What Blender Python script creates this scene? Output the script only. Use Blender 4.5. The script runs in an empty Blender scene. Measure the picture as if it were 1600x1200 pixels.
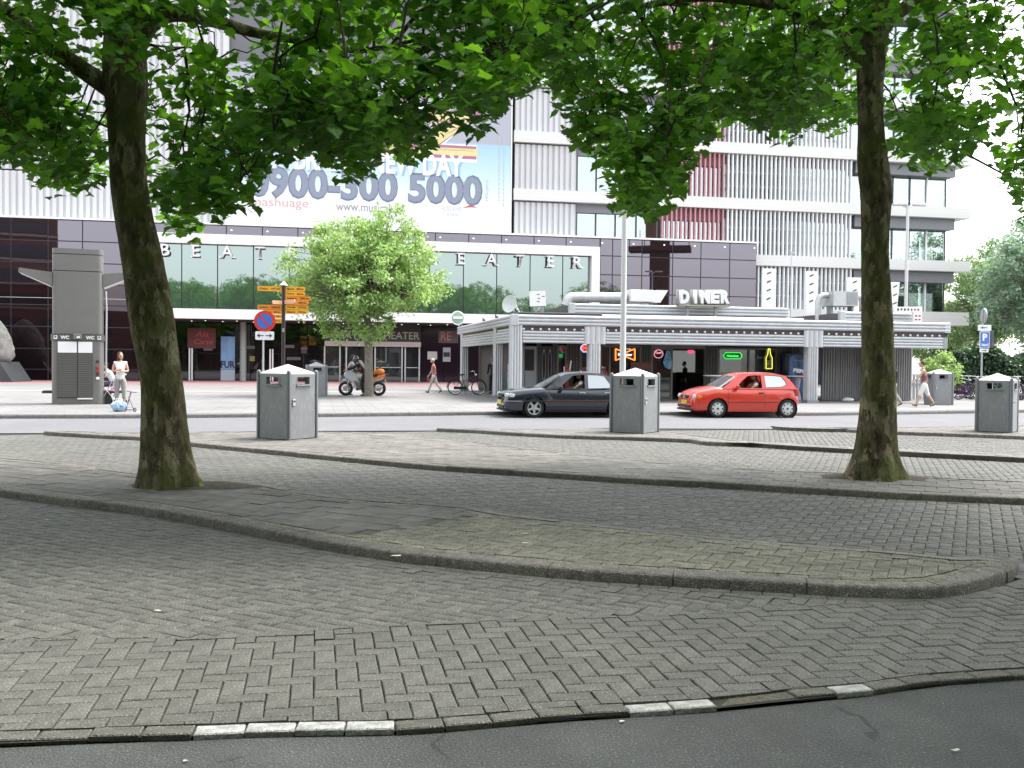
import bpy, bmesh, math, random
import numpy as np
from mathutils import Vector, Matrix, noise, Quaternion

SC = bpy.context.scene
COL = SC.collection
R = math.radians
RND = random.Random(7)

# ---------------------------------------------------------------- camera, world, sun, exposure
EYE = 1.7
PITCH = math.atan(36 / 1550)
ROLL = R(0.6)
cam_d = bpy.data.cameras.new('camera')
cam = bpy.data.objects.new('camera', cam_d)
COL.objects.link(cam)
cam_d.sensor_fit = 'HORIZONTAL'
cam_d.sensor_width = 36.0
cam_d.lens = 36.0 * 1550 / 1600
cam_d.clip_start = 0.05
cam_d.clip_end = 4000
CAMROT = Matrix.Rotation(math.pi / 2 - PITCH, 3, 'X') @ Matrix.Rotation(ROLL, 3, 'Z')
cam.matrix_world = Matrix.Translation((0, 0, EYE)) @ CAMROT.to_4x4()
SC.camera = cam

SUN_EL, SUN_AZ = R(60), R(60)        # azimuth clockwise from +Y (away from the camera)
world = bpy.data.worlds.new('World')
SC.world = world
world.use_nodes = True
wn = world.node_tree.nodes
wl = world.node_tree.links
wn.clear()
w_out = wn.new('ShaderNodeOutputWorld')
w_bg = wn.new('ShaderNodeBackground')
w_sky = wn.new('ShaderNodeTexSky')
w_sky.sky_type = 'NISHITA'
w_sky.sun_disc = False
w_sky.sun_elevation = SUN_EL
w_sky.sun_rotation = SUN_AZ
w_sky.altitude = 20
w_sky.air_density = 1.0
w_sky.dust_density = 2.0
w_sky.ozone_density = 1.0
w_hs = wn.new('ShaderNodeHueSaturation')      # hazy white overcast: the sky's own colour, mostly greyed
w_hs.inputs['Saturation'].default_value = 0.22
w_bg.inputs['Strength'].default_value = 0.15
wl.new(w_sky.outputs[0], w_hs.inputs['Color'])
wl.new(w_hs.outputs[0], w_bg.inputs[0])
wl.new(w_bg.outputs[0], w_out.inputs[0])

sun_d = bpy.data.lights.new('sun', 'SUN')
sun_d.energy = 1.3
sun_d.angle = R(22)
sun_d.color = (1.0, 0.97, 0.92)
sun = bpy.data.objects.new('sun', sun_d)
COL.objects.link(sun)
_sd = Vector((math.sin(SUN_AZ) * math.cos(SUN_EL), math.cos(SUN_AZ) * math.cos(SUN_EL), math.sin(SUN_EL)))
sun.rotation_euler = _sd.to_track_quat('Z', 'Y').to_euler()
sun.location = (0, 0, 60)

SC.view_settings.view_transform = 'Standard'
SC.view_settings.look = 'None'
SC.view_settings.exposure = 2.08
SC.view_settings.gamma = 1.0
SC.view_settings.use_curve_mapping = False
SC.cycles.max_bounces = 8
SC.cycles.transparent_max_bounces = 16
SC.cycles.diffuse_bounces = 3
SC.cycles.glossy_bounces = 4
SC.cycles.caustics_reflective = False
SC.cycles.caustics_refractive = False

# ---------------------------------------------------------------- measuring helpers
CAMP = Vector((0, 0, EYE))
def ray(px, py):
    return CAMROT @ Vector(((px - 800) / 1550, -(py - 600) / 1550, -1.0))
def G(px, py, z=0.0):                      # point of the level z seen at that place of the photograph
    d = ray(px, py); t = (z - EYE) / d.z
    return CAMP + d * t
def DD(px, py, Y):                         # point at distance Y
    d = ray(px, py); return CAMP + d * (Y / d.y)
def PX(p):
    q = CAMROT.transposed() @ (Vector(p) - CAMP)
    if q.z > -0.05: return (-9999, -9999)
    return (800 + 1550 * q.x / -q.z, 600 - 1550 * q.y / -q.z)
def LP(M, px, py, y):                      # local (x, z) on the plane local-y = y of the frame M
    Mi = M.inverted()
    o = Mi @ CAMP; d = Mi.to_3x3() @ ray(px, py)
    t = (y - o.y) / d.y
    p = o + d * t
    return p.x, p.z

# ---------------------------------------------------------------- object helpers
def tag(o, label=None, cat=None, group=None, kind=None):
    if label: o['label'] = label
    if cat: o['category'] = cat
    if group: o['group'] = group
    if kind: o['kind'] = kind
    return o
def empty(name, loc=(0, 0, 0), rz=0.0, label=None, cat=None, group=None, kind=None):
    o = bpy.data.objects.new(name, None)
    COL.objects.link(o)
    o.location = loc
    o.rotation_euler = (0, 0, rz)
    o.empty_display_size = 0.2
    return tag(o, label, cat, group, kind)
def inst(name, mesh, parent=None, M=None):
    o = bpy.data.objects.new(name, mesh)
    COL.objects.link(o)
    if parent: o.parent = parent
    if M is not None: o.matrix_local = M
    return o
def copy_tree(o, parent=None):
    c = o.copy(); COL.objects.link(c)
    if parent: c.parent = parent
    for ch in list(o.children): copy_tree(ch, c)
    return c
def TRS(loc=(0, 0, 0), rot=(0, 0, 0), sc=(1, 1, 1)):
    from mathutils import Euler
    return Matrix.LocRotScale(Vector(loc), Euler(rot), Vector(sc))

class MB:
    def __init__(s):
        s.v = []; s.f = []; s.m = []; s.cur = 0; s.M = None
    def add(s, verts, faces):
        b = len(s.v)
        if s.M is not None: verts = [tuple(s.M @ Vector(p)) for p in verts]
        s.v += [tuple(p) for p in verts]
        s.f += [tuple(i + b for i in f) for f in faces]
        s.m += [s.cur] * len(faces)
        return s
    def box(s, lo, hi):
        x0, y0, z0 = lo; x1, y1, z1 = hi
        return s.add([(x0,y0,z0),(x1,y0,z0),(x1,y1,z0),(x0,y1,z0),(x0,y0,z1),(x1,y0,z1),(x1,y1,z1),(x0,y1,z1)],
                     [(0,3,2,1),(4,5,6,7),(0,1,5,4),(1,2,6,5),(2,3,7,6),(3,0,4,7)])
    def cbox(s, c, size, rot=(0, 0, 0), ch=0.0):
        hx, hy, hz = size[0]/2, size[1]/2, size[2]/2
        Mx = TRS(c, rot)
        if ch <= 0:
            vs = [(-hx,-hy,-hz),(hx,-hy,-hz),(hx,hy,-hz),(-hx,hy,-hz),(-hx,-hy,hz),(hx,-hy,hz),(hx,hy,hz),(-hx,hy,hz)]
            fs = [(0,3,2,1),(4,5,6,7),(0,1,5,4),(1,2,6,5),(2,3,7,6),(3,0,4,7)]
        else:
            bm = bmesh.new(); bmesh.ops.create_cube(bm, size=1.0)
            bmesh.ops.scale(bm, vec=(2*hx, 2*hy, 2*hz), verts=bm.verts)
            bmesh.ops.bevel(bm, geom=list(bm.edges), offset=ch, segments=2, affect='EDGES', profile=0.5)
            bm.verts.ensure_lookup_table()
            vs = [tuple(v.co) for v in bm.verts]; fs = [tuple(v.index for v in f.verts) for f in bm.faces]
            bm.free()
        return s.add([tuple(Mx @ Vector(p)) for p in vs], fs)
    def prism(s, poly, z0, z1, M=None):    # polygon (x, y) extruded along z
        n = len(poly)
        vs = [(p[0], p[1], z0) for p in poly] + [(p[0], p[1], z1) for p in poly]
        if M is not None: vs = [tuple(M @ Vector(p)) for p in vs]
        fs = [tuple(range(n))[::-1], tuple(range(n, 2*n))] + [(i, (i+1) % n, n + (i+1) % n, n + i) for i in range(n)]
        return s.add(vs, fs)
    def tube(s, path, rad, n=8, cap=True, ell=None):
        P = [Vector(p) for p in path]
        if not hasattr(rad, '__len__'): rad = [rad] * len(P)
        vs = []; fs = []
        up = Vector((0, 0, 1))
        t0 = (P[1] - P[0]).normalized()
        if abs(t0.dot(up)) > 0.95: up = Vector((1, 0, 0))
        a = t0.cross(up).normalized()
        for i, p in enumerate(P):
            t = (P[min(i+1, len(P)-1)] - P[max(i-1, 0)])
            if t.length < 1e-9: t = t0.copy()
            t.normalize()
            a = (a - t * a.dot(t))
            if a.length < 1e-6: a = t.orthogonal()
            a.normalize()
            b = t.cross(a)
            for k in range(n):
                an = 2 * math.pi * k / n
                e = ell if ell else (1, 1)
                vs.append(tuple(p + (a * math.cos(an) * e[0] + b * math.sin(an) * e[1]) * rad[i]))
        for i in range(len(P) - 1):
            for k in range(n):
                fs.append((i*n + k, i*n + (k+1) % n, (i+1)*n + (k+1) % n, (i+1)*n + k))
        if cap:
            fs.append(tuple(range(n))[::-1]); fs.append(tuple((len(P)-1)*n + k for k in range(n)))
        return s.add(vs, fs)
    def cyl(s, a, b, r, n=12, r2=None):
        return s.tube([a, b], [r, r if r2 is None else r2], n)
    def lathe(s, prof, n=16, M=None, cap=True):    # (r, z) profile about z
        vs = []; fs = []
        for r, z in prof:
            for k in range(n):
                a = 2 * math.pi * k / n
                vs.append((r * math.cos(a), r * math.sin(a), z))
        for i in range(len(prof) - 1):
            for k in range(n):
                fs.append((i*n + k, i*n + (k+1) % n, (i+1)*n + (k+1) % n, (i+1)*n + k))
        if cap:
            if prof[0][0] > 1e-6: fs.append(tuple(range(n))[::-1])
            if prof[-1][0] > 1e-6: fs.append(tuple((len(prof)-1)*n + k for k in range(n)))
        if M is not None: vs = [tuple(M @ Vector(p)) for p in vs]
        return s.add(vs, fs)
    def ball(s, c, r, n=10, m=7):
        rr = r if hasattr(r, '__len__') else (r, r, r)
        vs = []; fs = []
        for i in range(m + 1):
            th = math.pi * i / m
            for k in range(n):
                a = 2 * math.pi * k / n
                vs.append((c[0] + rr[0]*math.sin(th)*math.cos(a), c[1] + rr[1]*math.sin(th)*math.sin(a), c[2] + rr[2]*math.cos(th)))
        for i in range(m):
            for k in range(n):
                fs.append((i*n + k, (i+1)*n + k, (i+1)*n + (k+1) % n, i*n + (k+1) % n))
        return s.add(vs, fs)
    def torus(s, c, R_, r, axis='Y', n=28, m=8):
        vs = []; fs = []
        for i in range(n):
            A = 2 * math.pi * i / n
            for k in range(m):
                B = 2 * math.pi * k / m
                x = (R_ + r * math.cos(B)) * math.cos(A); y = (R_ + r * math.cos(B)) * math.sin(A); z = r * math.sin(B)
                p = (x, z, y) if axis == 'Y' else ((z, x, y) if axis == 'X' else (x, y, z))
                vs.append((c[0]+p[0], c[1]+p[1], c[2]+p[2]))
        for i in range(n):
            for k in range(m):
                fs.append((i*m + k, ((i+1) % n)*m + k, ((i+1) % n)*m + (k+1) % m, i*m + (k+1) % m))
        return s.add(vs, fs)
    def mesh(s, name, mats, smooth=False, tint=None):
        me = bpy.data.meshes.new(name)
        me.from_pydata(s.v, [], s.f)
        if not isinstance(mats, (list, tuple)): mats = [mats]
        for m in mats: me.materials.append(m)
        if len(mats) > 1: me.polygons.foreach_set('material_index', s.m)
        bm = bmesh.new(); bm.from_mesh(me)
        bmesh.ops.remove_doubles(bm, verts=bm.verts, dist=1e-6)
        bmesh.ops.recalc_face_normals(bm, faces=bm.faces)
        bm.to_mesh(me); bm.free()
        if smooth:
            me.polygons.foreach_set('use_smooth', [True] * len(me.polygons))
            try: me.set_sharp_from_angle(angle=R(smooth if smooth is not True else 40))
            except Exception: pass
        me.update()
        return me
    def build(s, name, mats, parent=None, smooth=False, M=None):
        return inst(name, s.mesh(name, mats, smooth), parent, M)

def np_mesh(name, V, F, mats, tint=None, smooth=False):
    """V (n,3) float array, F (m,k) int array of equal-sided faces."""
    me = bpy.data.meshes.new(name)
    V = np.asarray(V, dtype=np.float32); F = np.asarray(F, dtype=np.int32)
    m, k = F.shape
    me.vertices.add(len(V)); me.vertices.foreach_set('co', V.ravel())
    me.loops.add(m * k); me.loops.foreach_set('vertex_index', F.ravel())
    me.polygons.add(m); me.polygons.foreach_set('loop_start', np.arange(0, m * k, k, dtype=np.int32))
    if not isinstance(mats, (list, tuple)): mats = [mats]
    for x in mats: me.materials.append(x)
    if tint is not None:
        at = me.attributes.new('tint', 'FLOAT', 'FACE')
        at.data.foreach_set('value', np.asarray(tint, dtype=np.float32))
    if smooth: me.polygons.foreach_set('use_smooth', np.ones(m, dtype=bool))
    me.update(calc_edges=True)
    me.validate()
    return me

def text_mesh(name, s, size, mat, depth=0.0, bold=0.0, align='CENTER', spacing=1.0, shear=0.0):
    cu = bpy.data.curves.new(name, 'FONT')
    cu.body = s; cu.size = size; cu.extrude = depth; cu.offset = bold
    cu.align_x = align; cu.align_y = 'CENTER'; cu.space_character = spacing; cu.shear = shear
    cu.resolution_u = 3
    ob = bpy.data.objects.new('lettering_source', cu)
    COL.objects.link(ob)
    dg = bpy.context.evaluated_depsgraph_get()
    me = bpy.data.meshes.new_from_object(ob.evaluated_get(dg))
    bpy.data.objects.remove(ob); bpy.data.curves.remove(cu)
    me.name = name
    me.materials.clear(); me.materials.append(mat)
    return me
UPRIGHT = Matrix.Rotation(math.pi / 2, 4, 'X')     # text lying in xy -> standing, facing -y
def text(name, s, size, mat, parent, loc, width=None, rz=0.0, depth=0.0, bold=0.0, align='CENTER', spacing=1.0, tilt=0.0, height=None, shear=0.0):
    me = text_mesh(name, s, size, mat, depth, bold, align, spacing, shear)
    M = Matrix.Translation(loc) @ Matrix.Rotation(rz, 4, 'Z') @ UPRIGHT @ Matrix.Rotation(tilt, 4, 'Z')
    if width or height:
        xs = [v.co.x for v in me.vertices]; ys = [v.co.y for v in me.vertices]
        if xs:
            kx = width / max(1e-6, max(xs) - min(xs)) if width else 1
            ky = height / max(1e-6, max(ys) - min(ys)) if height else kx
            if not width: kx = ky
            cx = (max(xs)+min(xs))/2 if align == 'CENTER' else min(xs)
            cy = (max(ys)+min(ys))/2
            for v in me.vertices: v.co.x = (v.co.x - cx) * kx; v.co.y = (v.co.y - cy) * ky
    return inst(name, me, parent, M)

# ---------------------------------------------------------------- materials
MATS = {}
def mat(name, col, rough=0.6, metal=0.0, var=0.0, scale=6.0, bump=0.0, bscale=40.0, col2=None, spec=0.5, coat=0.0, stretch=None, tint=0.0, emit=None, estr=0.0, speck=0.0, sscale=120, patch=0.0, pscale=.5, crack=0.0, grid=None):
    if name in MATS: return MATS[name]
    m = bpy.data.materials.new(name); m.use_nodes = True
    nt = m.node_tree; N = nt.nodes; L = nt.links
    b = N['Principled BSDF']
    b.inputs['Roughness'].default_value = rough
    b.inputs['Metallic'].default_value = metal
    b.inputs['Specular IOR Level'].default_value = spec
    b.inputs['Coat Weight'].default_value = coat
    b.inputs['Coat Roughness'].default_value = 0.04
    c4 = (*col, 1)
    b.inputs['Base Color'].default_value = c4
    src = None
    co = None
    if var > 0 or bump > 0 or col2 or speck:
        tc = N.new('ShaderNodeTexCoord'); co = tc.outputs['Object']
        if stretch:
            mp = N.new('ShaderNodeMapping'); mp.inputs['Scale'].default_value = stretch
            L.new(co, mp.inputs[0]); co = mp.outputs[0]
    if var > 0 or col2:
        no = N.new('ShaderNodeTexNoise'); no.inputs['Scale'].default_value = scale; no.inputs['Detail'].default_value = 6; no.inputs['Roughness'].default_value = 0.65
        L.new(co, no.inputs['Vector'])
        cr = N.new('ShaderNodeValToRGB')
        d = var
        if col2:
            cr.color_ramp.elements[0].position = 0.38; cr.color_ramp.elements[1].position = 0.62
            cr.color_ramp.elements[0].color = c4; cr.color_ramp.elements[1].color = (*col2, 1)
        else:
            cr.color_ramp.elements[0].position = 0.3; cr.color_ramp.elements[1].position = 0.7
            cr.color_ramp.elements[0].color = (*[max(0, c * (1 - d)) for c in col], 1); cr.color_ramp.elements[1].color = (*[min(1, c * (1 + d)) for c in col], 1)
        L.new(no.outputs['Fac'], cr.inputs[0]); src = cr.outputs[0]
    if tint > 0:
        at = N.new('ShaderNodeAttribute'); at.attribute_name = 'tint'
        oi = N.new('ShaderNodeObjectInfo')
        ad = N.new('ShaderNodeMath'); ad.operation = 'ADD'; L.new(at.outputs['Fac'], ad.inputs[0]); L.new(oi.outputs['Random'], ad.inputs[1])
        fr = N.new('ShaderNodeMath'); fr.operation = 'FRACT'; L.new(ad.outputs[0], fr.inputs[0])
        mr = N.new('ShaderNodeMapRange'); mr.inputs['To Min'].default_value = 1 - tint; mr.inputs['To Max'].default_value = 1 + tint
        L.new(fr.outputs[0], mr.inputs[0])
        mx = N.new('ShaderNodeMix'); mx.data_type = 'RGBA'; mx.blend_type = 'MULTIPLY'; mx.inputs[0].default_value = 1.0
        if src: L.new(src, mx.inputs[6])
        else: mx.inputs[6].default_value = c4
        L.new(mr.outputs[0], mx.inputs[7]); src = mx.outputs[2]
    if patch > 0:                                   # broad worn and dirty areas, in place on the ground
        ge = N.new('ShaderNodeNewGeometry'); n4 = N.new('ShaderNodeTexNoise'); n4.inputs['Scale'].default_value = pscale; n4.inputs['Detail'].default_value = 7; n4.inputs['Roughness'].default_value = .62; L.new(ge.outputs['Position'], n4.inputs['Vector'])
        r4 = N.new('ShaderNodeValToRGB'); r4.color_ramp.elements[0].position = .32; r4.color_ramp.elements[0].color = (1 - patch, 1 - patch, 1 - patch*.9, 1); r4.color_ramp.elements[1].position = .68; r4.color_ramp.elements[1].color = (1 + patch, 1 + patch*.97, 1 + patch*.85, 1)
        L.new(n4.outputs['Fac'], r4.inputs[0]); m4 = N.new('ShaderNodeMix'); m4.data_type = 'RGBA'; m4.blend_type = 'MULTIPLY'; m4.inputs[0].default_value = 1.0
        if src: L.new(src, m4.inputs[6])
        else: m4.inputs[6].default_value = c4
        L.new(r4.outputs[0], m4.inputs[7]); src = m4.outputs[2]
    if grid:                                        # joints between slabs, in place on the ground
        ge = N.new('ShaderNodeNewGeometry'); mg = N.new('ShaderNodeMapping'); mg.inputs['Rotation'].default_value = (0, 0, R(-11)); L.new(ge.outputs['Position'], mg.inputs[0])
        bt = N.new('ShaderNodeTexBrick'); L.new(mg.outputs[0], bt.inputs['Vector']); bt.inputs['Scale'].default_value = 1.0; bt.inputs['Brick Width'].default_value = grid[0]; bt.inputs['Row Height'].default_value = grid[1]; bt.inputs['Mortar Size'].default_value = .016
        bt.inputs['Color1'].default_value = (.93, .93, .93, 1); bt.inputs['Color2'].default_value = (1.07, 1.06, 1.05, 1); bt.inputs['Mortar'].default_value = (.62, .61, .59, 1)
        m6 = N.new('ShaderNodeMix'); m6.data_type = 'RGBA'; m6.blend_type = 'MULTIPLY'; m6.inputs[0].default_value = 1.0
        if src: L.new(src, m6.inputs[6])
        else: m6.inputs[6].default_value = c4
        L.new(bt.outputs['Color'], m6.inputs[7]); src = m6.outputs[2]
    if crack > 0:
        ge = N.new('ShaderNodeNewGeometry'); n5 = N.new('ShaderNodeTexNoise'); n5.inputs['Scale'].default_value = 1.5; n5.inputs['Detail'].default_value = 5; L.new(ge.outputs['Position'], n5.inputs['Vector'])
        mv = N.new('ShaderNodeMix'); mv.data_type = 'RGBA'; mv.inputs[0].default_value = .35; L.new(ge.outputs['Position'], mv.inputs[6]); L.new(n5.outputs['Color'], mv.inputs[7])
        v5 = N.new('ShaderNodeTexVoronoi'); v5.feature = 'DISTANCE_TO_EDGE'; v5.inputs['Scale'].default_value = .9; L.new(mv.outputs[2], v5.inputs['Vector'])
        c5 = N.new('ShaderNodeMapRange'); c5.inputs['From Min'].default_value = .004; c5.inputs['From Max'].default_value = .009; c5.inputs['To Min'].default_value = 1; c5.inputs['To Max'].default_value = 0; L.new(v5.outputs['Distance'], c5.inputs[0])
        g5 = N.new('ShaderNodeMapRange'); g5.inputs['From Min'].default_value = .5; g5.inputs['From Max'].default_value = .58; L.new(n5.outputs['Fac'], g5.inputs[0])
        p5 = N.new('ShaderNodeMath'); p5.operation = 'MULTIPLY'; L.new(c5.outputs[0], p5.inputs[0]); L.new(g5.outputs[0], p5.inputs[1])
        q5 = N.new('ShaderNodeMath'); q5.operation = 'MULTIPLY'; q5.inputs[1].default_value = crack; L.new(p5.outputs[0], q5.inputs[0])
        m5 = N.new('ShaderNodeMix'); m5.data_type = 'RGBA'; L.new(q5.outputs[0], m5.inputs[0])
        if src: L.new(src, m5.inputs[6])
        else: m5.inputs[6].default_value = c4
        m5.inputs[7].default_value = (.012, .012, .011, 1); src = m5.outputs[2]
    if speck > 0:                                   # pale and dark grains of aggregate
        n3 = N.new('ShaderNodeTexNoise'); n3.inputs['Scale'].default_value = sscale; n3.inputs['Detail'].default_value = 3; L.new(co, n3.inputs['Vector'])
        r3 = N.new('ShaderNodeValToRGB'); e3 = r3.color_ramp.elements
        e3[0].position = .30; e3[0].color = (1 - speck*.8,) * 3 + (1,); e3[1].position = .74; e3[1].color = (1 + speck*3.2,) * 3 + (1,)
        k3 = e3.new(.44); k3.color = (.92, .92, .92, 1); k3 = e3.new(.60); k3.color = (1, 1, 1, 1)
        L.new(n3.outputs['Fac'], r3.inputs[0])
        m3 = N.new('ShaderNodeMix'); m3.data_type = 'RGBA'; m3.blend_type = 'MULTIPLY'; m3.inputs[0].default_value = 1.0
        if src: L.new(src, m3.inputs[6])
        else: m3.inputs[6].default_value = c4
        L.new(r3.outputs[0], m3.inputs[7]); src = m3.outputs[2]
    if src: L.new(src, b.inputs['Base Color'])
    if bump > 0:
        n2 = N.new('ShaderNodeTexNoise'); n2.inputs['Scale'].default_value = bscale; n2.inputs['Detail'].default_value = 4
        L.new(co, n2.inputs['Vector'])
        bp = N.new('ShaderNodeBump'); bp.inputs['Strength'].default_value = bump; bp.inputs['Distance'].default_value = 0.02
        L.new(n2.outputs['Fac'], bp.inputs['Height']); L.new(bp.outputs[0], b.inputs['Normal'])
    if emit:
        b.inputs['Emission Color'].default_value = (*emit, 1); b.inputs['Emission Strength'].default_value = estr
    MATS[name] = m
    return m
def mirror_glass(name, tint, base, fac, rough=0.015, wob=0.0):
    m = bpy.data.materials.new(name); m.use_nodes = True
    nt = m.node_tree; N = nt.nodes; L = nt.links
    N.remove(N['Principled BSDF'])
    out = N['Material Output']
    gl = N.new('ShaderNodeBsdfGlossy'); gl.inputs['Color'].default_value = (*tint, 1); gl.inputs['Roughness'].default_value = rough
    df = N.new('ShaderNodeBsdfDiffuse'); df.inputs['Color'].default_value = (*base, 1)
    mx = N.new('ShaderNodeMixShader'); mx.inputs[0].default_value = fac
    L.new(df.outputs[0], mx.inputs[1]); L.new(gl.outputs[0], mx.inputs[2]); L.new(mx.outputs[0], out.inputs[0])
    if wob > 0:
        tc = N.new('ShaderNodeTexCoord'); no = N.new('ShaderNodeTexNoise'); no.inputs['Scale'].default_value = 0.55; no.inputs['Detail'].default_value = 1
        L.new(tc.outputs['Generated'], no.inputs['Vector'])
        oi = N.new('ShaderNodeObjectInfo')
        no.noise_dimensions = '4D'
        ml = N.new('ShaderNodeMath'); ml.operation = 'MULTIPLY'; ml.inputs[1].default_value = 40; L.new(oi.outputs['Random'], ml.inputs[0]); L.new(ml.outputs[0], no.inputs['W'])
        bp = N.new('ShaderNodeBump'); bp.inputs['Strength'].default_value = wob; bp.inputs['Distance'].default_value = 0.05
        L.new(no.outputs['Fac'], bp.inputs['Height']); L.new(bp.outputs[0], gl.inputs['Normal'])
    return m
def clear_glass(name, tint, fac):
    m = bpy.data.materials.new(name); m.use_nodes = True
    nt = m.node_tree; N = nt.nodes; L = nt.links
    N.remove(N['Principled BSDF'])
    gl = N.new('ShaderNodeBsdfGlossy'); gl.inputs['Roughness'].default_value = 0.01; gl.inputs['Color'].default_value = (.9, .95, .95, 1)
    tr = N.new('ShaderNodeBsdfTransparent'); tr.inputs['Color'].default_value = (*tint, 1)
    fz = N.new('ShaderNodeFresnel'); fz.inputs['IOR'].default_value = 1.5
    ad = N.new('ShaderNodeMath'); ad.operation = 'ADD'; ad.use_clamp = True; ad.inputs[1].default_value = fac
    L.new(fz.outputs[0], ad.inputs[0])
    mx = N.new('ShaderNodeMixShader'); L.new(ad.outputs[0], mx.inputs[0])
    L.new(tr.outputs[0], mx.inputs[1]); L.new(gl.outputs[0], mx.inputs[2]); L.new(mx.outputs[0], N['Material Output'].inputs[0])
    return m

# ================================================================ THE GROUND
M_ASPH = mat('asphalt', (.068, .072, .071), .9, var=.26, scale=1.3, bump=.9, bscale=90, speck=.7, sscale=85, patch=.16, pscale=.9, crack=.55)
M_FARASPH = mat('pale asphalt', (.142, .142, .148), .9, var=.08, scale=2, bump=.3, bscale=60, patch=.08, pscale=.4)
M_PAVER = mat('grey concrete paver', (.120, .118, .104), .72, var=.26, scale=9, bump=.8, bscale=120, tint=.14, speck=.9, sscale=80, patch=.13)
M_EDGE = mat('edge paver', (.125, .121, .105), .92, var=.3, scale=14, bump=.8, bscale=120, tint=.12, speck=.9, sscale=80)
M_MOSSP = mat('mossy paver', (.205, .198, .158), .95, var=.32, scale=5, bump=.9, bscale=110, tint=.14, speck=.9, sscale=80, patch=.2, pscale=1.1)
M_TILE = mat('worn paving tile', (.152, .144, .130), .85, var=.24, scale=4, bump=.5, bscale=90, tint=.14, speck=.4, patch=.22, pscale=.8)
M_KERB = mat('kerb concrete', (.19, .175, .16), .95, var=.35, scale=16, bump=1.0, bscale=90, tint=.10, speck=.7, sscale=90, patch=.2)
M_WHITE = mat('worn white road paint', (.24, .24, .23), .85, scale=16, bump=.6, bscale=90, col2=(.44, .44, .43), speck=.3)
M_JOINT = mat('joint dirt', (.026, .027, .021), .98, var=.3, scale=12)
M_BED = mat('sand and dirt between tiles', (.088, .085, .068), .98, var=.35, scale=9, speck=.5, sscale=80)
M_SOIL = mat('tree pit soil', (.075, .062, .045), 1, var=.45, scale=14, bump=1.0, bscale=50)
M_PLAZA = mat('pale plaza paving', (.205, .20, .197), .9, var=.07, scale=.7, bump=.2, bscale=20, patch=.10, pscale=.35, grid=(.9, .45))
M_REDPAV = mat('pinkish paving', (.30, .175, .17), .9, var=.08, scale=.8)
M_EARTH = mat('ground', (.16, .15, .12), .95, var=.2, scale=.2)

def inpoly(P, poly):
    P = np.asarray(P, float); poly = np.asarray(poly, float)
    x, y = P[:, 0], P[:, 1]; c = np.zeros(len(P), bool)
    n = len(poly)
    for i in range(n):
        x1, y1 = poly[i]; x2, y2 = poly[(i + 1) % n]
        if y1 == y2: continue
        m = ((y1 > y) != (y2 > y)) & (x < (x2 - x1) * (y - y1) / (y2 - y1) + x1)
        c ^= m
    return c
def resample(P, step, closed=False):
    P = [np.array(p[:2], float) for p in P]
    n = len(P); out = []
    idx = range(n) if closed else range(n - 1)
    for i in idx:                                    # Catmull-Rom
        p1, p2 = P[i], P[(i + 1) % n]
        p0 = P[(i - 1) % n] if (closed or i > 0) else p1 - (p2 - p1)
        p3 = P[(i + 2) % n] if (closed or i < n - 2) else p2 + (p2 - p1)
        L = np.linalg.norm(p2 - p1); k = max(1, int(L / step))
        # centripetal-ish tangents limited by the local chord
        t1 = (p2 - p0) * min(1.0, L / max(1e-6, np.linalg.norm(p2 - p0))) ; t2 = (p3 - p1) * min(1.0, L / max(1e-6, np.linalg.norm(p3 - p1)))
        for j in range(k):
            t = j / k; h00 = 2*t**3 - 3*t**2 + 1; h10 = t**3 - 2*t**2 + t; h01 = -2*t**3 + 3*t**2; h11 = t**3 - t**2
            out.append(h00*p1 + h10*t1 + h01*p2 + h11*t2)
    if not closed: out.append(P[-1])
    # even out
    out = np.array(out + ([out[0]] if closed else []))
    d = np.r_[0, np.cumsum(np.linalg.norm(np.diff(out, axis=0), axis=1))]
    m = max(2, int(round(d[-1] / step)))
    s = np.linspace(0, d[-1], m + 1)
    Q = np.c_[np.interp(s, d, out[:, 0]), np.interp(s, d, out[:, 1])]
    return Q[:-1] if closed else Q
def normals(Q, closed=False):
    if closed: T = np.roll(Q, -1, 0) - np.roll(Q, 1, 0)
    else: T = np.gradient(Q, axis=0)
    T /= np.maximum(1e-9, np.linalg.norm(T, axis=1))[:, None]
    return np.c_[-T[:, 1], T[:, 0]]                  # left of travel
def gl(pts, z=0.0): return [tuple(G(x, y, z))[:2] for x, y in pts]
def sheet(name, poly, z, m, kind='structure'):
    me = bpy.data.meshes.new(name)
    bm = bmesh.new(); f = bm.faces.new([bm.verts.new((p[0], p[1], z)) for p in poly])
    if f.normal.z < 0: f.normal_flip()
    bmesh.ops.triangulate(bm, faces=bm.faces[:]); bmesh.ops.recalc_face_normals(bm, faces=bm.faces)
    for f in bm.faces:
        f.normal_update()
        if f.normal.z < 0: f.normal_flip()
    bm.to_mesh(me); bm.free(); me.materials.append(m)
    return tag(inst(name, me), kind=kind)

# ---- lines measured on the ground
EDGE_PX = [(-120,1161),(0,1155),(150,1150),(320,1145),(400,1141),(640,1137),(800,1124),(930,1113),(1000,1110),(1140,1100),(1260,1086),(1340,1080),(1470,1062),(1600,1053),(1740,1042)]
edge = resample(gl(EDGE_PX), .12)
AB_PX = [(-160,1010),(0,1000),(200,997),(400,995),(480,986),(620,977),(800,968),(950,962),(1080,960),(1180,952),(1300,945),(1400,935)]
ab = resample(gl(AB_PX), .15)
K1 = gl([(-160,758),(0,776),(100,790),(200,801),(300,818),(400,838),(500,858),(600,875),(700,887),(800,897),(900,906),(1000,913),(1100,919),(1200,925),(1300,931),(1400,935),(1480,933.5)])
K1far = gl([(1500,868),(1400,858),(1200,842),(1000,823),(900,812),(800,801),(720,788),(560,776),(470,765),(410,754),(320,748),(220,737),(110,722),(20,714),(-160,700)], .1)
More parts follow.
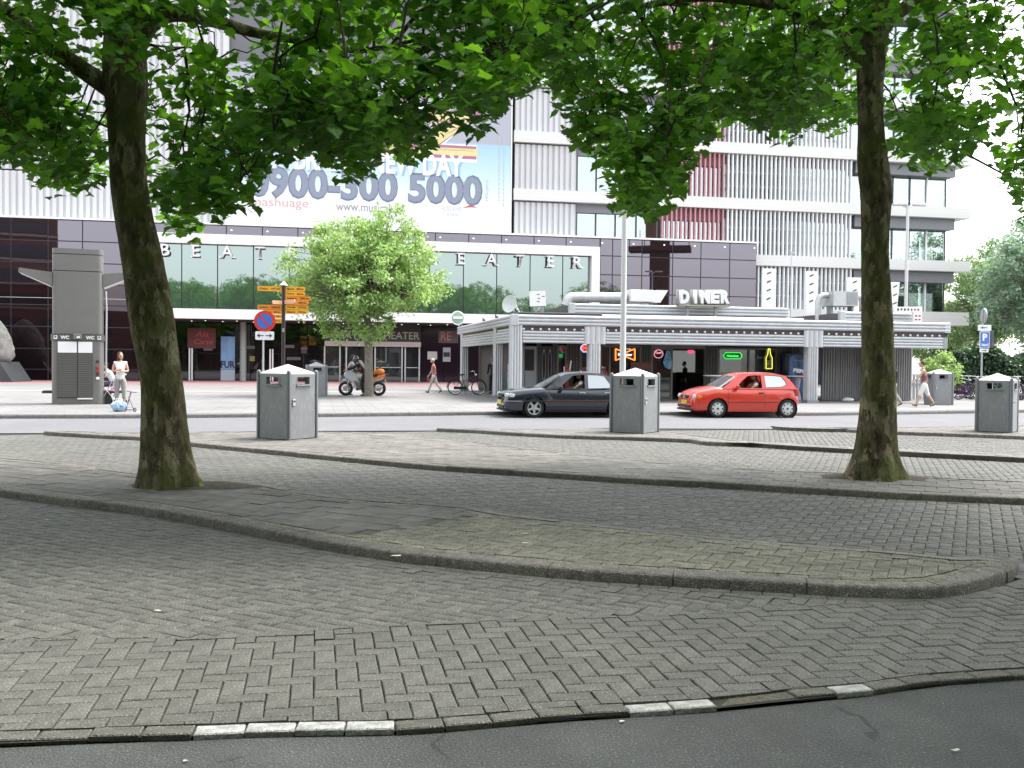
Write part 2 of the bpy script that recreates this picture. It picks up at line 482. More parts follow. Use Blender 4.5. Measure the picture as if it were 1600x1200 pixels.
_a, _b, _c = np.array(K1[-1]), np.array(K1far[0]), np.array(gl([(1593, 893)])[0])
_m = (_a + _b) / 2
K1 = K1 + [tuple(_m + (_c - _m) * math.sin(t) + (_a - _m) * math.cos(t)) for t in np.linspace(.35, 2.8, 8)]     # the rounded tip
K2 = gl([(70,679),(150,685),(225,689),(300,698),(400,708),(500,718),(600,728),(700,737),(800,743),(900,750),(1000,757),(1100,762),(1200,768),(1300,774),(1400,780),(1500,785),(1600,789),(1760,796)])
K2far = gl([(1760,757),(1600,750),(1460,744),(1330,737),(1200,732),(1050,721),(900,707),(760,691),(650,678),(560,674),(400,673),(200,674)], .1)
K3 = gl([(684,674),(740,677),(800,681),(900,686),(1000,689),(1080,692.5),(1100,696),(1200,699),(1300,704.5),(1400,709),(1500,714),(1600,719),(1760,728)])
K3far = gl([(1760,722),(1600,713),(1400,703),(1200,691.5),(1120,683),(1050,674),(960,669),(800,669)], .1)
K4 = gl([(1217,671.5),(1300,674.5),(1400,679.5),(1500,683),(1600,687),(1760,694)])
K4far = gl([(1760,662),(1600,664),(1400,666.5),(1300,668.5)], .1)
def island_outline(near, far): return resample(list(near) + list(far), .14, closed=True)
I1, I2, I3, I4 = island_outline(K1, K1far), island_outline(K2, K2far), island_outline(K3, K3far), island_outline(K4, K4far)
FARLINE = gl([(-300,678),(70,677),(400,674),(680,673),(960,669.5),(1215,670.5),(1600,665),(1800,663)])
PK = gl([(-300,657),(0,654.5),(200,654),(400,652.5),(500,652),(760,649),(1000,649),(1260,650),(1400,648),(1600,645),(1800,643)])
def ext(P, d):                                        # lengthen a line at both ends
    P = [np.array(p) for p in P]
    a = P[0] + (P[0] - P[1]) / np.linalg.norm(P[0] - P[1]) * d; b = P[-1] + (P[-1] - P[-2]) / np.linalg.norm(P[-1] - P[-2]) * d
    return [a] + P + [b]

# ---- sheets
sheet('ground', [(-1500, -600), (1500, -600), (1500, 3000), (-1500, 3000)], -.25, M_EARTH)
e2 = ext(edge[::6], 45)
sheet('asphalt_road', [(-70, -60), (70, -60)] + [tuple(p) for p in e2[::-1]], -.035, M_ASPH)
M_BASE = mat('bedded paver field', (.15, .15, .142), .92, var=.16, scale=3, bump=.8, bscale=18)
fl2 = ext(FARLINE, 60); pk2 = ext(PK, 200)
road_base = sheet('brick_roadway', [tuple(p) for p in e2] + [tuple(p) for p in fl2[::-1]], -.016, M_JOINT)
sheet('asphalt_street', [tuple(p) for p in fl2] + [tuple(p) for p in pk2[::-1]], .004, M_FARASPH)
for _x in (1770, -190):                              # the paved lanes go on beyond the picture
    _p = gl([(_x, 1045 if _x > 0 else 1165), (_x, 664 if _x > 0 else 680)]); _d = 40 if _x > 0 else -40
    sheet('brick_roadway', [_p[0], (_p[0][0] + _d, _p[0][1] + abs(_d) * .25 * (1 if _d > 0 else -.2)), (_p[1][0] + _d, _p[1][1] + _d * .2), _p[1]], -.008, M_BASE)
pkr = resample(PK, .3); pkn = normals(pkr)
inner = pkr + pkn * .15
plaza = sheet('plaza', [tuple(p) for p in ext(inner[::3], 300)] + [(700, 900), (-700, 900)], .12, M_PLAZA)

# ---- kerb stones
KPROF = [(0, -.06), (.006, .082), (.014, .100), (.030, .110), (.055, .114), (.165, .117), (.165, -.06)]
def kerb_run(Q, closed, parent, length=1.0, scale_z=1.0, gap=.008, name='kerb_stone', m=None, zoff=0.0, limit=400):
    Nn = normals(Q, closed)
    step = np.linalg.norm(Q[1] - Q[0]); per = max(2, int(round(length / step)))
    n = len(Q); i = 0; made = 0
    while i < (n if closed else n - 1) and made < limit:
        ids = [(i + k) % n if closed else min(n - 1, i + k) for k in range(per + 1)]
        mid = Q[ids[len(ids)//2]]
        if mid[1] > 0 and abs(mid[0]) < .62 * mid[1] + 3:
            mb = MB(); vs = []; np_ = len(KPROF)
            dz = RND.uniform(-.004, .004); do = RND.uniform(-.006, .006)
            for k, j in enumerate(ids):
                p = Q[j].copy(); t = np.array([Nn[j][1], -Nn[j][0]])
                if k == 0: p = p + t * gap / 2
                if k == len(ids) - 1: p = p - t * gap / 2
                for (o, z) in KPROF:
                    q = p + Nn[j] * (o + do); vs.append((q[0], q[1], z * scale_z + dz + zoff))
            fs = []
            for k in range(len(ids) - 1):
                for a in range(np_ - 1):
                    fs.append((k*np_ + a, k*np_ + a + 1, (k+1)*np_ + a + 1, (k+1)*np_ + a))
            fs.append(tuple(range(np_))); fs.append(tuple((len(ids)-1)*np_ + a for a in range(np_))[::-1])
            mb.add(vs, fs); mb.build(name, m or M_KERB, parent, smooth=50); made += 1
        i += per

# ---- pavers
def herring(cx, cy, ang, W, rad):
    n = int(rad / W) + 4
    i, j = np.meshgrid(np.arange(-n, n), np.arange(-n, n)); i = i.ravel(); j = j.ravel()
    ox, oy = i + 2*j, i - 2*j
    k = (np.abs(ox) < n) & (np.abs(oy) < n); ox = ox[k]; oy = oy[k]
    H = np.c_[ox + 1.0, oy + .5, np.zeros(len(ox))]; V = np.c_[ox + 2.5, oy + 0.0, np.full(len(ox), math.pi/2)]
    A = np.vstack([H, V]); c, s = math.cos(ang), math.sin(ang)
    x, y = A[:, 0]*W, A[:, 1]*W
    return np.c_[cx + x*c - y*s, cy + x*s + y*c, A[:, 2] + ang, np.full(len(A), 2*W), np.full(len(A), W)]
def bond(cx, cy, ang, L, W, rad, stagger=.5):
    n = int(rad / W) + 2; nl = int(rad / L) + 2
    i, j = np.meshgrid(np.arange(-nl, nl), np.arange(-n, n)); i = i.ravel(); j = j.ravel()
    x = (i + (j % 2) * stagger) * L; y = j * W; c, s = math.cos(ang), math.sin(ang)
    return np.c_[cx + x*c - y*s, cy + x*s + y*c, np.full(len(x), ang), np.full(len(x), L), np.full(len(x), W)]
def row(Q, off, L, W):                                # pieces laid in a row along a line
    Nn = normals(Q); Q2 = Q + Nn * off
    d = np.r_[0, np.cumsum(np.linalg.norm(np.diff(Q2, axis=0), axis=1))]
    s = np.arange(L/2, d[-1], L)
    x = np.interp(s, d, Q2[:, 0]); y = np.interp(s, d, Q2[:, 1])
    x2 = np.interp(s + .05, d, Q2[:, 0]); y2 = np.interp(s + .05, d, Q2[:, 1]); x1 = np.interp(s - .05, d, Q2[:, 0]); y1 = np.interp(s - .05, d, Q2[:, 1])
    return np.c_[x, y, np.arctan2(y2 - y1, x2 - x1), np.full(len(s), L), np.full(len(s), W)]
def corners(A, k=1.0):
    c, s = np.cos(A[:, 2]), np.sin(A[:, 2]); out = []
    for a, b in ((-1, -1), (1, -1), (1, 1), (-1, 1)):
        u = a*A[:, 3]/2*k; v = b*A[:, 4]/2*k
        out.append(np.c_[A[:, 0] + u*c - v*s, A[:, 1] + u*s + v*c])
    return np.stack(out, 1)                            # n,4,2
def fit(A, poly):
    poly = np.asarray(poly, float)
    lo = poly.min(0) - .5; hi = poly.max(0) + .5
    A = A[(A[:, 0] > lo[0]) & (A[:, 0] < hi[0]) & (A[:, 1] > lo[1]) & (A[:, 1] < hi[1])]
    Cn = corners(A, .98)
    ins = inpoly(Cn.reshape(-1, 2), poly).reshape(-1, 4)
    full = ins.all(1); part = ins.any(1) & ~full
    cut = []
    P2 = np.roll(poly, -1, 0)
    for q in Cn[part]:
        ctr = q.mean(0)
        ab_ = P2 - poly; t = np.clip(((ctr - poly) * ab_).sum(1) / np.maximum(1e-9, (ab_**2).sum(1)), 0, 1)
        dd = np.linalg.norm(poly + ab_ * t[:, None] - ctr, axis=1); i = dd.argmin()
        a, b = poly[i], P2[i]; area = 0
        nrm = np.array([-(b - a)[1], (b - a)[0]])
        m = (a + b) / 2 + nrm / max(1e-9, np.linalg.norm(nrm)) * .01
        if not inpoly(m[None], poly)[0]: nrm = -nrm
        out = []; pts = list(q)
        for k in range(4):
            p, r = pts[k], pts[(k + 1) % 4]; dp, dr = (p - a) @ nrm, (r - a) @ nrm
            if dp >= 0: out.append(p)
            if (dp >= 0) != (dr >= 0): out.append(p + (r - p) * dp / (dp - dr))
        if len(out) >= 3:
            o = np.array(out); ar = abs(sum(o[k][0]*o[(k+1) % len(o)][1] - o[(k+1) % len(o)][0]*o[k][1] for k in range(len(o)))) / 2
            if ar > .0012: cut.append(o)
    return A[full], cut
def visible(A, m=1.2):
    return A[(A[:, 1] > 3.2) & (np.abs(A[:, 0]) < .53 * A[:, 1] + m)]
PV = {}
def paver_mesh(L, W, m, gap=.0065, ch=.006, th=.03):
    key = (round(L, 3), round(W, 3), m.name)
    if key in PV: return PV[key]
    mb = MB(); a, b = L/2 - gap/2, W/2 - gap/2
    vs = []
    for (x, y, z) in ((a-ch, b-ch, 0), (a, b, -ch), (a, b, -th)):
        vs += [(-x, -y, z), (x, -y, z), (x, y, z), (-x, y, z)]
    fs = [(0, 1, 2, 3)]
    for r in (0, 4):
        for k in range(4): fs.append((r + k, r + 4 + k, r + 4 + (k+1) % 4, r + (k+1) % 4))
    mb.add(vs, fs); me = mb.mesh('paver', m); PV[key] = me
    return me
def lay_objects(A, parent, m, z, name, gap=.0075, jit=.0025, mats=None):
    for k, a in enumerate(A):
        mm = mats[k] if mats else m
        me = paver_mesh(a[3], a[4], mm, gap)
        inst(name, me, parent, TRS((a[0], a[1], z + RND.uniform(-jit, jit)), (RND.gauss(0, .006), RND.gauss(0, .006), a[2] + RND.gauss(0, .008))))
def lay_stuff(A, cut, parent, m, z, name, gap=.0075, ch=.007, jit=.0025):
    rng = np.random.default_rng(5)
    n = len(A); Vs = []; Fs = []; T = []
    if n:
        A = A.copy(); A[:, 2] += rng.normal(0, .007, n)
        c, s = np.cos(A[:, 2]), np.sin(A[:, 2]); z0 = z + rng.uniform(-jit, jit, n)
        sx, sy = rng.normal(0, .006, n), rng.normal(0, .006, n)
        V = np.zeros((n, 12, 3)); r = 0
        for (ins, dz) in ((ch, 0), (0, -ch), (0, -.03)):
            for (a, b) in ((-1, -1), (1, -1), (1, 1), (-1, 1)):
                u = a*(A[:, 3]/2 - gap/2 - ins); v = b*(A[:, 4]/2 - gap/2 - ins)
                V[:, r, 0] = A[:, 0] + u*c - v*s; V[:, r, 1] = A[:, 1] + u*s + v*c; V[:, r, 2] = z0 + dz + u*sx + v*sy; r += 1
        base = [(0, 1, 2, 3)] + [(r + k, r + 4 + k, r + 4 + (k+1) % 4, r + (k+1) % 4) for r in (0, 4) for k in range(4)]
        F = (np.arange(n)[:, None, None] * 12 + np.array(base)[None]).reshape(-1, 4)
        tt = np.repeat(rng.random(n), 9)
        o = inst(name, np_mesh(name, V.reshape(-1, 3), F, m, tt), parent); o['kind'] = 'stuff'
    if cut:
        mb = MB()
        for q in cut:
            ctr = q.mean(0); q2 = ctr + (q - ctr) * .97; zz = z + RND.uniform(-jit, jit)
            if sum(q2[k][0]*q2[(k+1) % len(q2)][1] - q2[(k+1) % len(q2)][0]*q2[k][1] for k in range(len(q2))) < 0: q2 = q2[::-1]
            mb.prism([tuple(p) for p in q2], zz - .03, zz)
        o = mb.build('cut_' + name, m, parent); o['kind'] = 'stuff'
def nearest(A, n):                                     # the n pieces that show largest, and the rest
    inside = (np.abs(A[:, 0]) < .515 * A[:, 1]) & (A[:, 1] > 4.05)
    d = np.where(inside, A[:, 1], 1e3 + A[:, 1]); o = np.argsort(d, kind='stable')
    return A[o[:n]], A[o[n:]]

PW = .117
# edge row: some of its stones painted white, one missing
er = visible(row(edge, .055, .2285, .11), .8)
white_px = [365, 444, 523, 601, 1036, 1108, 1300]
missing_px = [1180, 1232]
mats = []; keep = []
_px = [PX((a[0], a[1], 0))[0] for a in er]
white_ix = {int(np.argmin([abs(p_ - q) for p_ in _px])) for q in white_px}
for _i, a in enumerate(er):
    px = PX((a[0], a[1], 0))[0]
    if _i not in white_ix and any(abs(px - q) < 34 for q in missing_px): continue
    keep.append(a); mats.append(M_WHITE if _i in white_ix else M_EDGE)
for a, mm in zip(keep, mats):
    me = paver_mesh(a[3], a[4], mm, .008)
    o = inst('edge_paver', me, road_base, TRS((a[0], a[1], RND.uniform(-.006, .003)), (RND.gauss(0, .012), RND.gauss(0, .01), a[2] + RND.gauss(0, .012))))
    if mm is M_WHITE: o['label'] = 'edge paver painted white'
_g = [tuple(G(x, y, -.012))[:2] for x, y in ((1126, 1103), (1278, 1086), (1268, 1075), (1200, 1084), (1140, 1091))]
sheet('gap_dirt', _g, -.0135, mat('dirt in the gap', (.10, .092, .07), 1, var=.4, scale=30, bump=1, bscale=60))
# band A, along the asphalt
eb = edge + normals(edge) * .112
pA = [tuple(p) for p in eb[::2]] + gl([(1800, 905), (1640, 905), (1594, 905), (1560, 917), (1500, 931), (1440, 936)]) + [tuple(p) for p in ab[::-1]]
A0 = visible(herring(0.4, 5.2, R(11.0), PW, 11))
Af, Ac = fit(A0, pA)
An, Ar = nearest(Af, 300)
lay_objects(An, road_base, M_PAVER, 0, 'paver')
lay_stuff(Ar, Ac, road_base, M_PAVER, 0, 'paver_field')
# band B, along the kerb
k1q = resample(K1[:19], .15)
kb = k1q - normals(k1q) * .115
nk = int(len(kb) * .93)
pB = [tuple(p) for p in ab] + [tuple(p) for p in kb[:nk][::-1]]
B0 = visible(herring(-1.5, 8.0, R(-29), PW, 14))
Bf, Bc = fit(B0, pB)
lay_stuff(Bf, Bc, road_base, M_PAVER, 0, 'paver_field')
kr = visible(row(k1q[::-1], .056, .2285, .11), 1)
lay_stuff(kr, [], road_base, M_PAVER, 0, 'gutter_row')
# lanes between the islands
pL1 = [tuple(p) for p in K1far[::-1]] + gl([(1600, 905), (1800, 905), (1800, 797)]) + [tuple(p) for p in K2[::-1]] + gl([(-160, 684)])
L0 = visible(herring(4, 12, R(-25), PW, 24)); Lf, Lc = fit(L0, pL1)
lay_stuff(Lf, Lc, road_base, M_PAVER, 0, 'paver_field')
pL2 = [tuple(p) for p in K2far[::-1]] + [tuple(p) for p in K3[::-1]]
L0 = visible(herring(8, 18, R(-20), PW, 20)); Lf, Lc = fit(L0, pL2)
lay_stuff(Lf, Lc, road_base, M_PAVER, 0, 'paver_field')
pL3 = [tuple(p) for p in K3far[::-1]] + [tuple(p) for p in K4[::-1]]
L0 = visible(herring(12, 22, R(-14), PW, 18)); Lf, Lc = fit(L0, pL3)
lay_stuff(Lf, Lc, road_base, M_PAVER, 0, 'paver_field')

# ---- traffic islands
def island(Q, tile_fn, first=0, name='traffic_island', tint=None):
    Nn = normals(Q, True)
    top = sheet(name, [tuple(p) for p in (Q + Nn * .05)[::2]], .076, M_BED)
    kerb_run(Q, True, top, scale_z=.76)
    return top
i1 = island(I1, None)
N1 = normals(I1, True)
in1 = I1 + N1 * .168
r1 = row(np.vstack([in1, in1[:1]]), .058, .2285, .112)
r1 = visible(r1, 1.5)
lay_stuff(r1, [], i1, M_MOSSP, .085, 'border_row')
in1b = I1 + N1 * .285
split_a, split_b = G(780, 795, .1), G(520, 836, .1)
sd = np.array([split_b[0] - split_a[0], split_b[1] - split_a[1]])
def side(P): return sd[0] * (P[:, 1] - split_a[1]) - sd[1] * (P[:, 0] - split_a[0])
T0 = visible(bond(-2, 11, R(-30), .30, .30, 16), 1.5)
Tf, Tc = fit(T0, in1b[::2])
T_left = Tf[side(Tf) < 0]
B1 = visible(herring(2, 9.3, R(-24), PW, 9), 1.5)
Bf1, Bc1 = fit(B1, in1b[::2])
Bright = Bf1[side(Bf1) > .10 * np.linalg.norm(sd)]
Bc1 = [q for q in Bc1 if side(q.mean(0)[None])[0] > .05]
Tc = [q for q in Tc if side(q.mean(0)[None])[0] < 0]
# the soil pit is left open round the trunk
TB1 = np.array(G(265, 757, .1))[:2]
T_left = T_left[np.linalg.norm((T_left[:, :2] - TB1 - np.array([.25, 0])) / np.array([1.0, .55]), axis=1) > .62]
tn, tr = nearest(T_left, 140); lay_objects(tn, i1, M_TILE, .086, 'paving_tile', .006, .005); lay_stuff(tr, Tc, i1, M_TILE, .086, 'tile_field', .006, jit=.004)
bn, br = nearest(Bright, 300); lay_objects(bn, i1, M_MOSSP, .086, 'paver', .0075, .004); lay_stuff(br, Bc1, i1, M_MOSSP, .086, 'paver_field', jit=.004)
i2 = island(I2, None); in2 = I2 + normals(I2, True) * .18
T0 = visible(bond(4, 15, R(-23), .30, .30, 26), 2); Tf, Tc = fit(T0, in2[::2])
TB2 = np.array(G(1366, 744, .1))[:2]
Tf = Tf[np.linalg.norm((Tf[:, :2] - TB2) / np.array([1.0, .5]), axis=1) > .75]
tn, tr = nearest(Tf, 300); lay_objects(tn, i2, M_TILE, .086, 'paving_tile', .006, .004); lay_stuff(tr, Tc, i2, M_TILE, .086, 'tile_field', .006, jit=.004)
for Qi, an in ((I3, -17), (I4, -8)):
    it = island(Qi, None); inn = Qi + normals(Qi, True) * .18
    T0 = visible(bond(8, 22, R(an), .30, .30, 20), 2); Tf, Tc = fit(T0, inn[::2])
    lay_stuff(Tf, Tc, it, M_TILE, .086, 'tile_field', .006)
kerb_run(pkr, False, plaza, 1.2, 1.0, m=mat('plaza kerb', (.16, .155, .15), .95, var=.3, scale=12, bump=.6))

def soil(name, c, rx, ry, z, label_kind='structure'):
    mb = MB(); vs = [(c[0], c[1], z + .05)]; n = 40
    for r in (.4, .75, 1.0):
        for k in range(n):
            a = 2*math.pi*k/n; q = r * (1 + .16 * noise.noise((math.cos(a)*1.6, math.sin(a)*1.6, c[0])))
            vs.append((c[0] + rx*q*math.cos(a), c[1] + ry*q*math.sin(a), z + (.035 if r < .5 else .016 if r < .9 else -.02) + .012*noise.noise((a*3, r*5, c[1]))))
    fs = [(0, 1 + k, 1 + (k+1) % n) for k in range(n)]
    for r in range(2):
        for k in range(n): fs.append((1 + r*n + k, 1 + (r+1)*n + k, 1 + (r+1)*n + (k+1) % n, 1 + r*n + (k+1) % n))
    mb.add(vs, fs); o = mb.build(name, M_SOIL, None, smooth=True); return tag(o, kind=label_kind)
soil('tree_pit_soil', (TB1[0] + .30, TB1[1] + .02), .98, .50, .085)
soil('tree_pit_soil', (TB2[0], TB2[1]), .95, .48, .085)

# pinkish strip before the theatre and a pale drain line across the plaza
FA = math.atan(.194)
FROOT = Matrix.Translation((0, 70, 0)) @ Matrix.Rotation(FA, 4, 'Z')
def fw(u, y, z=0): return tuple(FROOT @ Vector((u, y, z)))[:2]
sheet('pink_paving', [fw(-60, -9), fw(12, -9), fw(12, 6), fw(-60, 6)], .125, M_REDPAV)
sheet('drain_strip', [fw(-60, -20.4), fw(-2, -20.4), fw(-2, -19.6), fw(-60, -19.6)], .124, mat('pale drain stone', (.34, .34, .33), .9, var=.1, scale=2))

# ================================================================ TREES
def bark_material():
    m = bpy.data.materials.new('plane tree bark'); m.use_nodes = True
    N = m.node_tree.nodes; L = m.node_tree.links; b = N['Principled BSDF']; b.inputs['Roughness'].default_value = .95
    b.inputs['Specular IOR Level'].default_value = .2
    tc = N.new('ShaderNodeTexCoord'); mp = N.new('ShaderNodeMapping'); mp.inputs['Scale'].default_value = (1, 1, .45); L.new(tc.outputs['Object'], mp.inputs[0])
    n1 = N.new('ShaderNodeTexNoise'); n1.inputs['Scale'].default_value = 11; n1.inputs['Detail'].default_value = 8; n1.inputs['Roughness'].default_value = .7; L.new(mp.outputs[0], n1.inputs['Vector'])
    c1 = N.new('ShaderNodeValToRGB'); e = c1.color_ramp.elements
    e[0].position = .36; e[0].color = (.045, .037, .024, 1); e[1].position = .62; e[1].color = (.27, .22, .145, 1)
    k = e.new(.5); k.color = (.15, .122, .078, 1)
    L.new(n1.outputs['Fac'], c1.inputs[0])
    v = N.new('ShaderNodeTexVoronoi'); v.inputs['Scale'].default_value = 15; v.feature = 'F1'
    mv = N.new('ShaderNodeMix'); mv.data_type = 'RGBA'; mv.inputs[0].default_value = .25; L.new(mp.outputs[0], mv.inputs[6]); L.new(n1.outputs['Color'], mv.inputs[7]); L.new(mv.outputs[2], v.inputs['Vector'])
    c2 = N.new('ShaderNodeValToRGB'); c2.color_ramp.elements[0].position = .74; c2.color_ramp.elements[1].position = .80
    sx = N.new('ShaderNodeSeparateColor'); L.new(v.outputs['Color'], sx.inputs[0]); L.new(sx.outputs[0], c2.inputs[0])
    m1 = N.new('ShaderNodeMix'); m1.data_type = 'RGBA'; L.new(c2.outputs[0], m1.inputs[0]); L.new(c1.outputs[0], m1.inputs[6]); m1.inputs[7].default_value = (.40, .35, .23, 1)
    n2 = N.new('ShaderNodeTexNoise'); n2.inputs['Scale'].default_value = 1.7; n2.inputs['Detail'].default_value = 7; n2.inputs['Roughness'].default_value = .72; L.new(tc.outputs['Object'], n2.inputs['Vector'])
    c3 = N.new('ShaderNodeValToRGB'); c3.color_ramp.elements[0].position = .45; c3.color_ramp.elements[1].position = .60; L.new(n2.outputs['Fac'], c3.inputs[0])
    mo = N.new('ShaderNodeMath'); mo.operation = 'MULTIPLY'; mo.inputs[1].default_value = .75; L.new(c3.outputs[0], mo.inputs[0])
    m2 = N.new('ShaderNodeMix'); m2.data_type = 'RGBA'; L.new(mo.outputs[0], m2.inputs[0]); L.new(m1.outputs[2], m2.inputs[6]); m2.inputs[7].default_value = (.13, .155, .04, 1)
    L.new(m2.outputs[2], b.inputs['Base Color'])
    bp = N.new('ShaderNodeBump'); bp.inputs['Strength'].default_value = 1; bp.inputs['Distance'].default_value = .03
    ad = N.new('ShaderNodeMath'); ad.operation = 'ADD'; L.new(n1.outputs['Fac'], ad.inputs[0]); L.new(v.outputs['Distance'], ad.inputs[1])
    L.new(ad.outputs[0], bp.inputs['Height']); L.new(bp.outputs[0], b.inputs['Normal'])
    return m
def leaf_material(name, dark, light, trans):
    m = bpy.data.materials.new(name); m.use_nodes = True
    N = m.node_tree.nodes; L = m.node_tree.links; N.remove(N['Principled BSDF'])
    at = N.new('ShaderNodeAttribute'); at.attribute_name = 'tint'; oi = N.new('ShaderNodeObjectInfo')
    ad = N.new('ShaderNodeMath'); L.new(at.outputs['Fac'], ad.inputs[0]); L.new(oi.outputs['Random'], ad.inputs[1])
    fr = N.new('ShaderNodeMath'); fr.operation = 'FRACT'; L.new(ad.outputs[0], fr.inputs[0])
    cr = N.new('ShaderNodeValToRGB'); cr.color_ramp.elements[0].color = (*dark, 1); cr.color_ramp.elements[1].color = (*light, 1); L.new(fr.outputs[0], cr.inputs[0])
    df = N.new('ShaderNodeBsdfDiffuse'); L.new(cr.outputs[0], df.inputs[0])
    hs = N.new('ShaderNodeHueSaturation'); hs.inputs['Value'].default_value = trans; hs.inputs['Hue'].default_value = .485; hs.inputs['Saturation'].default_value = 1.15; L.new(cr.outputs[0], hs.inputs['Color'])
    tr = N.new('ShaderNodeBsdfTranslucent'); L.new(hs.outputs[0], tr.inputs[0])
    a1 = N.new('ShaderNodeAddShader'); L.new(df.outputs[0], a1.inputs[0]); L.new(tr.outputs[0], a1.inputs[1])
    gl_ = N.new('ShaderNodeBsdfGlossy'); gl_.inputs['Roughness'].default_value = .38; gl_.inputs[0].default_value = (.9, .95, .9, 1)
    mx = N.new('ShaderNodeMixShader'); mx.inputs[0].default_value = .045; L.new(a1.outputs[0], mx.inputs[1]); L.new(gl_.outputs[0], mx.inputs[2])
    L.new(mx.outputs[0], N['Material Output'].inputs[0])
    return m
M_BARK = bark_material()
M_TWIG = mat('twig bark', (.035, .028, .02), .95, var=.3, scale=20)
M_LEAF = leaf_material('plane leaf', (.022, .064, .011), (.072, .168, .026), 1.6)
M_LIME = leaf_material('young lime leaf', (.10, .172, .05), (.28, .39, .15), .8)
M_FARLEAF = leaf_material('far leaf', (.08, .13, .06), (.20, .29, .13), .8)
M_DARKLEAF = leaf_material('dark hedge leaf', (.018, .042, .020), (.05, .09, .04), .5)
M_BLUELEAF = leaf_material('hazed blue green leaf', (.10, .16, .11), (.24, .32, .22), .75)  # leaf tones lightened and blued, haze put into the colour

# a lobed plane-tree leaf, 1 m long, petiole at the origin, lying in xy
_half = [(0, 0), (.10, -.04), (.27, -.10), (.30, .03), (.50, .10), (.40, .22), (.55, .40), (.37, .44), (.35, .56), (.20, .62), (.13, .80), (0, 1.0)]
LEAF_V = [(x, y, .10 * x + .06 * (y - .4)**2 * -1 - .12 * max(0, y - .5)) for x, y in _half] + [(-x, y, .10 * x - .06 * (y - .4)**2 - .12 * max(0, y - .5)) for x, y in _half[1:-1]]
nH = len(_half)
LEAF_F1 = list(range(nH)); LEAF_F2 = [0] + [nH - 1] + list(range(2*nH - 3, nH - 1, -1))
def leaf_mesh(m):
    mb = MB(); mb.add([(x, y - .0, z) for x, y, z in LEAF_V], [tuple(LEAF_F1), tuple(LEAF_F2)])
    me = bpy.data.meshes.new('leaf'); me.from_pydata(mb.v, [], mb.f); me.materials.append(m); return me
def rot_mats(rng, n, updir=.9):
    nrm = rng.normal(0, 1, (n, 3)); nrm /= np.linalg.norm(nrm, axis=1)[:, None]; nrm[:, 2] = np.abs(nrm[:, 2]) + updir; nrm /= np.linalg.norm(nrm, axis=1)[:, None]
    a = rng.normal(0, 1, (n, 3)); a[:, 2] -= .8
    a -= nrm * (a * nrm).sum(1)[:, None]; a /= np.linalg.norm(a, axis=1)[:, None]
    b = np.cross(a, nrm)
    return np.stack([b, a, nrm], 2)                   # columns: x, y, z
def leaves_stuff(name, C, S, rng, m, parent, lobed=True, updir=.9, Rm=None):
    n = len(C)
    if Rm is None: Rm = rot_mats(rng, n, updir)
    if lobed: base = np.array(LEAF_V); f = [LEAF_F1, LEAF_F2]
    else: base = np.array([(0, 0, 0), (.30, .45, .03), (0, 1, -.08), (-.30, .45, .03)]); f = [[0, 1, 2, 3]]
    V = np.einsum('nij,kj->nki', Rm, base) * S[:, None, None] + C[:, None, :]
    F = (np.arange(n)[:, None, None] * len(base) + np.array(f)[None]).reshape(n * len(f), -1)
    t = np.repeat(rng.random(n) * .999, len(f))
    me = np_mesh(name, V.reshape(-1, 3), F, m, t)
    o = inst(name, me, parent); o['kind'] = 'stuff'
    return o
def bark_tube(path, rad, nseg=40, step=.06, flare=0.0, seed=0.0, lump=.06):
    P = np.array([tuple(p) for p in path], float); r = np.array(rad, float)
    d = np.r_[0, np.cumsum(np.linalg.norm(np.diff(P, axis=0), axis=1))]
    m = max(8, int(d[-1] / step)); s = np.linspace(0, d[-1], m)
    # smooth interpolation: cubic through resample
    Q = np.c_[[np.interp(s, d, P[:, k]) for k in range(3)]].T
    rr = np.interp(s, d, r)
    for _ in range(14):
        Q[1:-1] = (Q[:-2] + 2*Q[1:-1] + Q[2:]) / 4; rr[1:-1] = (rr[:-2] + 2*rr[1:-1] + rr[2:]) / 4
    mb = MB(); mb.tube([tuple(q) for q in Q], list(rr), nseg)
    out = []
    for i in range(m):
        c = Vector(Q[i])
        for k in range(nseg):
            p = Vector(mb.v[i * nseg + k]); w = p - c; a = 2*math.pi*k/nseg
            h = s[i]
            q = 1 + lump * noise.noise((math.cos(a)*1.3 + seed, math.sin(a)*1.3, h*1.1)) * 2 + .025 * noise.noise((math.cos(a)*5, math.sin(a)*5 + seed, h*6))
            if flare: q += flare * math.exp(-h / .22) * (1 + .55 * math.sin(a*5 + seed) + .3 * math.sin(a*3 + 1))
            out.append(tuple(c + w * q))
    mb.v = out
    return mb

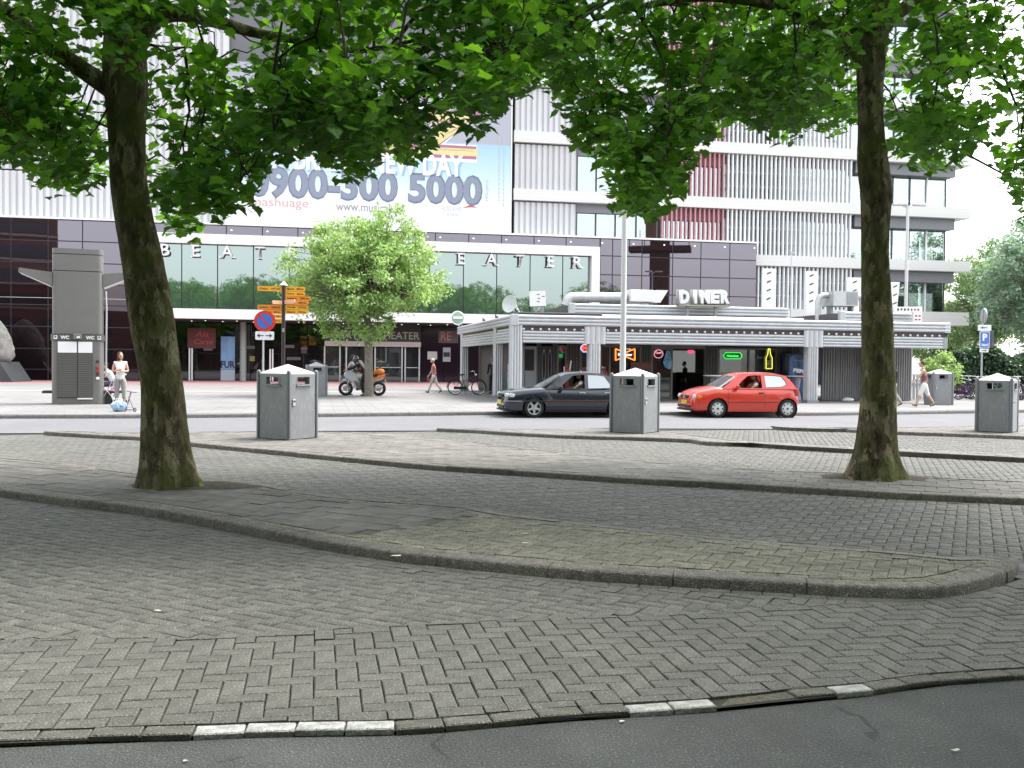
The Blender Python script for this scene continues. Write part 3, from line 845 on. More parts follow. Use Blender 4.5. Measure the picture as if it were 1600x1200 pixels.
def plane_tree(label, trunk_px, Y, limbs, clumps_fn, seed, zbase, nleafobj=300):
    rng = np.random.default_rng(seed)
    base = DD(trunk_px[0][0], trunk_px[0][1], Y); base.z = zbase
    root = empty('plane_tree', base, 0, label, 'tree', 'plane trees along the taxi lanes')
    k = (DD(900, 600, Y) - DD(800, 600, Y)).length / 100
    path = [DD(x, y, Y) - base for x, y, w in trunk_px]; path[0].z = -.12
    rad = [w * k / 2 for x, y, w in trunk_px]
    bark_tube(path, rad, 44, .05, .42, seed).build('trunk', M_BARK, root, smooth=180)
    skel = [(path[-1] * (1 - t) + path[-3] * t, rad[-1]) for t in (0, .5)]
    for lp in limbs:
        pts = [DD(x, y, Y + dy) - base for x, y, w, dy in lp]; rr = [w * k / 2 for x, y, w, dy in lp]
        bark_tube(pts, rr, 18, .10, 0, seed + 3).build('limb', M_BARK, root, smooth=180)
        for i in range(len(pts) - 1):
            for t in np.linspace(0, 1, 5): skel.append((pts[i].lerp(pts[i+1], t), rr[i]*(1-t) + rr[i+1]*t))
    CL = clumps_fn(rng)                                # n x 4 : x y z radius (world)
    # branches: from the nearest place on the limbs, sagging out to each clump
    br = MB(); SK = np.array([tuple(p) for p, r in skel])
    tips = []
    for (x, y, z, r) in CL:
        e = Vector((x, y, z)) - base
        pool = np.vstack([SK, np.array(tips)]) if tips else SK
        dd = np.linalg.norm(pool - np.array(e), axis=1) + np.where(pool[:, 2] > e.z + .6, .0, .35); i = int(dd.argmin())
        s0 = Vector(pool[i]); mid = s0.lerp(e, .5) + Vector((0, 0, .12 * (e - s0).length)) + Vector(rng.normal(0, .06, 3))
        e.z += .08 + .25 * r; q = [s0, s0.lerp(mid, .55) + Vector((0, 0, .06 + rng.normal(0, .04))), mid, mid.lerp(e, .55) + Vector((rng.normal(0, .05), 0, .09)), e]
        L_ = (e - s0).length; r0 = min(.035, .008 + .009 * L_)
        br.tube(q, [r0, r0*.85, r0*.65, r0*.5, .004], 5, cap=False)
        for w in range(3):
            dv = Vector(rng.normal(0, 1, 3)) * r * .28; dv.z = abs(dv.z)
            br.tube([mid.lerp(e, .6), e + dv * .5, e + dv], [.006, .005, .003], 4, cap=False)
        tips.append(tuple(e)); tips.append(tuple(mid))
        # seed balls hanging below a few clumps
    o = br.build('branch', M_TWIG, root, smooth=180); o['kind'] = 'stuff'
    return root, base, CL, rng

def hull_fn(H):
    xs = [p[0] for p in H]; ys = [p[1] for p in H]
    return lambda x: np.interp(x, xs, ys)
def grow(root, base, CL, rng, hull, per, size, nobj, m=M_LEAF):
    C = []
    for (x, y, z, r) in CL:
        n = max(6, int(per * (r / .45)**2 * rng.uniform(.75, 1.2)))
        p = rng.normal(0, 1, (n, 3)); p /= np.linalg.norm(p, axis=1)[:, None]
        p *= (rng.random(n)**.45)[:, None] * r * np.array([1.0, 1.0, .72])
        C.append(p + np.array([x, y, z]))
    C = np.vstack(C)
    S = rng.uniform(.48, 1.25, len(C)) * size
    keep = np.ones(len(C), bool)
    if hull is not None:
        d = (C - np.array([0, 0, EYE])) @ np.array(CAMROT)
        px = 800 + 1550 * d[:, 0] / -d[:, 2]; py = 600 - 1550 * d[:, 1] / -d[:, 2]
        pr = 1550 * S / np.maximum(1, -d[:, 2])
        infr = (d[:, 2] < 0) & (px > -120) & (px < 1720)
        keep &= ~(infr & (py + pr * .55 > hull(px)))
    C = C[keep]; S = S[keep]
    Rm = rot_mats(rng, len(C), .8)
    C0 = C - np.array(base)
    idx = np.arange(len(C))
    if nobj:
        d = (C - np.array([0, 0, EYE])) @ np.array(CAMROT)
        px = 800 + 1550 * d[:, 0] / -d[:, 2]; py = 600 - 1550 * d[:, 1] / -d[:, 2]
        ok = (d[:, 2] < 0) & (px > 5) & (px < 1595) & (py > 5)
        score = np.where(ok, S / -d[:, 2], 0); o = np.argsort(-score)
        objs, idx = o[:nobj], o[nobj:]
        me = leaf_mesh(m)
        for j in objs:
            Mx = Matrix([[*(Rm[j][0] * S[j]), C0[j][0]], [*(Rm[j][1] * S[j]), C0[j][1]], [*(Rm[j][2] * S[j]), C0[j][2]], [0, 0, 0, 1]])
            inst('leaf', me, root, Mx)
    leaves_stuff('foliage', C0[idx], S[idx], rng, m, root, Rm=Rm[idx])

H1 = hull_fn([(-400,300),(-60,300),(0,262),(40,275),(75,338),(100,305),(140,328),(165,290),(182,250),(235,320),(262,388),(300,392),(318,345),(350,368),(400,350),(410,290),(440,262),(490,255),(530,295),(575,295),(602,235),(636,275),(660,272),(682,220),(710,208),(745,238),(775,192),(800,160),(830,168),(842,120),(852,60),(862,-20),(900,-300)])
H2 = hull_fn([(760,-300),(800,-20),(822,60),(845,155),(865,172),(880,220),(900,244),(930,252),(945,305),(960,338),(1000,348),(1050,355),(1068,300),(1095,250),(1140,200),(1200,215),(1205,258),(1240,272),(1265,205),(1300,252),(1325,205),(1345,185),(1385,275),(1480,280),(1500,266),(1535,230),(1560,300),(1580,312),(1600,365),(1700,380),(2100,380)])
def make_clumps(x0, x1, Y, hull, ctr, rads, nvis, nup, gaps=(), trunk=()):
    tr_px = sorted(trunk, key=lambda q_: q_[1])
    def fn(rng):
        out = []
        # the skirt of the crown: low hanging clumps round the whole tree, as low as they hang in the photograph
        tries = 0
        while len(out) < nvis and tries < 20000:
            tries += 1
            px = rng.uniform(x0, x1); yb = rng.triangular(Y - 3.6, Y - .3, Y + 4.2); r = rng.uniform(.30, .55)
            prx = 1550 * r / yb
            lim = min(float(hull(px + d_)) for d_ in (-16, 0, 16)) - prx * .40
            py = lim - abs(rng.normal(0, 1)) * 95 if rng.random() < .55 else rng.uniform(-160, max(lim, -159))
            if py < -160: continue
            if yb < Y + .5 and abs(px - float(np.interp(py, [q_[1] for q_ in tr_px], [q_[0] for q_ in tr_px]))) < 46 + prx * .5 and py > 55 + rng.uniform(-30, 30): continue
            if any((px - gx)**2 / gw**2 + (py - gy)**2 / gh**2 < 1 for gx, gy, gw, gh in gaps): continue
            p = DD(px, py, yb)
            if ((p.x - ctr[0]) / (rads[0]*1.12))**2 + ((p.y - ctr[1]) / (rads[1]*1.05))**2 > 1: continue
            out.append((p.x, p.y, p.z, r))
        # the crown above and behind the frame
        k = 0
        while k < nup:
            v = rng.normal(0, 1, 3); v /= np.linalg.norm(v); v *= rng.random()**.30
            p = np.array(ctr) + v * np.array(rads); r = rng.uniform(.42, .70)
            q = PX(p)
            if p[2] < ctr[2] - .75 * rads[2]: continue
            if q[0] > -9000 and -150 < q[0] < 1750 and q[1] > -60: continue
            out.append((*p, r)); k += 1
        return np.array(out)
    return fn
trunk1 = [(266,764,82),(262,740,80),(259,700,73),(257,660,67),(253,600,62),(246,550,64),(238,500,66),(229,450,63),(221,400,61),(211,350,57),(203,300,54),(200,250,54),(198,200,56),(197,160,62),(195,120,66),(193,60,58),(196,0,52),(202,-90,44),(215,-200,34),(225,-330,24),(222,-480,12)]
limbs1 = [[(190,150,34,0),(150,122,30,-.1),(100,90,27,-.2),(45,48,24,-.3),(0,12,22,-.5),(-90,-60,18,-.8),(-230,-150,13,-1.2),(-370,-200,8,-1.5)],
          [(200,110,34,0),(222,40,30,.1),(250,12,27,.2),(300,22,23,.2),(345,34,20,.3),(400,55,16,.5),(470,62,12,.7),(560,85,9,1.0),(660,60,6,1.3)],
          [(200,40,30,.1),(240,-60,26,.8),(330,-160,20,1.8),(430,-200,14,2.8),(520,-230,8,3.6)],
          [(198,20,30,-.1),(180,-90,26,-1.0),(160,-180,20,-2.0),(140,-230,13,-3.0)],
          [(200,-120,24,0),(320,-260,18,-.3),(450,-340,12,-.6),(560,-380,7,-.8)],
          [(210,-150,24,0),(90,-300,17,.6),(-60,-400,10,1.2)]]
r1t = plane_tree('thick plane tree leaning left, moss on its trunk, in the nearest traffic island', trunk1, 12.39, limbs1,
                 make_clumps(-90, 850, 12.39, H1, (-4.7, 12.4, 7.6), (5.4, 5.2, 4.1), 390, 260, gaps=[(145,55,14,24),(540,75,20,16),(660,80,38,16),(610,158,34,18),(735,85,30,12),(470,110,18,14),(345,190,22,10)], trunk=trunk1), 11, .075)
grow(*r1t, H1, 46, .152, 300)
trunk2 = [(1366,752,84),(1367,735,74),(1369,700,62),(1371,650,54),(1373,600,50),(1372,550,47),(1371,500,46),(1369,450,43),(1367,400,40),(1368,350,42),(1370,300,46),(1363,260,46),(1361,200,38),(1360,150,36),(1361,100,42),(1366,50,44),(1371,0,40),(1378,-90,34),(1385,-200,27),(1380,-330,18),(1384,-470,9)]
limbs2 = [[(1362,115,24,0),(1340,75,22,0),(1300,45,19,-.1),(1250,20,17,-.2),(1180,0,15,-.4),(1080,-6,12,-.7),(1000,10,9,-.9),(930,30,6,-1)],
          [(1366,60,24,0),(1400,20,21,.1),(1460,-20,18,.2),(1540,-40,14,.3),(1640,-60,10,.3),(1760,-90,6,.3)],
          [(1371,-10,24,0),(1330,-110,20,-1),(1280,-180,15,-2),(1240,-230,9,-3)],
          [(1372,-40,24,0),(1420,-130,19,1),(1460,-200,14,2),(1490,-240,8,3)],
          [(1382,-160,20,0),(1280,-290,14,.2),(1160,-360,8,.4)],
          [(1384,-180,20,0),(1490,-320,14,-.3),(1600,-400,8,-.6)]]
r2t = plane_tree('straight plane tree standing in the long traffic island in front of the diner', trunk2, 14.14, limbs2,
                 make_clumps(800, 1680, 14.14, H2, (5.2, 14.1, 8.0), (5.6, 5.2, 4.5), 390, 260, gaps=[(1345,25,12,12),(1550,160,42,34),(1500,130,30,22),(1570,205,34,30),(1450,75,16,10),(925,45,20,20),(1160,130,30,14),(830,40,16,30),(1575,35,10,8)], trunk=trunk2), 23, .075)
grow(*r2t, H2, 46, .152, 300)

# more plane trees of the same rows, beside and behind the camera: they shade the foreground and show in the theatre's glass
def tree_copy(src, loc, rz, sc):
    c = src.copy(); COL.objects.link(c)
    for ch in src.children:
        if ch.name.startswith('leaf'): continue
        d = ch.copy(); COL.objects.link(d); d.parent = c
    c.location = loc; c.rotation_euler = (0, 0, rz); c.scale = (sc, sc, sc)
    return c
for i, (x, y, a, s) in enumerate([(-9.4, 4.6, 40, 1.0), (-1.0, -3.2, 130, 1.05), (9.3, 5.4, 250, 1.0), (6.5, -3.0, 75, 1.0), (-7.5, -4.5, 190, 1.0), (-6, -11, 10, 1.1), (4.5, -10.5, 200, 1.0), (-17.5, 10, 300, .95), (17.5, 10.5, 80, .95),
                                  (15.5, -5, 20, 1.1), (24, 0, 150, 1.05), (32, -4, 280, 1.0), (41, 1, 60, 1.1), (-18, -4, 100, 1.05), (20, -14, 330, 1.15), (-13, -18, 220, 1.1)]):
    c = tree_copy(r1t[0] if i % 2 else r2t[0], (x, y, 0), R(a), s)
    c['label'] = 'plane tree of the same row, standing outside the picture'; c['group'] = 'plane trees outside the picture'

# ---- smaller trees
def small_tree(name, label, loc, h, crown_z, rads, trunk_r, m, nclump, per, size, seed, group=None, lean=(0, 0), lobed=False, crx=.5, shape=None, gap=None, updir=.3):
    rng = np.random.default_rng(seed)
    root = empty(name, loc, 0, label, 'tree', group)
    top = Vector((lean[0], lean[1], crown_z + rads[2] * .3))
    bark_tube([Vector((0, 0, -.1)), Vector((lean[0]*.15, 0, crown_z*.35)), Vector((lean[0]*.6, lean[1]*.6, crown_z*.75)), top], [trunk_r*1.15, trunk_r, trunk_r*.8, trunk_r*.3], 14, .15, .25, seed).build('trunk', M_BARKG, root, smooth=180)
    br = MB(); C = []
    for k in range(nclump):
        v = rng.normal(0, 1, 3); v /= np.linalg.norm(v); v *= rng.random()**.38
        q = v.copy()
        sc = 1 + .42 * noise.noise((v[0]*1.7 + seed, v[1]*1.7, v[2]*1.7))
        if shape is not None: sc *= shape(v)
        p = np.array([lean[0], lean[1], crown_z]) + q * sc * np.array(rads)
        r = rng.uniform(.7, 1.15) * crx
        n = int(per * rng.uniform(.7, 1.3))
        w = rng.normal(0, 1, (n, 3)); w /= np.linalg.norm(w, axis=1)[:, None]; w *= (rng.random(n)**.5)[:, None] * r * np.array([1, 1, .8])
        C.append(w + p)
        s0 = Vector((lean[0]*.7, lean[1]*.7, crown_z - rads[2]*.75 + .9 * rads[2] * rng.random())); e = Vector(p); md = s0.lerp(e, .5) + Vector((0, 0, .1*rads[2]*.3))
        br.tube([s0, md, e], [trunk_r*.28, trunk_r*.16, trunk_r*.05], 4, cap=False)
    o = br.build('branch', M_BARKG, root, smooth=180); o['kind'] = 'stuff'
    C = np.vstack(C)
    leaves_stuff('foliage', C, rng.uniform(.7, 1.25, len(C)) * size, rng, m, root, lobed=lobed, updir=updir)
    return root
M_BARKG = mat('grey bark', (.20, .18, .145), .95, var=.35, scale=8, bump=.8, bscale=25)
pt = G(577, 619, .12)
small_tree('lime_tree', 'young round-crowned lime tree on the plaza in front of the theatre entrance', pt, 8, 5.3, (3.1, 2.8, 2.65), .17, M_LIME, 400, 95, .15, 5, lean=(-.25, 0), crx=.46)

# ================================================================ THEATRE AND OFFICE TOWER
M_CLAD = mat('white ribbed metal', (.60, .60, .61), .5, var=.05, scale=1.5, stretch=(1, 1, .2), tint=.05)
M_CLADGAP = mat('shadow gap', (.16, .16, .17), .8)
M_WHITEF = mat('white painted panel', (.84, .84, .83), .5)
M_MULL = mat('dark mullion', (.035, .035, .04), .5)
M_DARKIN = mat('dark interior', (.030, .024, .026), .7)
M_SOFFIT = mat('red brown soffit', (.075, .045, .045), .6)
M_SILVER = mat('brushed steel', (.55, .56, .57), .35, metal=.6)
M_PURPLE = mirror_glass('purple grey glass', (.17, .155, .18), (.04, .035, .042), .82, .01, .05)
M_GREEN = mirror_glass('green theatre glass', (.30, .355, .345), (.11, .145, .137), .72, .012, .03)
M_DKGLASS = mirror_glass('dark shop glass', (.10, .10, .11), (.018, .015, .018), .75, .02, .05)
M_DOORGL = mirror_glass('door glass', (.20, .22, .22), (.05, .055, .055), .6, .02, .04)
M_DKPURP = mirror_glass('dark purple foyer glass', (.085, .07, .08), (.032, .021, .024), .78, .015, .05)
M_PURPWALL = mirror_glass('dark purple wall panel', (.08, .07, .085), (.035, .022, .032), .45, .08)
M_LETTER = mat('white letter', (.82, .82, .82), .4)
M_LETSIDE = mat('letter side', (.25, .25, .25), .5)
M_SPOT = mat('lit ceiling spot', (.9, .9, .85), .4, emit=(1, .97, .9), estr=.5)
CUBE = {}
def unit(m, ch=0.0):
    if m.name not in CUBE:
        mb = MB(); mb.box((-.5, -.5, -.5), (.5, .5, .5)); CUBE[m.name] = mb.mesh('block', m)
    return CUBE[m.name]
def block(name, m, parent, lo, hi, rot=(0, 0, 0)):
    c = [(lo[i] + hi[i]) / 2 for i in range(3)]; s = [abs(hi[i] - lo[i]) for i in range(3)]
    return inst(name, unit(m), parent, TRS(c, rot, s))
def U(px, py=480, y=0.0): return LP(FROOT, px, py, y)[0]
def V_(px, py, y=0.0): return LP(FROOT, px, py, y)[1]

th = empty('theatre', (0, 70, 0), FA, 'wide theatre with white ribbed metal upper wall and green glass front in a white frame', 'theatre')
# body behind everything
block('wall', M_CLADGAP, th, (-40, 1.2, 4.4), (0.1, 30, 28))
block('roof_slab', M_CLADGAP, th, (-40, .12, 4.9), (18.25, 1.1, 10.5))
VT = 10.55
# ribbed cladding, three storeys of panels left of the banner, the joints between storeys as in the photo
rowz = [VT + .1, 13.75, 17.75, 21.75, 25.75]
pm = MB()
prof = [(-.20, 0), (-.17, -.13), (.05, -.13), (.09, 0), (.2, 0)]
n_ = len(prof)
pm.add([(x, y, 0) for x, y in prof] + [(x, y, 1) for x, y in prof], [(i, i+1, n_+i+1, n_+i) for i in range(n_-1)])
pm.add([(-.2, .02, 0), (.2, .02, 0), (.2, .02, 1), (-.2, .02, 1)], [(0, 3, 2, 1)])
PANEL = pm.mesh('cladding_panel', M_CLAD)
ub0, ub1 = U(352, 250, .6), U(798, 250, .6)
for r in range(4):
    u = -39.0
    while u < .0:
        if not (ub0 + .3 < u < ub1 - .3):
            inst('cladding_panel', PANEL, th, TRS((u, .95 - .004 * (r % 2), rowz[r] + .05), (0, 0, 0), (1.03, 1, rowz[r+1] - rowz[r] - .10)))
        u += .412
block('coping', M_WHITEF, th, (-40, -.12, VT), (18.3, .9, VT + .12))
# purple glass
RZ = [VT - .03, 9.15, 7.75, 6.38, 5.02, 3.62, 2.2, .85, .05]
def panes(name, m, us, vs, y=0.0, gap=.035, th_=.03, parent=th):
    for a, b in zip(us[:-1], us[1:]):
        for c, d in zip(vs[:-1], vs[1:]):
            block(name, m, parent, (min(a, b) + gap, y, min(c, d) + gap), (max(a, b) - gap, y + th_, max(c, d) - gap))
usL = [-37.9, -35.3, U(17), U(75), U(129), -25.0, -24.15]
panes('glass_panel', M_PURPLE, usL, RZ[:4])
panes('glass_panel', M_DKPURP, usL, RZ[3:])
block('backing', M_MULL, th, (-40, .04, 0), (-24.1, .1, VT))
usT = [-24.15 + i * 2.33 for i in range(14)]; usT[-1] = 6.3
panes('glass_panel', M_PURPLE, usT, [VT - .03, 9.86])
usR = [U(937), U(956), U(1002), U(1050), U(1094), U(1139), U(1181)]
panes('glass_panel', M_PURPLE, usR, [VT - .03, 9.3, 7.95, 6.6, 5.25, 3.9])
block('backing', M_MULL, th, (-24.1, .041, 4.9), (18.27, .1, VT))
block('glass_end_wall', M_MULL, th, (18.2, .1, 0), (18.3, 1.15, VT))
# small ceiling lamps seen in the top strip
for i, u in enumerate([U(790) + 2.33 * k for k in range(-8, 9)]):
    block('lamp', M_SPOT, th, (u - .05, -.012, 10.19), (u + .05, -.004, 10.25))
# white frame and green panes
FX0, FX1 = -24.1, U(937, 430, -.5)
block('frame_top', M_WHITEF, th, (FX0, -.55, 9.22), (FX1, -.006, 9.86))
block('frame_sill', M_WHITEF, th, (FX0, -.55, 4.28), (FX1, -.006, 4.93))
block('frame_side', M_WHITEF, th, (FX1 - .6, -.55, 4.935), (FX1, -.006, 9.215))
gpx = [240, 284, 340, 396, 452, 508, 563, 617, 671, 724, 776, 828, 879, 926]
gus = [U(x, 430) for x in gpx]; gus[0] = FX0
panes('window_pane', M_GREEN, gus, [9.21, 4.94], y=-.02)
# letters standing in front of the panes
SER = {'B': ((0, 0), (0, 1)), 'E': ((0, 0), (0, 1)), 'A': ((.0, 0), (1.0, 0)), 'T': ((.5, 0),), 'R': ((0, 0), (0, 1), (1, 0)), 'I': ((.5, 0), (.5, 1)), 'X': ((0.05, 0), (.95, 0), (.05, 1), (.95, 1)), 'H': ((.06, 0), (.94, 0), (.06, 1), (.94, 1))}
def serif_letter(name, ch, h, parent, loc, m=M_LETTER, depth=.07, w=None):
    me = text_mesh(name, ch, 1.0, m, 0.0, .012)
    xs = [v.co.x for v in me.vertices]; ys = [v.co.y for v in me.vertices]
    x0, x1, y0, y1 = min(xs), max(xs), min(ys), max(ys); k = h / (y1 - y0); w = w or (x1 - x0) * k
    bm = bmesh.new(); bm.from_mesh(me)
    for v in bm.verts: v.co.x = ((v.co.x - x0) / (x1 - x0) - .5) * w; v.co.y = ((v.co.y - y0) / (y1 - y0) - .5) * h
    ext_ = bmesh.ops.extrude_face_region(bm, geom=bm.faces[:])
    for v in [g for g in ext_['geom'] if isinstance(g, bmesh.types.BMVert)]: v.co.z += depth
    s = h * .17
    for i, (fx, fy) in enumerate(SER.get(ch, ())):
        cx = (fx - .5) * w; cx += s*.35 if fx == 0 and ch in 'BER' else 0
        r = bmesh.ops.create_cube(bm, size=1.0)
        for v in r['verts']: v.co = Vector((cx + v.co.x * 2 * s, (fy - .5) * h * (1 - .06) + v.co.y * h * .065, depth/2 + .002*i + v.co.z * depth * .9))
    bmesh.ops.recalc_face_normals(bm, faces=bm.faces)
    bm.to_mesh(me); bm.free()
    return inst(name, me, parent, Matrix.Translation(loc) @ UPRIGHT)
for ch, px in zip('BEATRIX', [258, 306, 355, 406, 458, 511, 560]):
    serif_letter('letter', ch, .80, th, (U(px, 395, -.4), -.40, 8.74))
for ch, px in zip('THEATER', [617, 670, 721, 768, 813, 861, 903]):
    serif_letter('letter', ch, .80, th, (U(px, 400, -.4), -.40, 8.74))
# recessed ground floor
block('soffit', M_SOFFIT, th, (-24.1, 0.02, 4.22), (30, 9.0, 4.279))
for i in range(18):
    for j in range(2):
        block('spot', M_SPOT, th, (-23 + i*2.05 + j, .9 + 1.3*j, 4.19), (-22.92 + i*2.05 + j, .98 + 1.3*j, 4.215))
block('side_wall', M_MULL, th, (-24.15, .11, 0), (-24.0, 3.0, 4.2))
block('floor_wall', M_DARKIN, th, (-24.1, 3.15, 0), (30, 3.3, 4.2))
sus = [-23.95 + k * 1.95 for k in range(8)]
panes('shop_pane', M_DKGLASS, sus + [U(507, 560, 3)], [4.15, 2.05, .12], y=3.0)
E0, E1 = U(507, 560, 2.6), U(657, 560, 2.6)
block('entrance_header', M_MULL, th, (E0, 2.6, 3.0), (E1, 3.1, 4.21))
block('entrance_beam', mat('pale beam', (.50, .44, .42), .5), th, (E0, 2.35, 2.62), (E1, 3.0, 2.98))
for w_, x in (('BEATRIX', 557), ('THEATER', 626)):
    text('entrance_lettering', w_, .6, mat('pale olive lettering', (.38, .42, .30), .5), th, (U(x, 525, 2.58) - .15, 2.58, 3.43), width=(U(x+37) - U(x-37)) * .92, height=.52, depth=.01, bold=.005)
dpx = [507, 531, 541, 581, 586, 628, 633, 655]
dus = [U(x, 570, 2.7) for x in dpx]
panes('glass_door', M_DOORGL, [dus[0], (dus[1]+dus[2])/2, (dus[3]+dus[4])/2, (dus[5]+dus[6])/2, dus[7]], [2.6, .02], y=2.72, gap=.05)
for u in dus:
    block('door_post', M_SILVER, th, (u - .05, 2.62, .02), (u + .05, 2.70, 2.61))
for a, b in zip(dus[:-1:2], dus[1::2]):
    block('door_rail', M_SILVER, th, (a + .08, 2.66, 1.12), (b - .08, 2.69, 1.17))
panes('wall_panel', M_PURPWALL, [E1 + .05 + k * 1.65 for k in range(12)], [4.15, .05], y=2.8, gap=.012)
# things in the shop windows
block('poster', mat('pale poster', (.50, .50, .48), .6), th, (U(668, 555, 2.75), 2.74, 1.75), (U(683, 555, 2.75), 2.77, 2.32))
p_ = block('poster', mat('blue grey poster', (.34, .38, .42), .6), th, (U(692, 553, 2.75), 2.741, 1.60), (U(704, 553, 2.75), 2.771, 2.62))
block('poster_stripe', M_DARKIN, th, (U(693, 553, 2.72), 2.722, 1.95), (U(703, 553, 2.72), 2.732, 2.28))
block('lit_sign', mat('dim sign plate', (.11, .075, .08), .5), th, (U(685, 525, 2.75), 2.742, 2.95), (U(716, 525, 2.75), 2.772, 3.85))
text('lit_sign_lettering', 'RE', .7, mat('pale red lettering', (.50, .22, .20), .5), th, (U(697, 525, 2.7), 2.73, 3.45), width=.75, height=.62)
block('sign_board', mat('red brown sign board', (.13, .03, .03), .6), th, (U(293, 535, 2.9), 2.9, 2.35), (U(337, 535, 2.9), 2.94, 3.75))
rl = mat('red script lettering', (.45, .09, .07), .6)
text('sign_board_lettering', 'Ala', .6, rl, th, (U(315, 530, 2.88), 2.885, 3.35), width=.9, height=.42, shear=.3)
text('sign_board_lettering', 'Carte', .5, rl, th, (U(318, 542, 2.88), 2.885, 2.82), width=1.25, height=.36, shear=.3)
bp_ = block('window_poster', mat('blue window poster', (.10, .19, .42), .5, col2=(.22, .38, .62), scale=.6), th, (U(345, 560, 2.9), 2.9, .9), (U(367, 560, 2.9), 2.94, 3.2))
text('poster_lettering', 'FUR', .6, M_DARKIN, th, (U(356, 570, 2.88), 2.885, 1.25), width=.95, height=.5, bold=.02)
block('poster_foot', mat('pale poster foot', (.42, .46, .52), .6), th, (U(345, 560, 2.9), 2.901, .1), (U(367, 560, 2.9), 2.941, .88))
mb = MB(); mb.cyl((U(380, 560, 2.8), 2.7, .02), (U(380, 560, 2.8), 2.7, 4.2), .22, 16); mb.build('column', mat('grey green column', (.34, .37, .34), .5), th, smooth=True)
for x in (296, 300, 422, 426):
    block('door_handle', M_LETTER, th, (U(x, 570, 2.5) - .05, 2.5, .05), (U(x, 570, 2.5) + .05, 2.56, 2.35))
for k, (x0, x1, z) in enumerate(((440, 460, 2.45), (470, 480, 2.3), (318, 332, 2.2), (384, 398, 2.35), (448, 470, 1.6))):
    block('display', mat('dim display', (.10, .095, .10), .5), th, (U(x0, 560, 2.93), 2.93, z), (U(x1, 560, 2.93), 2.95, z + .22))
block('display', mat('dim yellow display', (.25, .22, .05), .5), th, (U(390, 560, 2.93), 2.93, 1.5), (U(398, 560, 2.93), 2.95, 1.85))
# railings and floor edges of the foyer showing through the left glass
for v in (5.45,):
    block('railing', M_SILVER, th, (-39, -.02, v), (-24.3, -.012, v + .03))

# ---------------------------------------------------------------- banner
bn = empty('banner', FROOT @ Vector((0, 0, 0)), FA, 'huge advertising banner with a phone number, fading from blue to white', 'banner')
def gradient_mat():
    m = bpy.data.materials.new('printed banner'); m.use_nodes = True; N = m.node_tree.nodes; L = m.node_tree.links; b = N['Principled BSDF']; b.inputs['Roughness'].default_value = .6
    tc = N.new('ShaderNodeTexCoord'); sp = N.new('ShaderNodeSeparateXYZ'); L.new(tc.outputs['Object'], sp.inputs[0])
    mr = N.new('ShaderNodeMapRange'); mr.inputs['From Min'].default_value = 10.6; mr.inputs['From Max'].default_value = 21.5; L.new(sp.outputs[2], mr.inputs[0])
    cr = N.new('ShaderNodeValToRGB'); L.new(mr.outputs[0], cr.inputs[0]); e = cr.color_ramp.elements
    e[0].position = .18; e[0].color = (.78, .79, .80, 1); e[1].position = .585; e[1].color = (.40, .41, .47, 1)
    k = e.new(.575); k.color = (.36, .56, .70, 1)
    k = e.new(.36); k.color = (.54, .70, .80, 1)
    L.new(cr.outputs[0], b.inputs['Base Color']); return m
YB = .60
def BU(px, py): return LP(FROOT, px, py, YB)[0]
def BV(px, py): return LP(FROOT, px, py, YB)[1]
mb = MB(); mb.box((ub0, YB, VT + .13), (ub1, YB + .12, 21.6)); mb.build('sheet', gradient_mat(), bn)
block('edge_tube', M_WHITEF, bn, (ub1 + .01, YB - .02, VT + .13), (ub1 + .09, YB + .1, 21.6))
M_NUM = mat('grey blue print', (.24, .27, .35), .6); M_NUM2 = mat('slate print', (.15, .18, .26), .6)
M_YEL = mat('pale yellow print', (.70, .62, .30), .6); M_MAUVE = mat('mauve print', (.42, .16, .26), .6); M_PW = mat('white print', (.85, .85, .85), .6)
def btext(name, s, m, x0, x1, y0, y1, dy=0.0, grow=0.0, bold=.02):
    a, b = BU(x0, (y0+y1)/2), BU(x1, (y0+y1)/2); xm = (x0+x1)/2; c, d = BV(xm, y1), BV(xm, y0)
    return text(name, s, 1, m, bn, ((a+b)/2, YB - .012 - dy, (c+d)/2), width=b - a + grow, height=d - c + grow, bold=bold)
btext('phone_number_outline', '0900-300 5000', M_NUM2, 389, 753, 267, 315, .0, .10, .045)
btext('phone_number', '0900-300 5000', M_NUM, 390, 752, 269, 313, .01, 0, .03)
btext('slogan_shadow', 'A BRAND NEW DAY', mat('blue shadow print', (.32, .46, .60), .6), 428, 728, 238, 273, 0, 0, .03)
btext('slogan', 'A BRAND NEW DAY', M_PW, 426, 724, 235, 270, .01, 0, .03)
btext('web_address', 'www.musicals.nl', mat('grey print', (.30, .29, .33), .6), 525, 630, 317, 331, 0, 0, .004)
btext('sponsor_name', 'mashuage', mat('pale red print', (.62, .36, .36), .6), 392, 482, 309, 327, 0, 0, .0)
btext('sponsor_line', 'HOLLAND', mat('pale grey print', (.50, .50, .52), .6), 689, 722, 323, 330, 0, 0, .0)
btext('sponsor_line', 'CASINO', mat('pale grey print', (.50, .50, .52), .6), 692, 720, 333, 338, 0, 0, .0)
mk = MB(); a, b = BU(722, 322), BU(746, 322); c = BV(735, 325)
mk.prism([(a, c - .05), (a + .55, c + .22), (b, c + .05), (a + .5, c + .06)], 0, .01, Matrix.Translation((0, YB - .02, 0)) @ UPRIGHT); mk.build('sponsor_mark', mat('red print', (.55, .10, .10), .6), bn)
btext('show_logo_edge', 'WIZ', M_PW, 405, 759, 162, 246, 0, .1, .10)
btext('show_logo_border', 'WIZ', M_MAUVE, 409, 755, 166, 242, .008, 0, .07)
btext('show_logo', 'WIZ', M_YEL, 414, 750, 171, 237, .016, 0, .02)
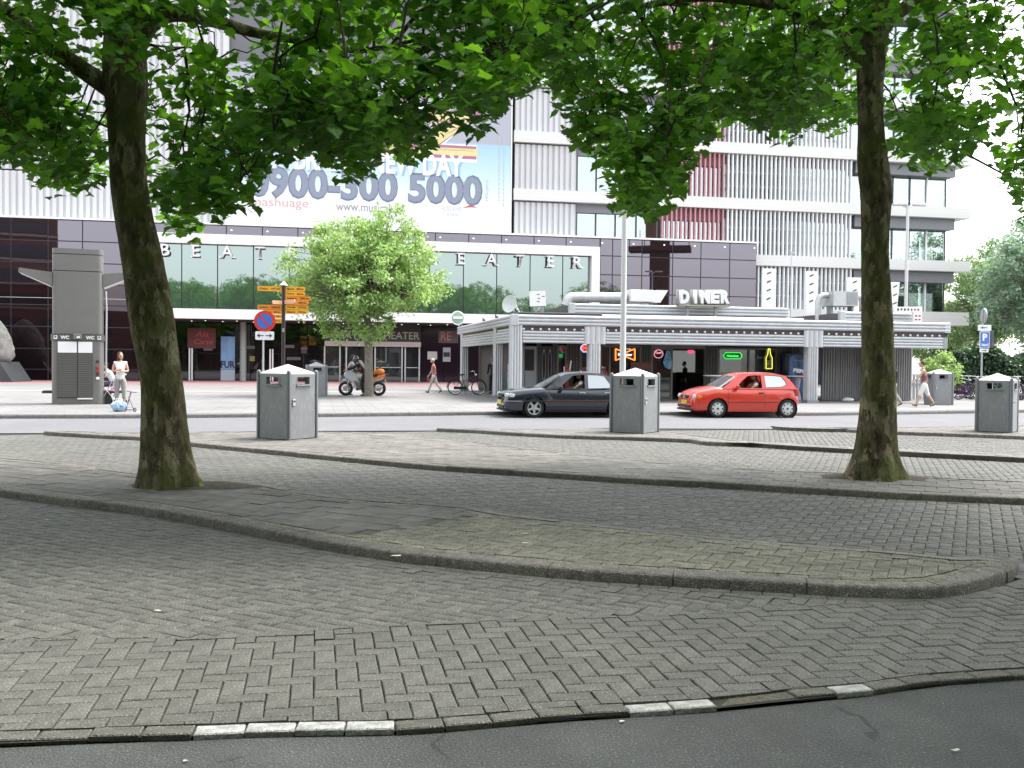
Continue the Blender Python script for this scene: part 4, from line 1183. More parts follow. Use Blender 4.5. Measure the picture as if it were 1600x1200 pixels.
btext('show_logo_inline', 'WIZ', M_MAUVE, 424, 740, 180, 229, .024, 0, -.042)
btext('show_logo_inner', 'WIZ', M_YEL, 427, 737, 182, 227, .030, 0, -.055)
block('tagline_plate', M_MAUVE, bn, (BU(596, 165), YB - .02, BV(620, 176)), (BU(650, 165), YB - .005, BV(620, 154)))
btext('tagline', 'MUSICAL', M_PW, 600, 646, 158, 172, .02, 0, .01)
t_ = text('rate_lettering', '(45cpm)', 1, mat('pale grey print', (.50, .50, .52), .6), bn, (BU(761, 298), YB - .015, BV(761, 298)), width=1.45, height=.32, tilt=math.pi/2)
mb = MB()
for k in range(2):                       # two lines of print too small to read
    z = BV(780, 215)
    while z > BV(780, 318):
        l_ = RND.uniform(.10, .30); xx = BU(780 + 7*k, 270); mb.box((xx - .035, YB - .016, z - l_), (xx + .035, YB - .010, z)); z -= l_ + .09
mb.build('small_print', mat('pale grey print', (.50, .50, .52), .6), bn)

# ---------------------------------------------------------------- office tower
tw = empty('office_tower', (0, 70, 0), FA, 'pale office tower with white slab edges, vertical fins and a glass corner', 'building')
M_SLAB = mat('pale concrete slab edge', (.68, .67, .645), .8, var=.08, scale=.8, bump=.1, bscale=15)
M_SPAN = mat('grey spandrel', (.21, .215, .235), .6)
M_FIN = mat('white fin', (.80, .80, .81), .5)
M_REDFIN = mat('red fin', (.50, .25, .28), .5)
M_OFFGL = clear_glass('office glass', (.82, .90, .88), .22)
M_OFFWALL = mat('office inner wall', (.70, .71, .69), .8)
M_OFFDK = mat('office furniture', (.16, .15, .14), .7)
M_BLIND = mat('white blind', (.70, .70, .70), .7)
SB = [4.83, 9.02, 13.15, 17.25, 21.25, 25.1, 29.1]
UR = 36.4; UG = 35.0
ua, ub_, uc, ud, ue = .2, U(905), U(1035), U(1140), U(1345)
block('core_wall', M_OFFWALL, tw, (.3, 9.0, 0), (UG - 4, 9.2, 30))
FIN = {}
for m in (M_FIN, M_REDFIN):
    q = MB(); q.box((-.055, -.14, 0), (.055, .14, 1)); FIN[m.name] = q.mesh('fin', m)
for i, z in enumerate(SB):
    thk = 1.02 if i == 0 else .80
    block('floor_slab', M_SLAB, tw, (18.4 if i == 0 else .1, .6, z), (UR, 13, z + thk))
    if i >= len(SB) - 1: break
    b, t = z + thk, SB[i + 1]
    # ribbed wall
    if i > 0:
        u = ua + .2
        while u < ub_ - .1:
            inst('cladding_panel', PANEL, tw, TRS((u, 1.0, b + .02), (0, 0, 0), (1.03, 1, t - b - .12))); u += .412
        block('cladding_backing', M_CLADGAP, tw, (ua, 1.05, b), (ub_, 1.2, t - .003))
        # window strip
        block('spandrel', M_SPAN, tw, (ub_ + .03, 1.15, t - .66), (uc - .03, 1.3, t - .003))
        wus = [ub_ + .03, U(936), U(967), U(1000), uc - .03]
        panes('window_pane', M_OFFGL, wus, [t - .68, b + .02], y=1.2, gap=.04, parent=tw)
        for u in wus: block('mullion', M_MULL, tw, (u - .045, 1.12, b + .003), (u + .045, 1.19, t - .67))
        block('blind', M_BLIND, tw, (wus[1] + .2, 2.2, b + .9), (wus[2] - .2, 2.25, t - .9))
        block('partition', M_OFFWALL, tw, (wus[0], 4.0, b + .003), (uc, 4.1, t - .004))
        # red and white fins
        n1 = 14; n2 = 31
        for k in range(n1): inst('fin', FIN[M_REDFIN.name], tw, TRS((uc + .2 + k * (ud - uc - .1) / n1, .95, b + .01), (0, 0, 0), (1, 1, t - b - .02)))
        panes('window_pane', M_OFFGL, [uc + .05, (uc + ud)/2, ud - .05], [t - .1, b + .05], y=1.9, gap=.04, parent=tw)
        block('red_panel', M_REDFIN, tw, (uc + .05, 1.6, t - .85), (ud, 1.7, t - .004))
    if i >= 0:
        u0 = ud if i > 0 else U(1183)
        n2 = int((ue - u0) / .342)
        for k in range(n2): inst('fin', FIN[M_FIN.name], tw, TRS((u0 + .12 + k * .342, .95, b + .01), (0, 0, 0), (1, 1, t - b - .02)))
        for zz in (b + .95, b + 2.0):
            block('rail', M_FIN, tw, (u0, 1.10, zz), (ue, 1.14, zz + .06))
        k = max(2, int((ue - u0) / 1.9)); ws = [u0 + .05 + (ue - u0 - .1) * j / k for j in range(k + 1)]
        panes('window_pane', M_OFFGL, ws, [t - .55, b + .05], y=1.9, gap=.05, parent=tw)
        block('spandrel', M_SPAN, tw, (u0, 1.85, t - .53), (ue, 1.95, t - .003))
        block('partition', M_OFFWALL, tw, (u0, 5.0, b + .003), (ue, 5.1, t - .004))
        # glass corner
        block('spandrel', M_SPAN, tw, (ue + .03, 1.15, t - .86), (UG + .35, 12, t - .003))
        ws = [ue + .03, U(1372), U(1392), U(1413), U(1440), U(1467), UG]
        panes('window_pane', M_OFFGL, ws, [t - .88, b + .02], y=1.9, gap=.035, parent=tw)
        for u in ws: block('mullion', M_MULL, tw, (u - .045, 1.82, b + .003), (u + .045, 1.89, t - .87))
        block('mullion', M_FIN, tw, (ws[-2] - .06, 1.78, b + .003), (ws[-2] + .06, 1.88, t - .868))
        for j in range(3): block('window_pane', M_OFFGL, tw, (UG - .03, 2.0 + 3.2 * j, b + .03), (UG, 5.1 + 3.2 * j, t - .88))
        rr = random.Random(i)
        for j in range(5):
            x = rr.uniform(ue + .5, UG - 2); block('partition', M_OFFWALL if j % 2 else M_OFFDK, tw, (x, 5 + j * .5, b + .004), (x + rr.uniform(.6, 1.8), 5.1 + j * .5, b + rr.uniform(1.0, 2.2)))
        block('blind', M_BLIND, tw, (ws[2] + .05, 2.6, b + .6), (ws[3] - .3, 2.65, b + 2.0))
        block('desk', M_OFFDK, tw, (ue + 1, 3.2, b + .72), (UG - 3, 3.9, b + .78))
for u in (21, 26.5, 31.8):
    mb = MB(); mb.cyl((u, 3.2, 0), (u, 3.2, 4.83), .34, 18); mb.build('column', M_SLAB, tw, smooth=True)
block('ground_floor_wall', M_OFFWALL, tw, (19, 7, .12), (27.5, 7.2, 4.8))
panes('window_pane', M_OFFGL, [27.5, 28.8, 30.1], [4.6, .2], y=7.0, parent=tw)

# ---------------------------------------------------------------- what the glass reflects, behind the camera, and an added light-blocking building
bb = empty('brick_building', (-71, -34, 0), R(-4), 'long red brick building behind the camera, seen only mirrored in the dark glass', 'building')
M_BRICK = mat('red brown brick', (.10, .042, .034), .85, var=.2, scale=2)
block('wall', M_BRICK, bb, (-30, -10, 0), (37, 0, 24))
for f in range(6):
    block('window_band', mat('dark window band', (.03, .03, .035), .2), bb, (-29, 0.002, 2.2 + f*3.7), (36, .05, 4.0 + f*3.7))
    block('string_course', mat('pale stone', (.22, .19, .17), .7), bb, (-30, .003, 1.6 + f*3.7), (37, .12, 1.95 + f*3.7))
bw = empty('added_low_building', (6, -24, 0), 0, 'unseen low building added behind the camera and the trees to block light', 'building')  # unseen building, added to darken kerb faces and trunks turned to the camera
block('wall', M_BRICK, bw, (-44, -10, 0), (46, 0, 8.5))
for i in range(14): block('window', mat('dark window band', (.03, .03, .035), .2), bw, (-42 + i*6.2, .002, 1.2), (-38.4 + i*6.2, .05, 3.6)); block('window', mat('dark window band', (.03, .03, .035), .2), bw, (-42 + i*6.2, .002, 5.0), (-38.4 + i*6.2, .05, 7.2))
tb = empty('brick_tower', (61, -14, 0), R(35), 'slender brick tower with a platform behind the camera, seen only mirrored in the glass', 'tower')
block('shaft', M_BRICK, tb, (-1.6, -1.6, 0), (1.6, 1.6, 32))
block('platform', M_BRICK, tb, (-5.2, -2.2, 20.6), (5.2, 2.2, 21.5))
for x in (-5, -2.5, 2.5, 5): block('railing', M_MULL, tb, (x - .06, 2.05, 21.5), (x + .06, 2.15, 24.5))
block('base', M_BRICK, tb, (-7, -5, 0), (7, 5, 7.5))

# ================================================================ THE DINER
DPOS = (0, 38.0, .12)
DM = Matrix.Translation(DPOS) @ Matrix.Rotation(FA, 4, 'Z')
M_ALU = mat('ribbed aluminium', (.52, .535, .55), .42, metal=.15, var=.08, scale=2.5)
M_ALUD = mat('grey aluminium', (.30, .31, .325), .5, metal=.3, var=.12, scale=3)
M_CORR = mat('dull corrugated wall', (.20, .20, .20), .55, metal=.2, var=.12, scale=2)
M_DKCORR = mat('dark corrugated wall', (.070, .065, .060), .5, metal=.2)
M_WINFR = mat('brown aluminium frame', (.15, .13, .115), .5)
M_DGL = clear_glass('diner window glass', (.55, .56, .56), .06)
M_RED = mat('red vinyl', (.40, .03, .035), .45)
M_BLK = mat('black', (.012, .012, .013), .5)
M_BULB = mat('frosted bulb', (.80, .76, .66), .3)
M_ROOFING = mat('roofing felt', (.12, .115, .115), .9, var=.2, scale=3)
def DU(px, py, y=0.0): return LP(DM, px, py, y)
di = empty('diner', DPOS, FA, 'low silver diner clad in ribbed aluminium with rows of bulbs under its eaves', 'diner')
W_, DEP = 18.6, 15.2
ZT = 3.36
def ribbed(n, h, w, d=.03, vertical=False):
    """sheet of n rounded ribs, width w (x), height h (z), facing -y"""
    mb = MB(); pts = []
    m = n * 6
    for i in range(m + 1):
        t = i / m; pts.append((t, -abs(math.sin(math.pi * t * n)) ** .6 * d * 1.3))
    k = len(pts)
    if vertical: mb.add([(t*w, y, 0) for t, y in pts] + [(t*w, y, h) for t, y in pts], [(i, i+1, k+i+1, k+i) for i in range(k-1)])
    else: mb.add([(0, y, t*h) for t, y in pts] + [(w, y, t*h) for t, y in pts], [(i, k+i, k+i+1, i+1) for i in range(k-1)])
    mb.box((0, .001, 0), (w, .03, h))
    return mb
LEFT = Matrix.Rotation(-math.pi/2, 4, 'Z')        # local frame of the left side: x runs to the back... faces -x
def left_face(x, y0): return Matrix.Translation((x, y0, 0)) @ Matrix.Rotation(-math.pi / 2, 4, 'Z')
# roof
block('roof', M_ROOFING, di, (.06, .06, 2.90), (W_ - .06, DEP - .06, ZT - .02))
block('ceiling', mat('porch ceiling', (.10, .08, .08), .7), di, (.1, .1, 2.80), (W_ - .1, DEP - .1, 2.89))
# eaves fascia: five ribs in front and at the side
for seg in range(4):
    ribbed(3, .40, W_/4 - .01, .05).build('fascia', M_ALU, di, smooth=35, M=Matrix.Translation((seg * W_/4, 0, 2.96)))
for seg in range(3):
    ribbed(3, .40, DEP/3 - .01, .05).build('fascia', M_ALU, di, smooth=35, M=left_face(0, (seg+1) * DEP/3 - .005) @ Matrix.Translation((0, 0, 2.96)))
ribbed(5, .40, DEP, .035).build('fascia', M_ALU, di, smooth=35, M=Matrix.Translation((W_, 0, 2.96)) @ Matrix.Rotation(math.pi/2, 4, 'Z'))
mb = MB(); mb.cbox((.08, .08, 3.16), (.30, .30, .44), ch=.02); mb.cbox((W_ - .08, .08, 3.16), (.26, .26, .44), ch=.02); mb.build('fascia_corner', M_ALU, di)
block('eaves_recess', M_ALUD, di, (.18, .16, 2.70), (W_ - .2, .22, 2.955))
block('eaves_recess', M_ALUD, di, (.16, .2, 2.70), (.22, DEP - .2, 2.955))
# pillars
pil_x = [.16, DU(929, 600)[0], DU(1270, 600)[0]]
def pillar(x, y, w=.42, dpt=.42):
    mb = MB(); mb.M = Matrix.Translation((x, y, 0))
    mb.box((-w/2 + .02, -dpt/2 + .02, 0), (w/2 - .02, dpt/2 - .02, 2.955))
    for k in range(4):
        for (sx, sy) in ((0, -1), (-1, 0), (1, 0)):
            t = -w/2 + w * (k + .5) / 4
            if sx == 0: mb.tube([(t, sy * (dpt/2 - .02), .0), (t, sy * (dpt/2 - .02), 2.955)], .045, 6)
            else: mb.tube([(sx * (w/2 - .02), t, .0), (sx * (w/2 - .02), t, 2.955)], .045, 6)
    o = mb.build('pillar', M_ALU, di, smooth=40)
    b2 = MB(); b2.box((x - w/2 - .04, y - dpt/2 - .04, 0), (x + w/2 + .04, y + dpt/2 + .04, .12)); b2.build('pillar_foot', M_ALUD, di)
    return o
for x in pil_x: pillar(x, .20)
for yy in (3.95, 13.9): pillar(.16, yy, .36, .40)
for x in pil_x[1:]:      # wider head plates of the front pillars
    ribbed(4, .68, .85, .03, True).build('pillar_head', M_ALU, di, smooth=35, M=Matrix.Translation((x - .425, .0, 2.27)))
# valance between the pillars
spans = [(.40, pil_x[1] - .43), (pil_x[1] + .43, pil_x[2] - .43), (pil_x[2] + .43, W_ - .28)]
for a, b in spans:
    ribbed(4, .47, b - a, .05).build('valance', M_ALU, di, smooth=35, M=Matrix.Translation((a, .05, 2.28)))
ribbed(5, .47, .22, .035, True).build('valance', M_ALU, di, smooth=35, M=Matrix.Translation((W_ - .27, .04, 2.28)))
for y0, y1 in ((.42, 3.75), (4.17, 13.7)):
    ribbed(4, .47, y1 - y0, .05).build('valance', M_ALU, di, smooth=35, M=left_face(.05, y1) @ Matrix.Translation((0, 0, 2.28)))
# bulbs
q = MB(); q.lathe([(.0, -.085), (.03, -.075), (.045, -.045), (.04, -.02), (.02, 0), (.0, .0)], 8); BULB = q.mesh('light_bulb', M_BULB, True)
x = .45
while x < W_ - .3:
    inst('light_bulb', BULB, di, TRS((x, .10, 2.86), (R(-20), 0, 0), (1.15, 1.15, 1.15))); x += .335
y = .5
while y < DEP - .4:
    inst('light_bulb', BULB, di, TRS((.10, y, 2.86), (0, R(20), 0), (1.15, 1.15, 1.15))); y += .33
# porch back wall
YW = 2.5
def wbox(name, m, x0, x1, y0, y1, dy=0.0, th_=.06, parent=di):
    a = DU(x0, y1, YW)[0]; b = DU(x1, y1, YW)[0]; xm = (x0 + x1)/2
    c = DU(xm, y1, YW)[1]; d = DU(xm, y0, YW)[1]
    return block(name, m, parent, (a, YW + dy, max(c, .01)), (b, YW + dy + th_, min(d, 2.79)))
def wall_ribs(x0, x1, m, z0=.02, z1=2.79, y=YW):
    a, b = DU(x0, 600, y)[0], DU(x1, 600, y)[0]
    ribbed(max(2, int((b - a) / .11)), z1 - z0, b - a, .03, True).build('corrugated_wall', m, di, smooth=35, M=Matrix.Translation((a, y, z0)))
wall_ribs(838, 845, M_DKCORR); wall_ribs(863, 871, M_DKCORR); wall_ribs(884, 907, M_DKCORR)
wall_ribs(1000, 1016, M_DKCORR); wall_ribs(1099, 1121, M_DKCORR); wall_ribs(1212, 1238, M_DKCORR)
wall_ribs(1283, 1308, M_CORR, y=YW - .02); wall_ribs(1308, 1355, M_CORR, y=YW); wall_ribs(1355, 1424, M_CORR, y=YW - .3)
block('wall_post', M_WINFR, di, (DU(1308, 600, YW)[0] - .05, YW - .06, .02), (DU(1308, 600, YW)[0] + .05, YW + .02, 2.79))
ribbed(14, 2.77, 1.6, .03, True).build('corrugated_wall', M_CORR, di, smooth=35, M=Matrix.Translation((DU(1424, 600, YW - .3)[0], YW - .3, .02)) @ Matrix.Rotation(math.pi/2, 4, 'Z'))
# left end wall behind the side porch
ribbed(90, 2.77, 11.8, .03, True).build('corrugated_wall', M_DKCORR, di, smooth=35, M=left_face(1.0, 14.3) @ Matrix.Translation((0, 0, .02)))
# door with window at the far left, pair of doors with oval lights
d1 = wbox('door', M_ALUD, 815, 838, 541, 640, 0.0)
wbox('door_window', M_DGL, 820, 834, 546, 579, -.02, .015); wbox('door_window', M_BLK, 820, 834, 546, 579, .07, .02)
for x0, x1 in ((845, 854), (854.5, 863)):
    o = wbox('door', M_DKCORR, x0, x1, 541, 640, 0.0)
    a, b = DU(x0, 575, YW), DU(x1, 575, YW); cx, cz, w = (a[0]+b[0])/2, a[1] + .1, b[0]-a[0]
    m_ = MB(); m_.prism([(cx + w*.27*math.cos(t*.3142), cz + .62*math.sin(t*.3142)) for t in range(20)], 0, .012, Matrix.Translation((0, YW - .01, 0)) @ UPRIGHT); m_.build('oval_light', M_BLK, di)
    m_ = MB(); m_.torus((0, 0, 0), 1, .07, 'Y', 24, 6); ob_ = m_.build('oval_rim', M_ALU, di, smooth=True, M=TRS((cx, YW - .03, cz), (0, 0, 0), (w*.28, .3, .64)))
# windows: dark glass panes in frames
def window(x0, x1, y0, y1, mull=()):
    wbox('window_pane', M_DGL, x0, x1, y0, y1, .02, .012)
    a, b = DU(x0, 600, YW)[0], DU(x1, 600, YW)[0]; z0 = max(DU((x0+x1)/2, y1, YW)[1], .02); z1 = min(DU((x0+x1)/2, y0, YW)[1], 2.79)
    for u in [a, b] + [DU(x, 600, YW)[0] for x in mull]: block('window_frame', M_WINFR, di, (u - .04, YW - .03, z0), (u + .04, YW + .05, z1))
    for z in (z0, z1): block('window_frame', M_WINFR, di, (a + .041, YW - .028, z - .04), (b - .041, YW + .048, z + .04))
window(871, 884, 541, 640); window(907, 921, 541, 600)
window(938, 1000, 541, 592, (952,)); block('sill_wall', M_DKCORR, di, (DU(938, 600, YW)[0], YW, .02), (DU(1000, 600, YW)[0], YW + .08, DU(960, 592, YW)[1] - .05))
block('sill_wall', M_DKCORR, di, (DU(907, 600, YW)[0], YW, .02), (DU(921, 600, YW)[0], YW + .08, DU(914, 600, YW)[1] - .05))
window(1018, 1049, 545, 640)
window(1122, 1212, 545, 598, (1169,)); block('sill_wall', M_DKCORR, di, (DU(1122, 600, YW)[0], YW, .02), (DU(1212, 600, YW)[0], YW + .08, DU(1165, 598, YW)[1] - .05))
block('door_head', M_WINFR, di, (DU(1016, 600, YW)[0], YW - .05, DU(1060, 545, YW)[1]), (DU(1100, 600, YW)[0], YW + .06, 2.79))
block('menu_board', mat('reddish menu board', (.16, .06, .05), .6), di, (DU(984, 600, YW)[0], YW - .08, DU(990, 577, YW)[1]), (DU(1016, 600, YW)[0], YW - .035, DU(990, 566, YW)[1]))
# dim interior
block('interior_wall', mat('brown interior', (.05, .038, .035), .8), di, (1.2, 8.0, .02), (W_ - 2.6, 8.1, 2.78))
block('interior_floor', mat('dark floor tiles', (.05, .045, .045), .5), di, (1.1, YW + .2, -.0), (W_ - 2.6, 8.0, .03))
block('back_window', mat('painted daylight pane', (.40, .43, .42), .8, emit=(.8, .88, .86), estr=.05), di, (DU(1052, 560, 7.9)[0], 7.88, DU(1065, 582, 7.9)[1]), (DU(1086, 560, 7.9)[0], 7.98, DU(1065, 548, 7.9)[1]))  # pale, faintly glowing panel standing in for daylight seen through the far side
block('back_window', mat('painted daylight pane', (.40, .43, .42), .8), di, (DU(1126, 560, 7.9)[0], 7.88, DU(1140, 582, 7.9)[1]), (DU(1158, 560, 7.9)[0], 7.98, DU(1140, 552, 7.9)[1]))
block('bar_counter', M_DARKIN, di, (DU(1060, 590, 5.5)[0], 5.2, .03), (DU(1180, 590, 5.5)[0], 5.8, 1.15))
for k, x in enumerate((942, 962, 985, 1136, 1150, 1196)):
    m_ = MB(); p = DU(x, 592, 3.6); m_.cbox((p[0], 3.6, .55), (.5, .45, 1.1), ch=.05); m_.build('booth_seat', M_RED if k < 3 else M_BLK, di)
# roof tiers
def tier(x0, x1, y0, y1, yd, name='roof_tier', n=3):
    a = DU(x0, y1, yd)[0]; b = DU(x1, y1, yd)[0]; z0 = DU(x0, y1, yd)[1]; z1 = DU(x0, y0, yd)[1]
    z0 = max(z0, ZT + .03)
    ribbed(n, z1 - z0, b - a, .03).build(name, M_ALU, di, smooth=35, M=Matrix.Translation((a, yd, z0)))
    block('tier_roof', M_ROOFING, di, (a + .05, yd + .05, ZT - .01), (b - .05, yd + 5, z1 - .04))
    return a, b, z0, z1
ta = tier(893, 1231, 474, 489, 2.6)
tb_ = tier(1315, 1425, 487, 502, 2.2)
for (a, b, z0, z1), yd, run in ((ta, 2.6, 3.4), (tb_, 2.2, 2.6)):
    ribbed(4, z1 - z0, run, .03).build('roof_tier_side', M_ALU, di, smooth=35, M=Matrix.Translation((a, yd, z0)) @ Matrix.Rotation(R(-108), 4, 'Z') @ Matrix.Translation((-run, 0, 0)))
    mb = MB(); mb.cbox((a, yd, (z0+z1)/2), (.26, .2, z1 - z0 + .03), ch=.02); mb.build('tier_corner', M_ALU, di)
mb = MB(); mb.cyl((DU(803, 489, .5)[0], .5, ZT + .06), (DU(940, 490, .5)[0], .5, ZT + .06), .07, 8); mb.build('gutter_pipe', M_BLK, di, smooth=True)
mb = MB(); mb.cyl((DU(940, 490, .6)[0], .6, ZT + .04), (DU(1255, 498, .6)[0], .6, ZT + .04), .06, 8); mb.build('gutter_pipe', M_ALU, di, smooth=True)

# ---------------------------------------------------------------- things on the roof
def dthing(name, label, cat, group=None): return empty(name, DPOS, FA, label, cat, group)
def dp(px, py, y): a = DU(px, py, y); return Vector((a[0], y, a[1]))
M_DUCT = mat('galvanised duct', (.52, .53, .53), .4, metal=.3, var=.12, scale=4)
t = dthing('ventilation_duct', 'fat round ventilation duct with an elbow lying on the diner roof', 'duct')
yd = 4.5; P0 = dp(884, 478, yd); P1 = dp(888, 468, yd); P2 = dp(900, 464.5, yd); P3 = dp(978, 465, yd)
path = [P0, P0.lerp(P1, .6), P1, P1.lerp(P2, .5) + Vector((-.04, 0, .05)), P2, P2 + Vector((.3, 0, .02))]
mb = MB(); mb.tube(path, .215, 14); mb.build('elbow', M_DUCT, t, smooth=True)
pp = []; rr = []
n = 40
for i in range(n + 1):
    pp.append(P2.lerp(P3, .12 + .88 * i / n)); rr.append(.215 + (.012 if i % 2 else 0))
mb = MB(); mb.tube(pp, rr, 16); mb.build('pipe', M_DUCT, t, smooth=True)
mb = MB(); c = dp(999, 463, yd); mb.cbox((c.x, yd, c.z), (1.05, .8, .52), ch=.02); mb.build('fan_box', M_WHITEF, t)
mb = MB(); mb.prism([(0, 0), (.5, 0), (.85, .55), (.35, .55)], -.35, .35, Matrix.Translation((c.x + .35, yd, c.z - .28)) @ UPRIGHT); mb.build('outlet', M_WHITEF, t)
t = dthing('roof_sign', 'white three dimensional lettering reading DINER on two posts above the eaves', 'sign')
yd = 2.0
for ch, x in zip('DINER', (1069, 1086, 1101, 1116, 1132)):
    p = dp(x, 464, yd)
    o = text('letter', ch, .6, M_LETTER, t, (p.x, yd, p.z), height=.56, width=(.12 if ch == 'I' else .40), depth=.10, bold=.04)
    o = text('letter_back', ch, .6, mat('letter edge', (.34, .34, .33), .5), t, (p.x, yd + .22, p.z), height=.64, width=(.20 if ch == 'I' else .47), depth=.12, bold=.06)
a, b = dp(1062, 476, yd), dp(1140, 476, yd)
block('tray', mat('weathered tray', (.34, .33, .27), .7), t, (a.x, yd - .1, a.z - .06), (b.x, yd + .4, a.z + .01))
for x in (1075, 1119): p = dp(x, 492, yd); block('post', M_ALUD, t, (p.x - .05, yd + .05, ZT - .01), (p.x + .05, yd + .15, a.z - .06))
t = dthing('sign_board', 'small white board on two short legs beside the dish on the diner roof', 'sign')
yd = 2.2; a, b = dp(828, 480, yd), dp(853, 455, yd); block('board', M_WHITEF, t, (a.x, yd, a.z + .05), (b.x, yd + .12, b.z), rot=(0, R(-3), 0))
for x, z in ((841, 460), (842, 466), (841, 471), (849, 463)): p = dp(x, z, yd - .01); block('mark', M_BLK, t, (p.x - .05, yd - .012, p.z - .012), (p.x + .05, yd - .004, p.z + .012))
for x in (838, 848): p = dp(x, 486, yd); block('leg', M_ALUD, t, (p.x - .05, yd + .02, ZT - .02), (p.x + .05, yd + .10, a.z + .06))
t = dthing('satellite_dish', 'round white satellite dish on a strutted stand at the diner roof corner', 'dish')
yd = 2.6; c = dp(797, 475, yd)
mb = MB(); Mx = Matrix.Translation(c) @ Matrix.Rotation(R(-48), 4, 'Z') @ Matrix.Rotation(R(80), 4, 'X')
mb.lathe([(.02, -.10), (.14, -.08), (.27, -.02), (.36, .05), (.37, .05), (.28, -.035), (.14, -.10), (.02, -.12)], 20, Mx, cap=False); mb.build('reflector', mat('off white dish', (.62, .63, .62), .5), t, smooth=True)
mb = MB(); mb.cyl(c + Vector((.15, .1, 0)), Vector((c.x + .2, yd + .1, ZT)), .035, 8); mb.cyl(c + Vector((.2, .1, -.1)), Vector((c.x + .65, yd + .2, ZT)), .02, 6); mb.cyl(c + Vector((.2, .1, .1)), Vector((c.x + .45, yd - .2, ZT)), .02, 6); mb.cbox(c + Vector((.2, .06, .08)), (.1, .12, .35)); mb.build('stand', M_SILVER, t)
t = dthing('ventilation_box', 'square grey ventilation box with round pipes on the diner roof', 'air vent')
yd = 4.2; a, b = dp(1297, 478, yd), dp(1336, 456, yd); mb = MB(); mb.box((a.x, yd - .3, a.z), (b.x, yd + .8, b.z)); mb.build('housing', M_DUCT, t)
block('panel', M_ALUD, t, ((a.x + b.x)/2 + .04, yd - .32, a.z + .06), (b.x - .05, yd - .301, b.z - .05))
for sx, x0 in ((-1, a.x), (1, b.x)):
    zc = b.z - .18; mb = MB(); mb.tube([(x0, yd + .2, zc), (x0 + sx*.25, yd + .2, zc), (x0 + sx*.42, yd + .2, zc - .08), (x0 + sx*.48, yd + .2, zc - .28), (x0 + sx*.48, yd + .2, ZT)], .13, 12); mb.build('pipe', M_DUCT, t, smooth=True)
for x in (a.x + .1, b.x - .1): block('foot', M_ALUD, t, (x - .05, yd, ZT), (x + .05, yd + .4, a.z + .003))
# tall white sign boards at the back of the roof
for (x0, x1, y0, y1, yd, lab) in ((1190, 1211, 420, 488, 8.5, 'tall narrow white board with small black marks, nearest the purple glass'), (1258, 1276, 424, 492, 8.2, 'tall narrow white board behind the thin mast on the diner roof'),
                                  (1322, 1347, 434, 492, 7.5, 'broad white board with two black marks behind the ventilation box'), (1390, 1405, 441, 492, 8.0, 'slanted white board just right of the straight plane trunk')):
    t = dthing('sign_board', lab, 'sign', 'white boards on the diner roof')
    a, b = dp(x0, y1, yd), dp(x1, y0, yd); sh = .16 if x0 == 1390 else 0
    mb = MB(); mb.prism([(a.x, max(a.z, ZT)), (b.x - sh, max(a.z, ZT)), (b.x, b.z), (a.x, b.z)], -.06, .06, Matrix.Translation((0, yd, 0)) @ UPRIGHT); mb.build('board', M_WHITEF, t)
    k = 4 if x1 - x0 < 22 else 2
    for j in range(k):
        z = b.z - .25 - j * .42; block('mark', M_BLK, t, ((a.x + b.x)/2 - .12, yd - .075, z), ((a.x + b.x)/2 + .10, yd - .065, z + .06), rot=(0, R(-25), 0))
t = dthing('sign_board', 'white box sign with red and black letters at the right end of the diner roof', 'sign')
yd = 1.9; a, b = dp(1396, 506, yd), dp(1440, 479, yd)
mb = MB(); mb.prism([(a.x, b.z - .28), (a.x, b.z - .04), (b.x, b.z), (b.x, ZT), (b.x - .42, ZT), (b.x - .42, b.z - .26)], -.05, .05, Matrix.Translation((0, yd, 0)) @ UPRIGHT); mb.build('board', M_WHITEF, t)
cols = [M_BLK, M_BLK, M_BLK, M_BLK, M_RED, M_RED, M_RED]
for j in range(7):                      # letters too small to read in the photograph: short strokes of their size
    xx = a.x + .14 + j * (b.x - a.x - .2) / 7
    block('mark', cols[j], t, (xx, yd - .062, b.z - .20 + .02*(j % 2)), (xx + .07, yd - .052, b.z - .10))
for j in range(2):
    for i in range(2): block('mark', cols[5], t, (b.x - .34 + .17*i, yd - .062, ZT + .18 + .16*j), (b.x - .24 + .17*i, yd - .052, ZT + .24 + .16*j))
t = dthing('mast', 'thin grey mast with a small crossbar on the diner roof', 'mast')
yd = 5.0; p = dp(1237, 393, yd)
mb = MB(); mb.cyl((p.x, yd, ZT), (p.x, yd, p.z), .025, 8); mb.build('pole', M_DUCT, t)
mb = MB(); mb.cyl((p.x - .12, yd, p.z - .02), (p.x + .25, yd, p.z - .09), .018, 6); mb.cyl((p.x - .02, yd, p.z), (p.x - .08, yd, p.z + .05), .02, 6); mb.build('crossbar', M_DUCT, t)
mb = MB(); mb.box((p.x - .2, yd - .15, ZT - .01), (p.x + .3, yd + .15, ZT + .15)); mb.build('base', M_ALUD, t)
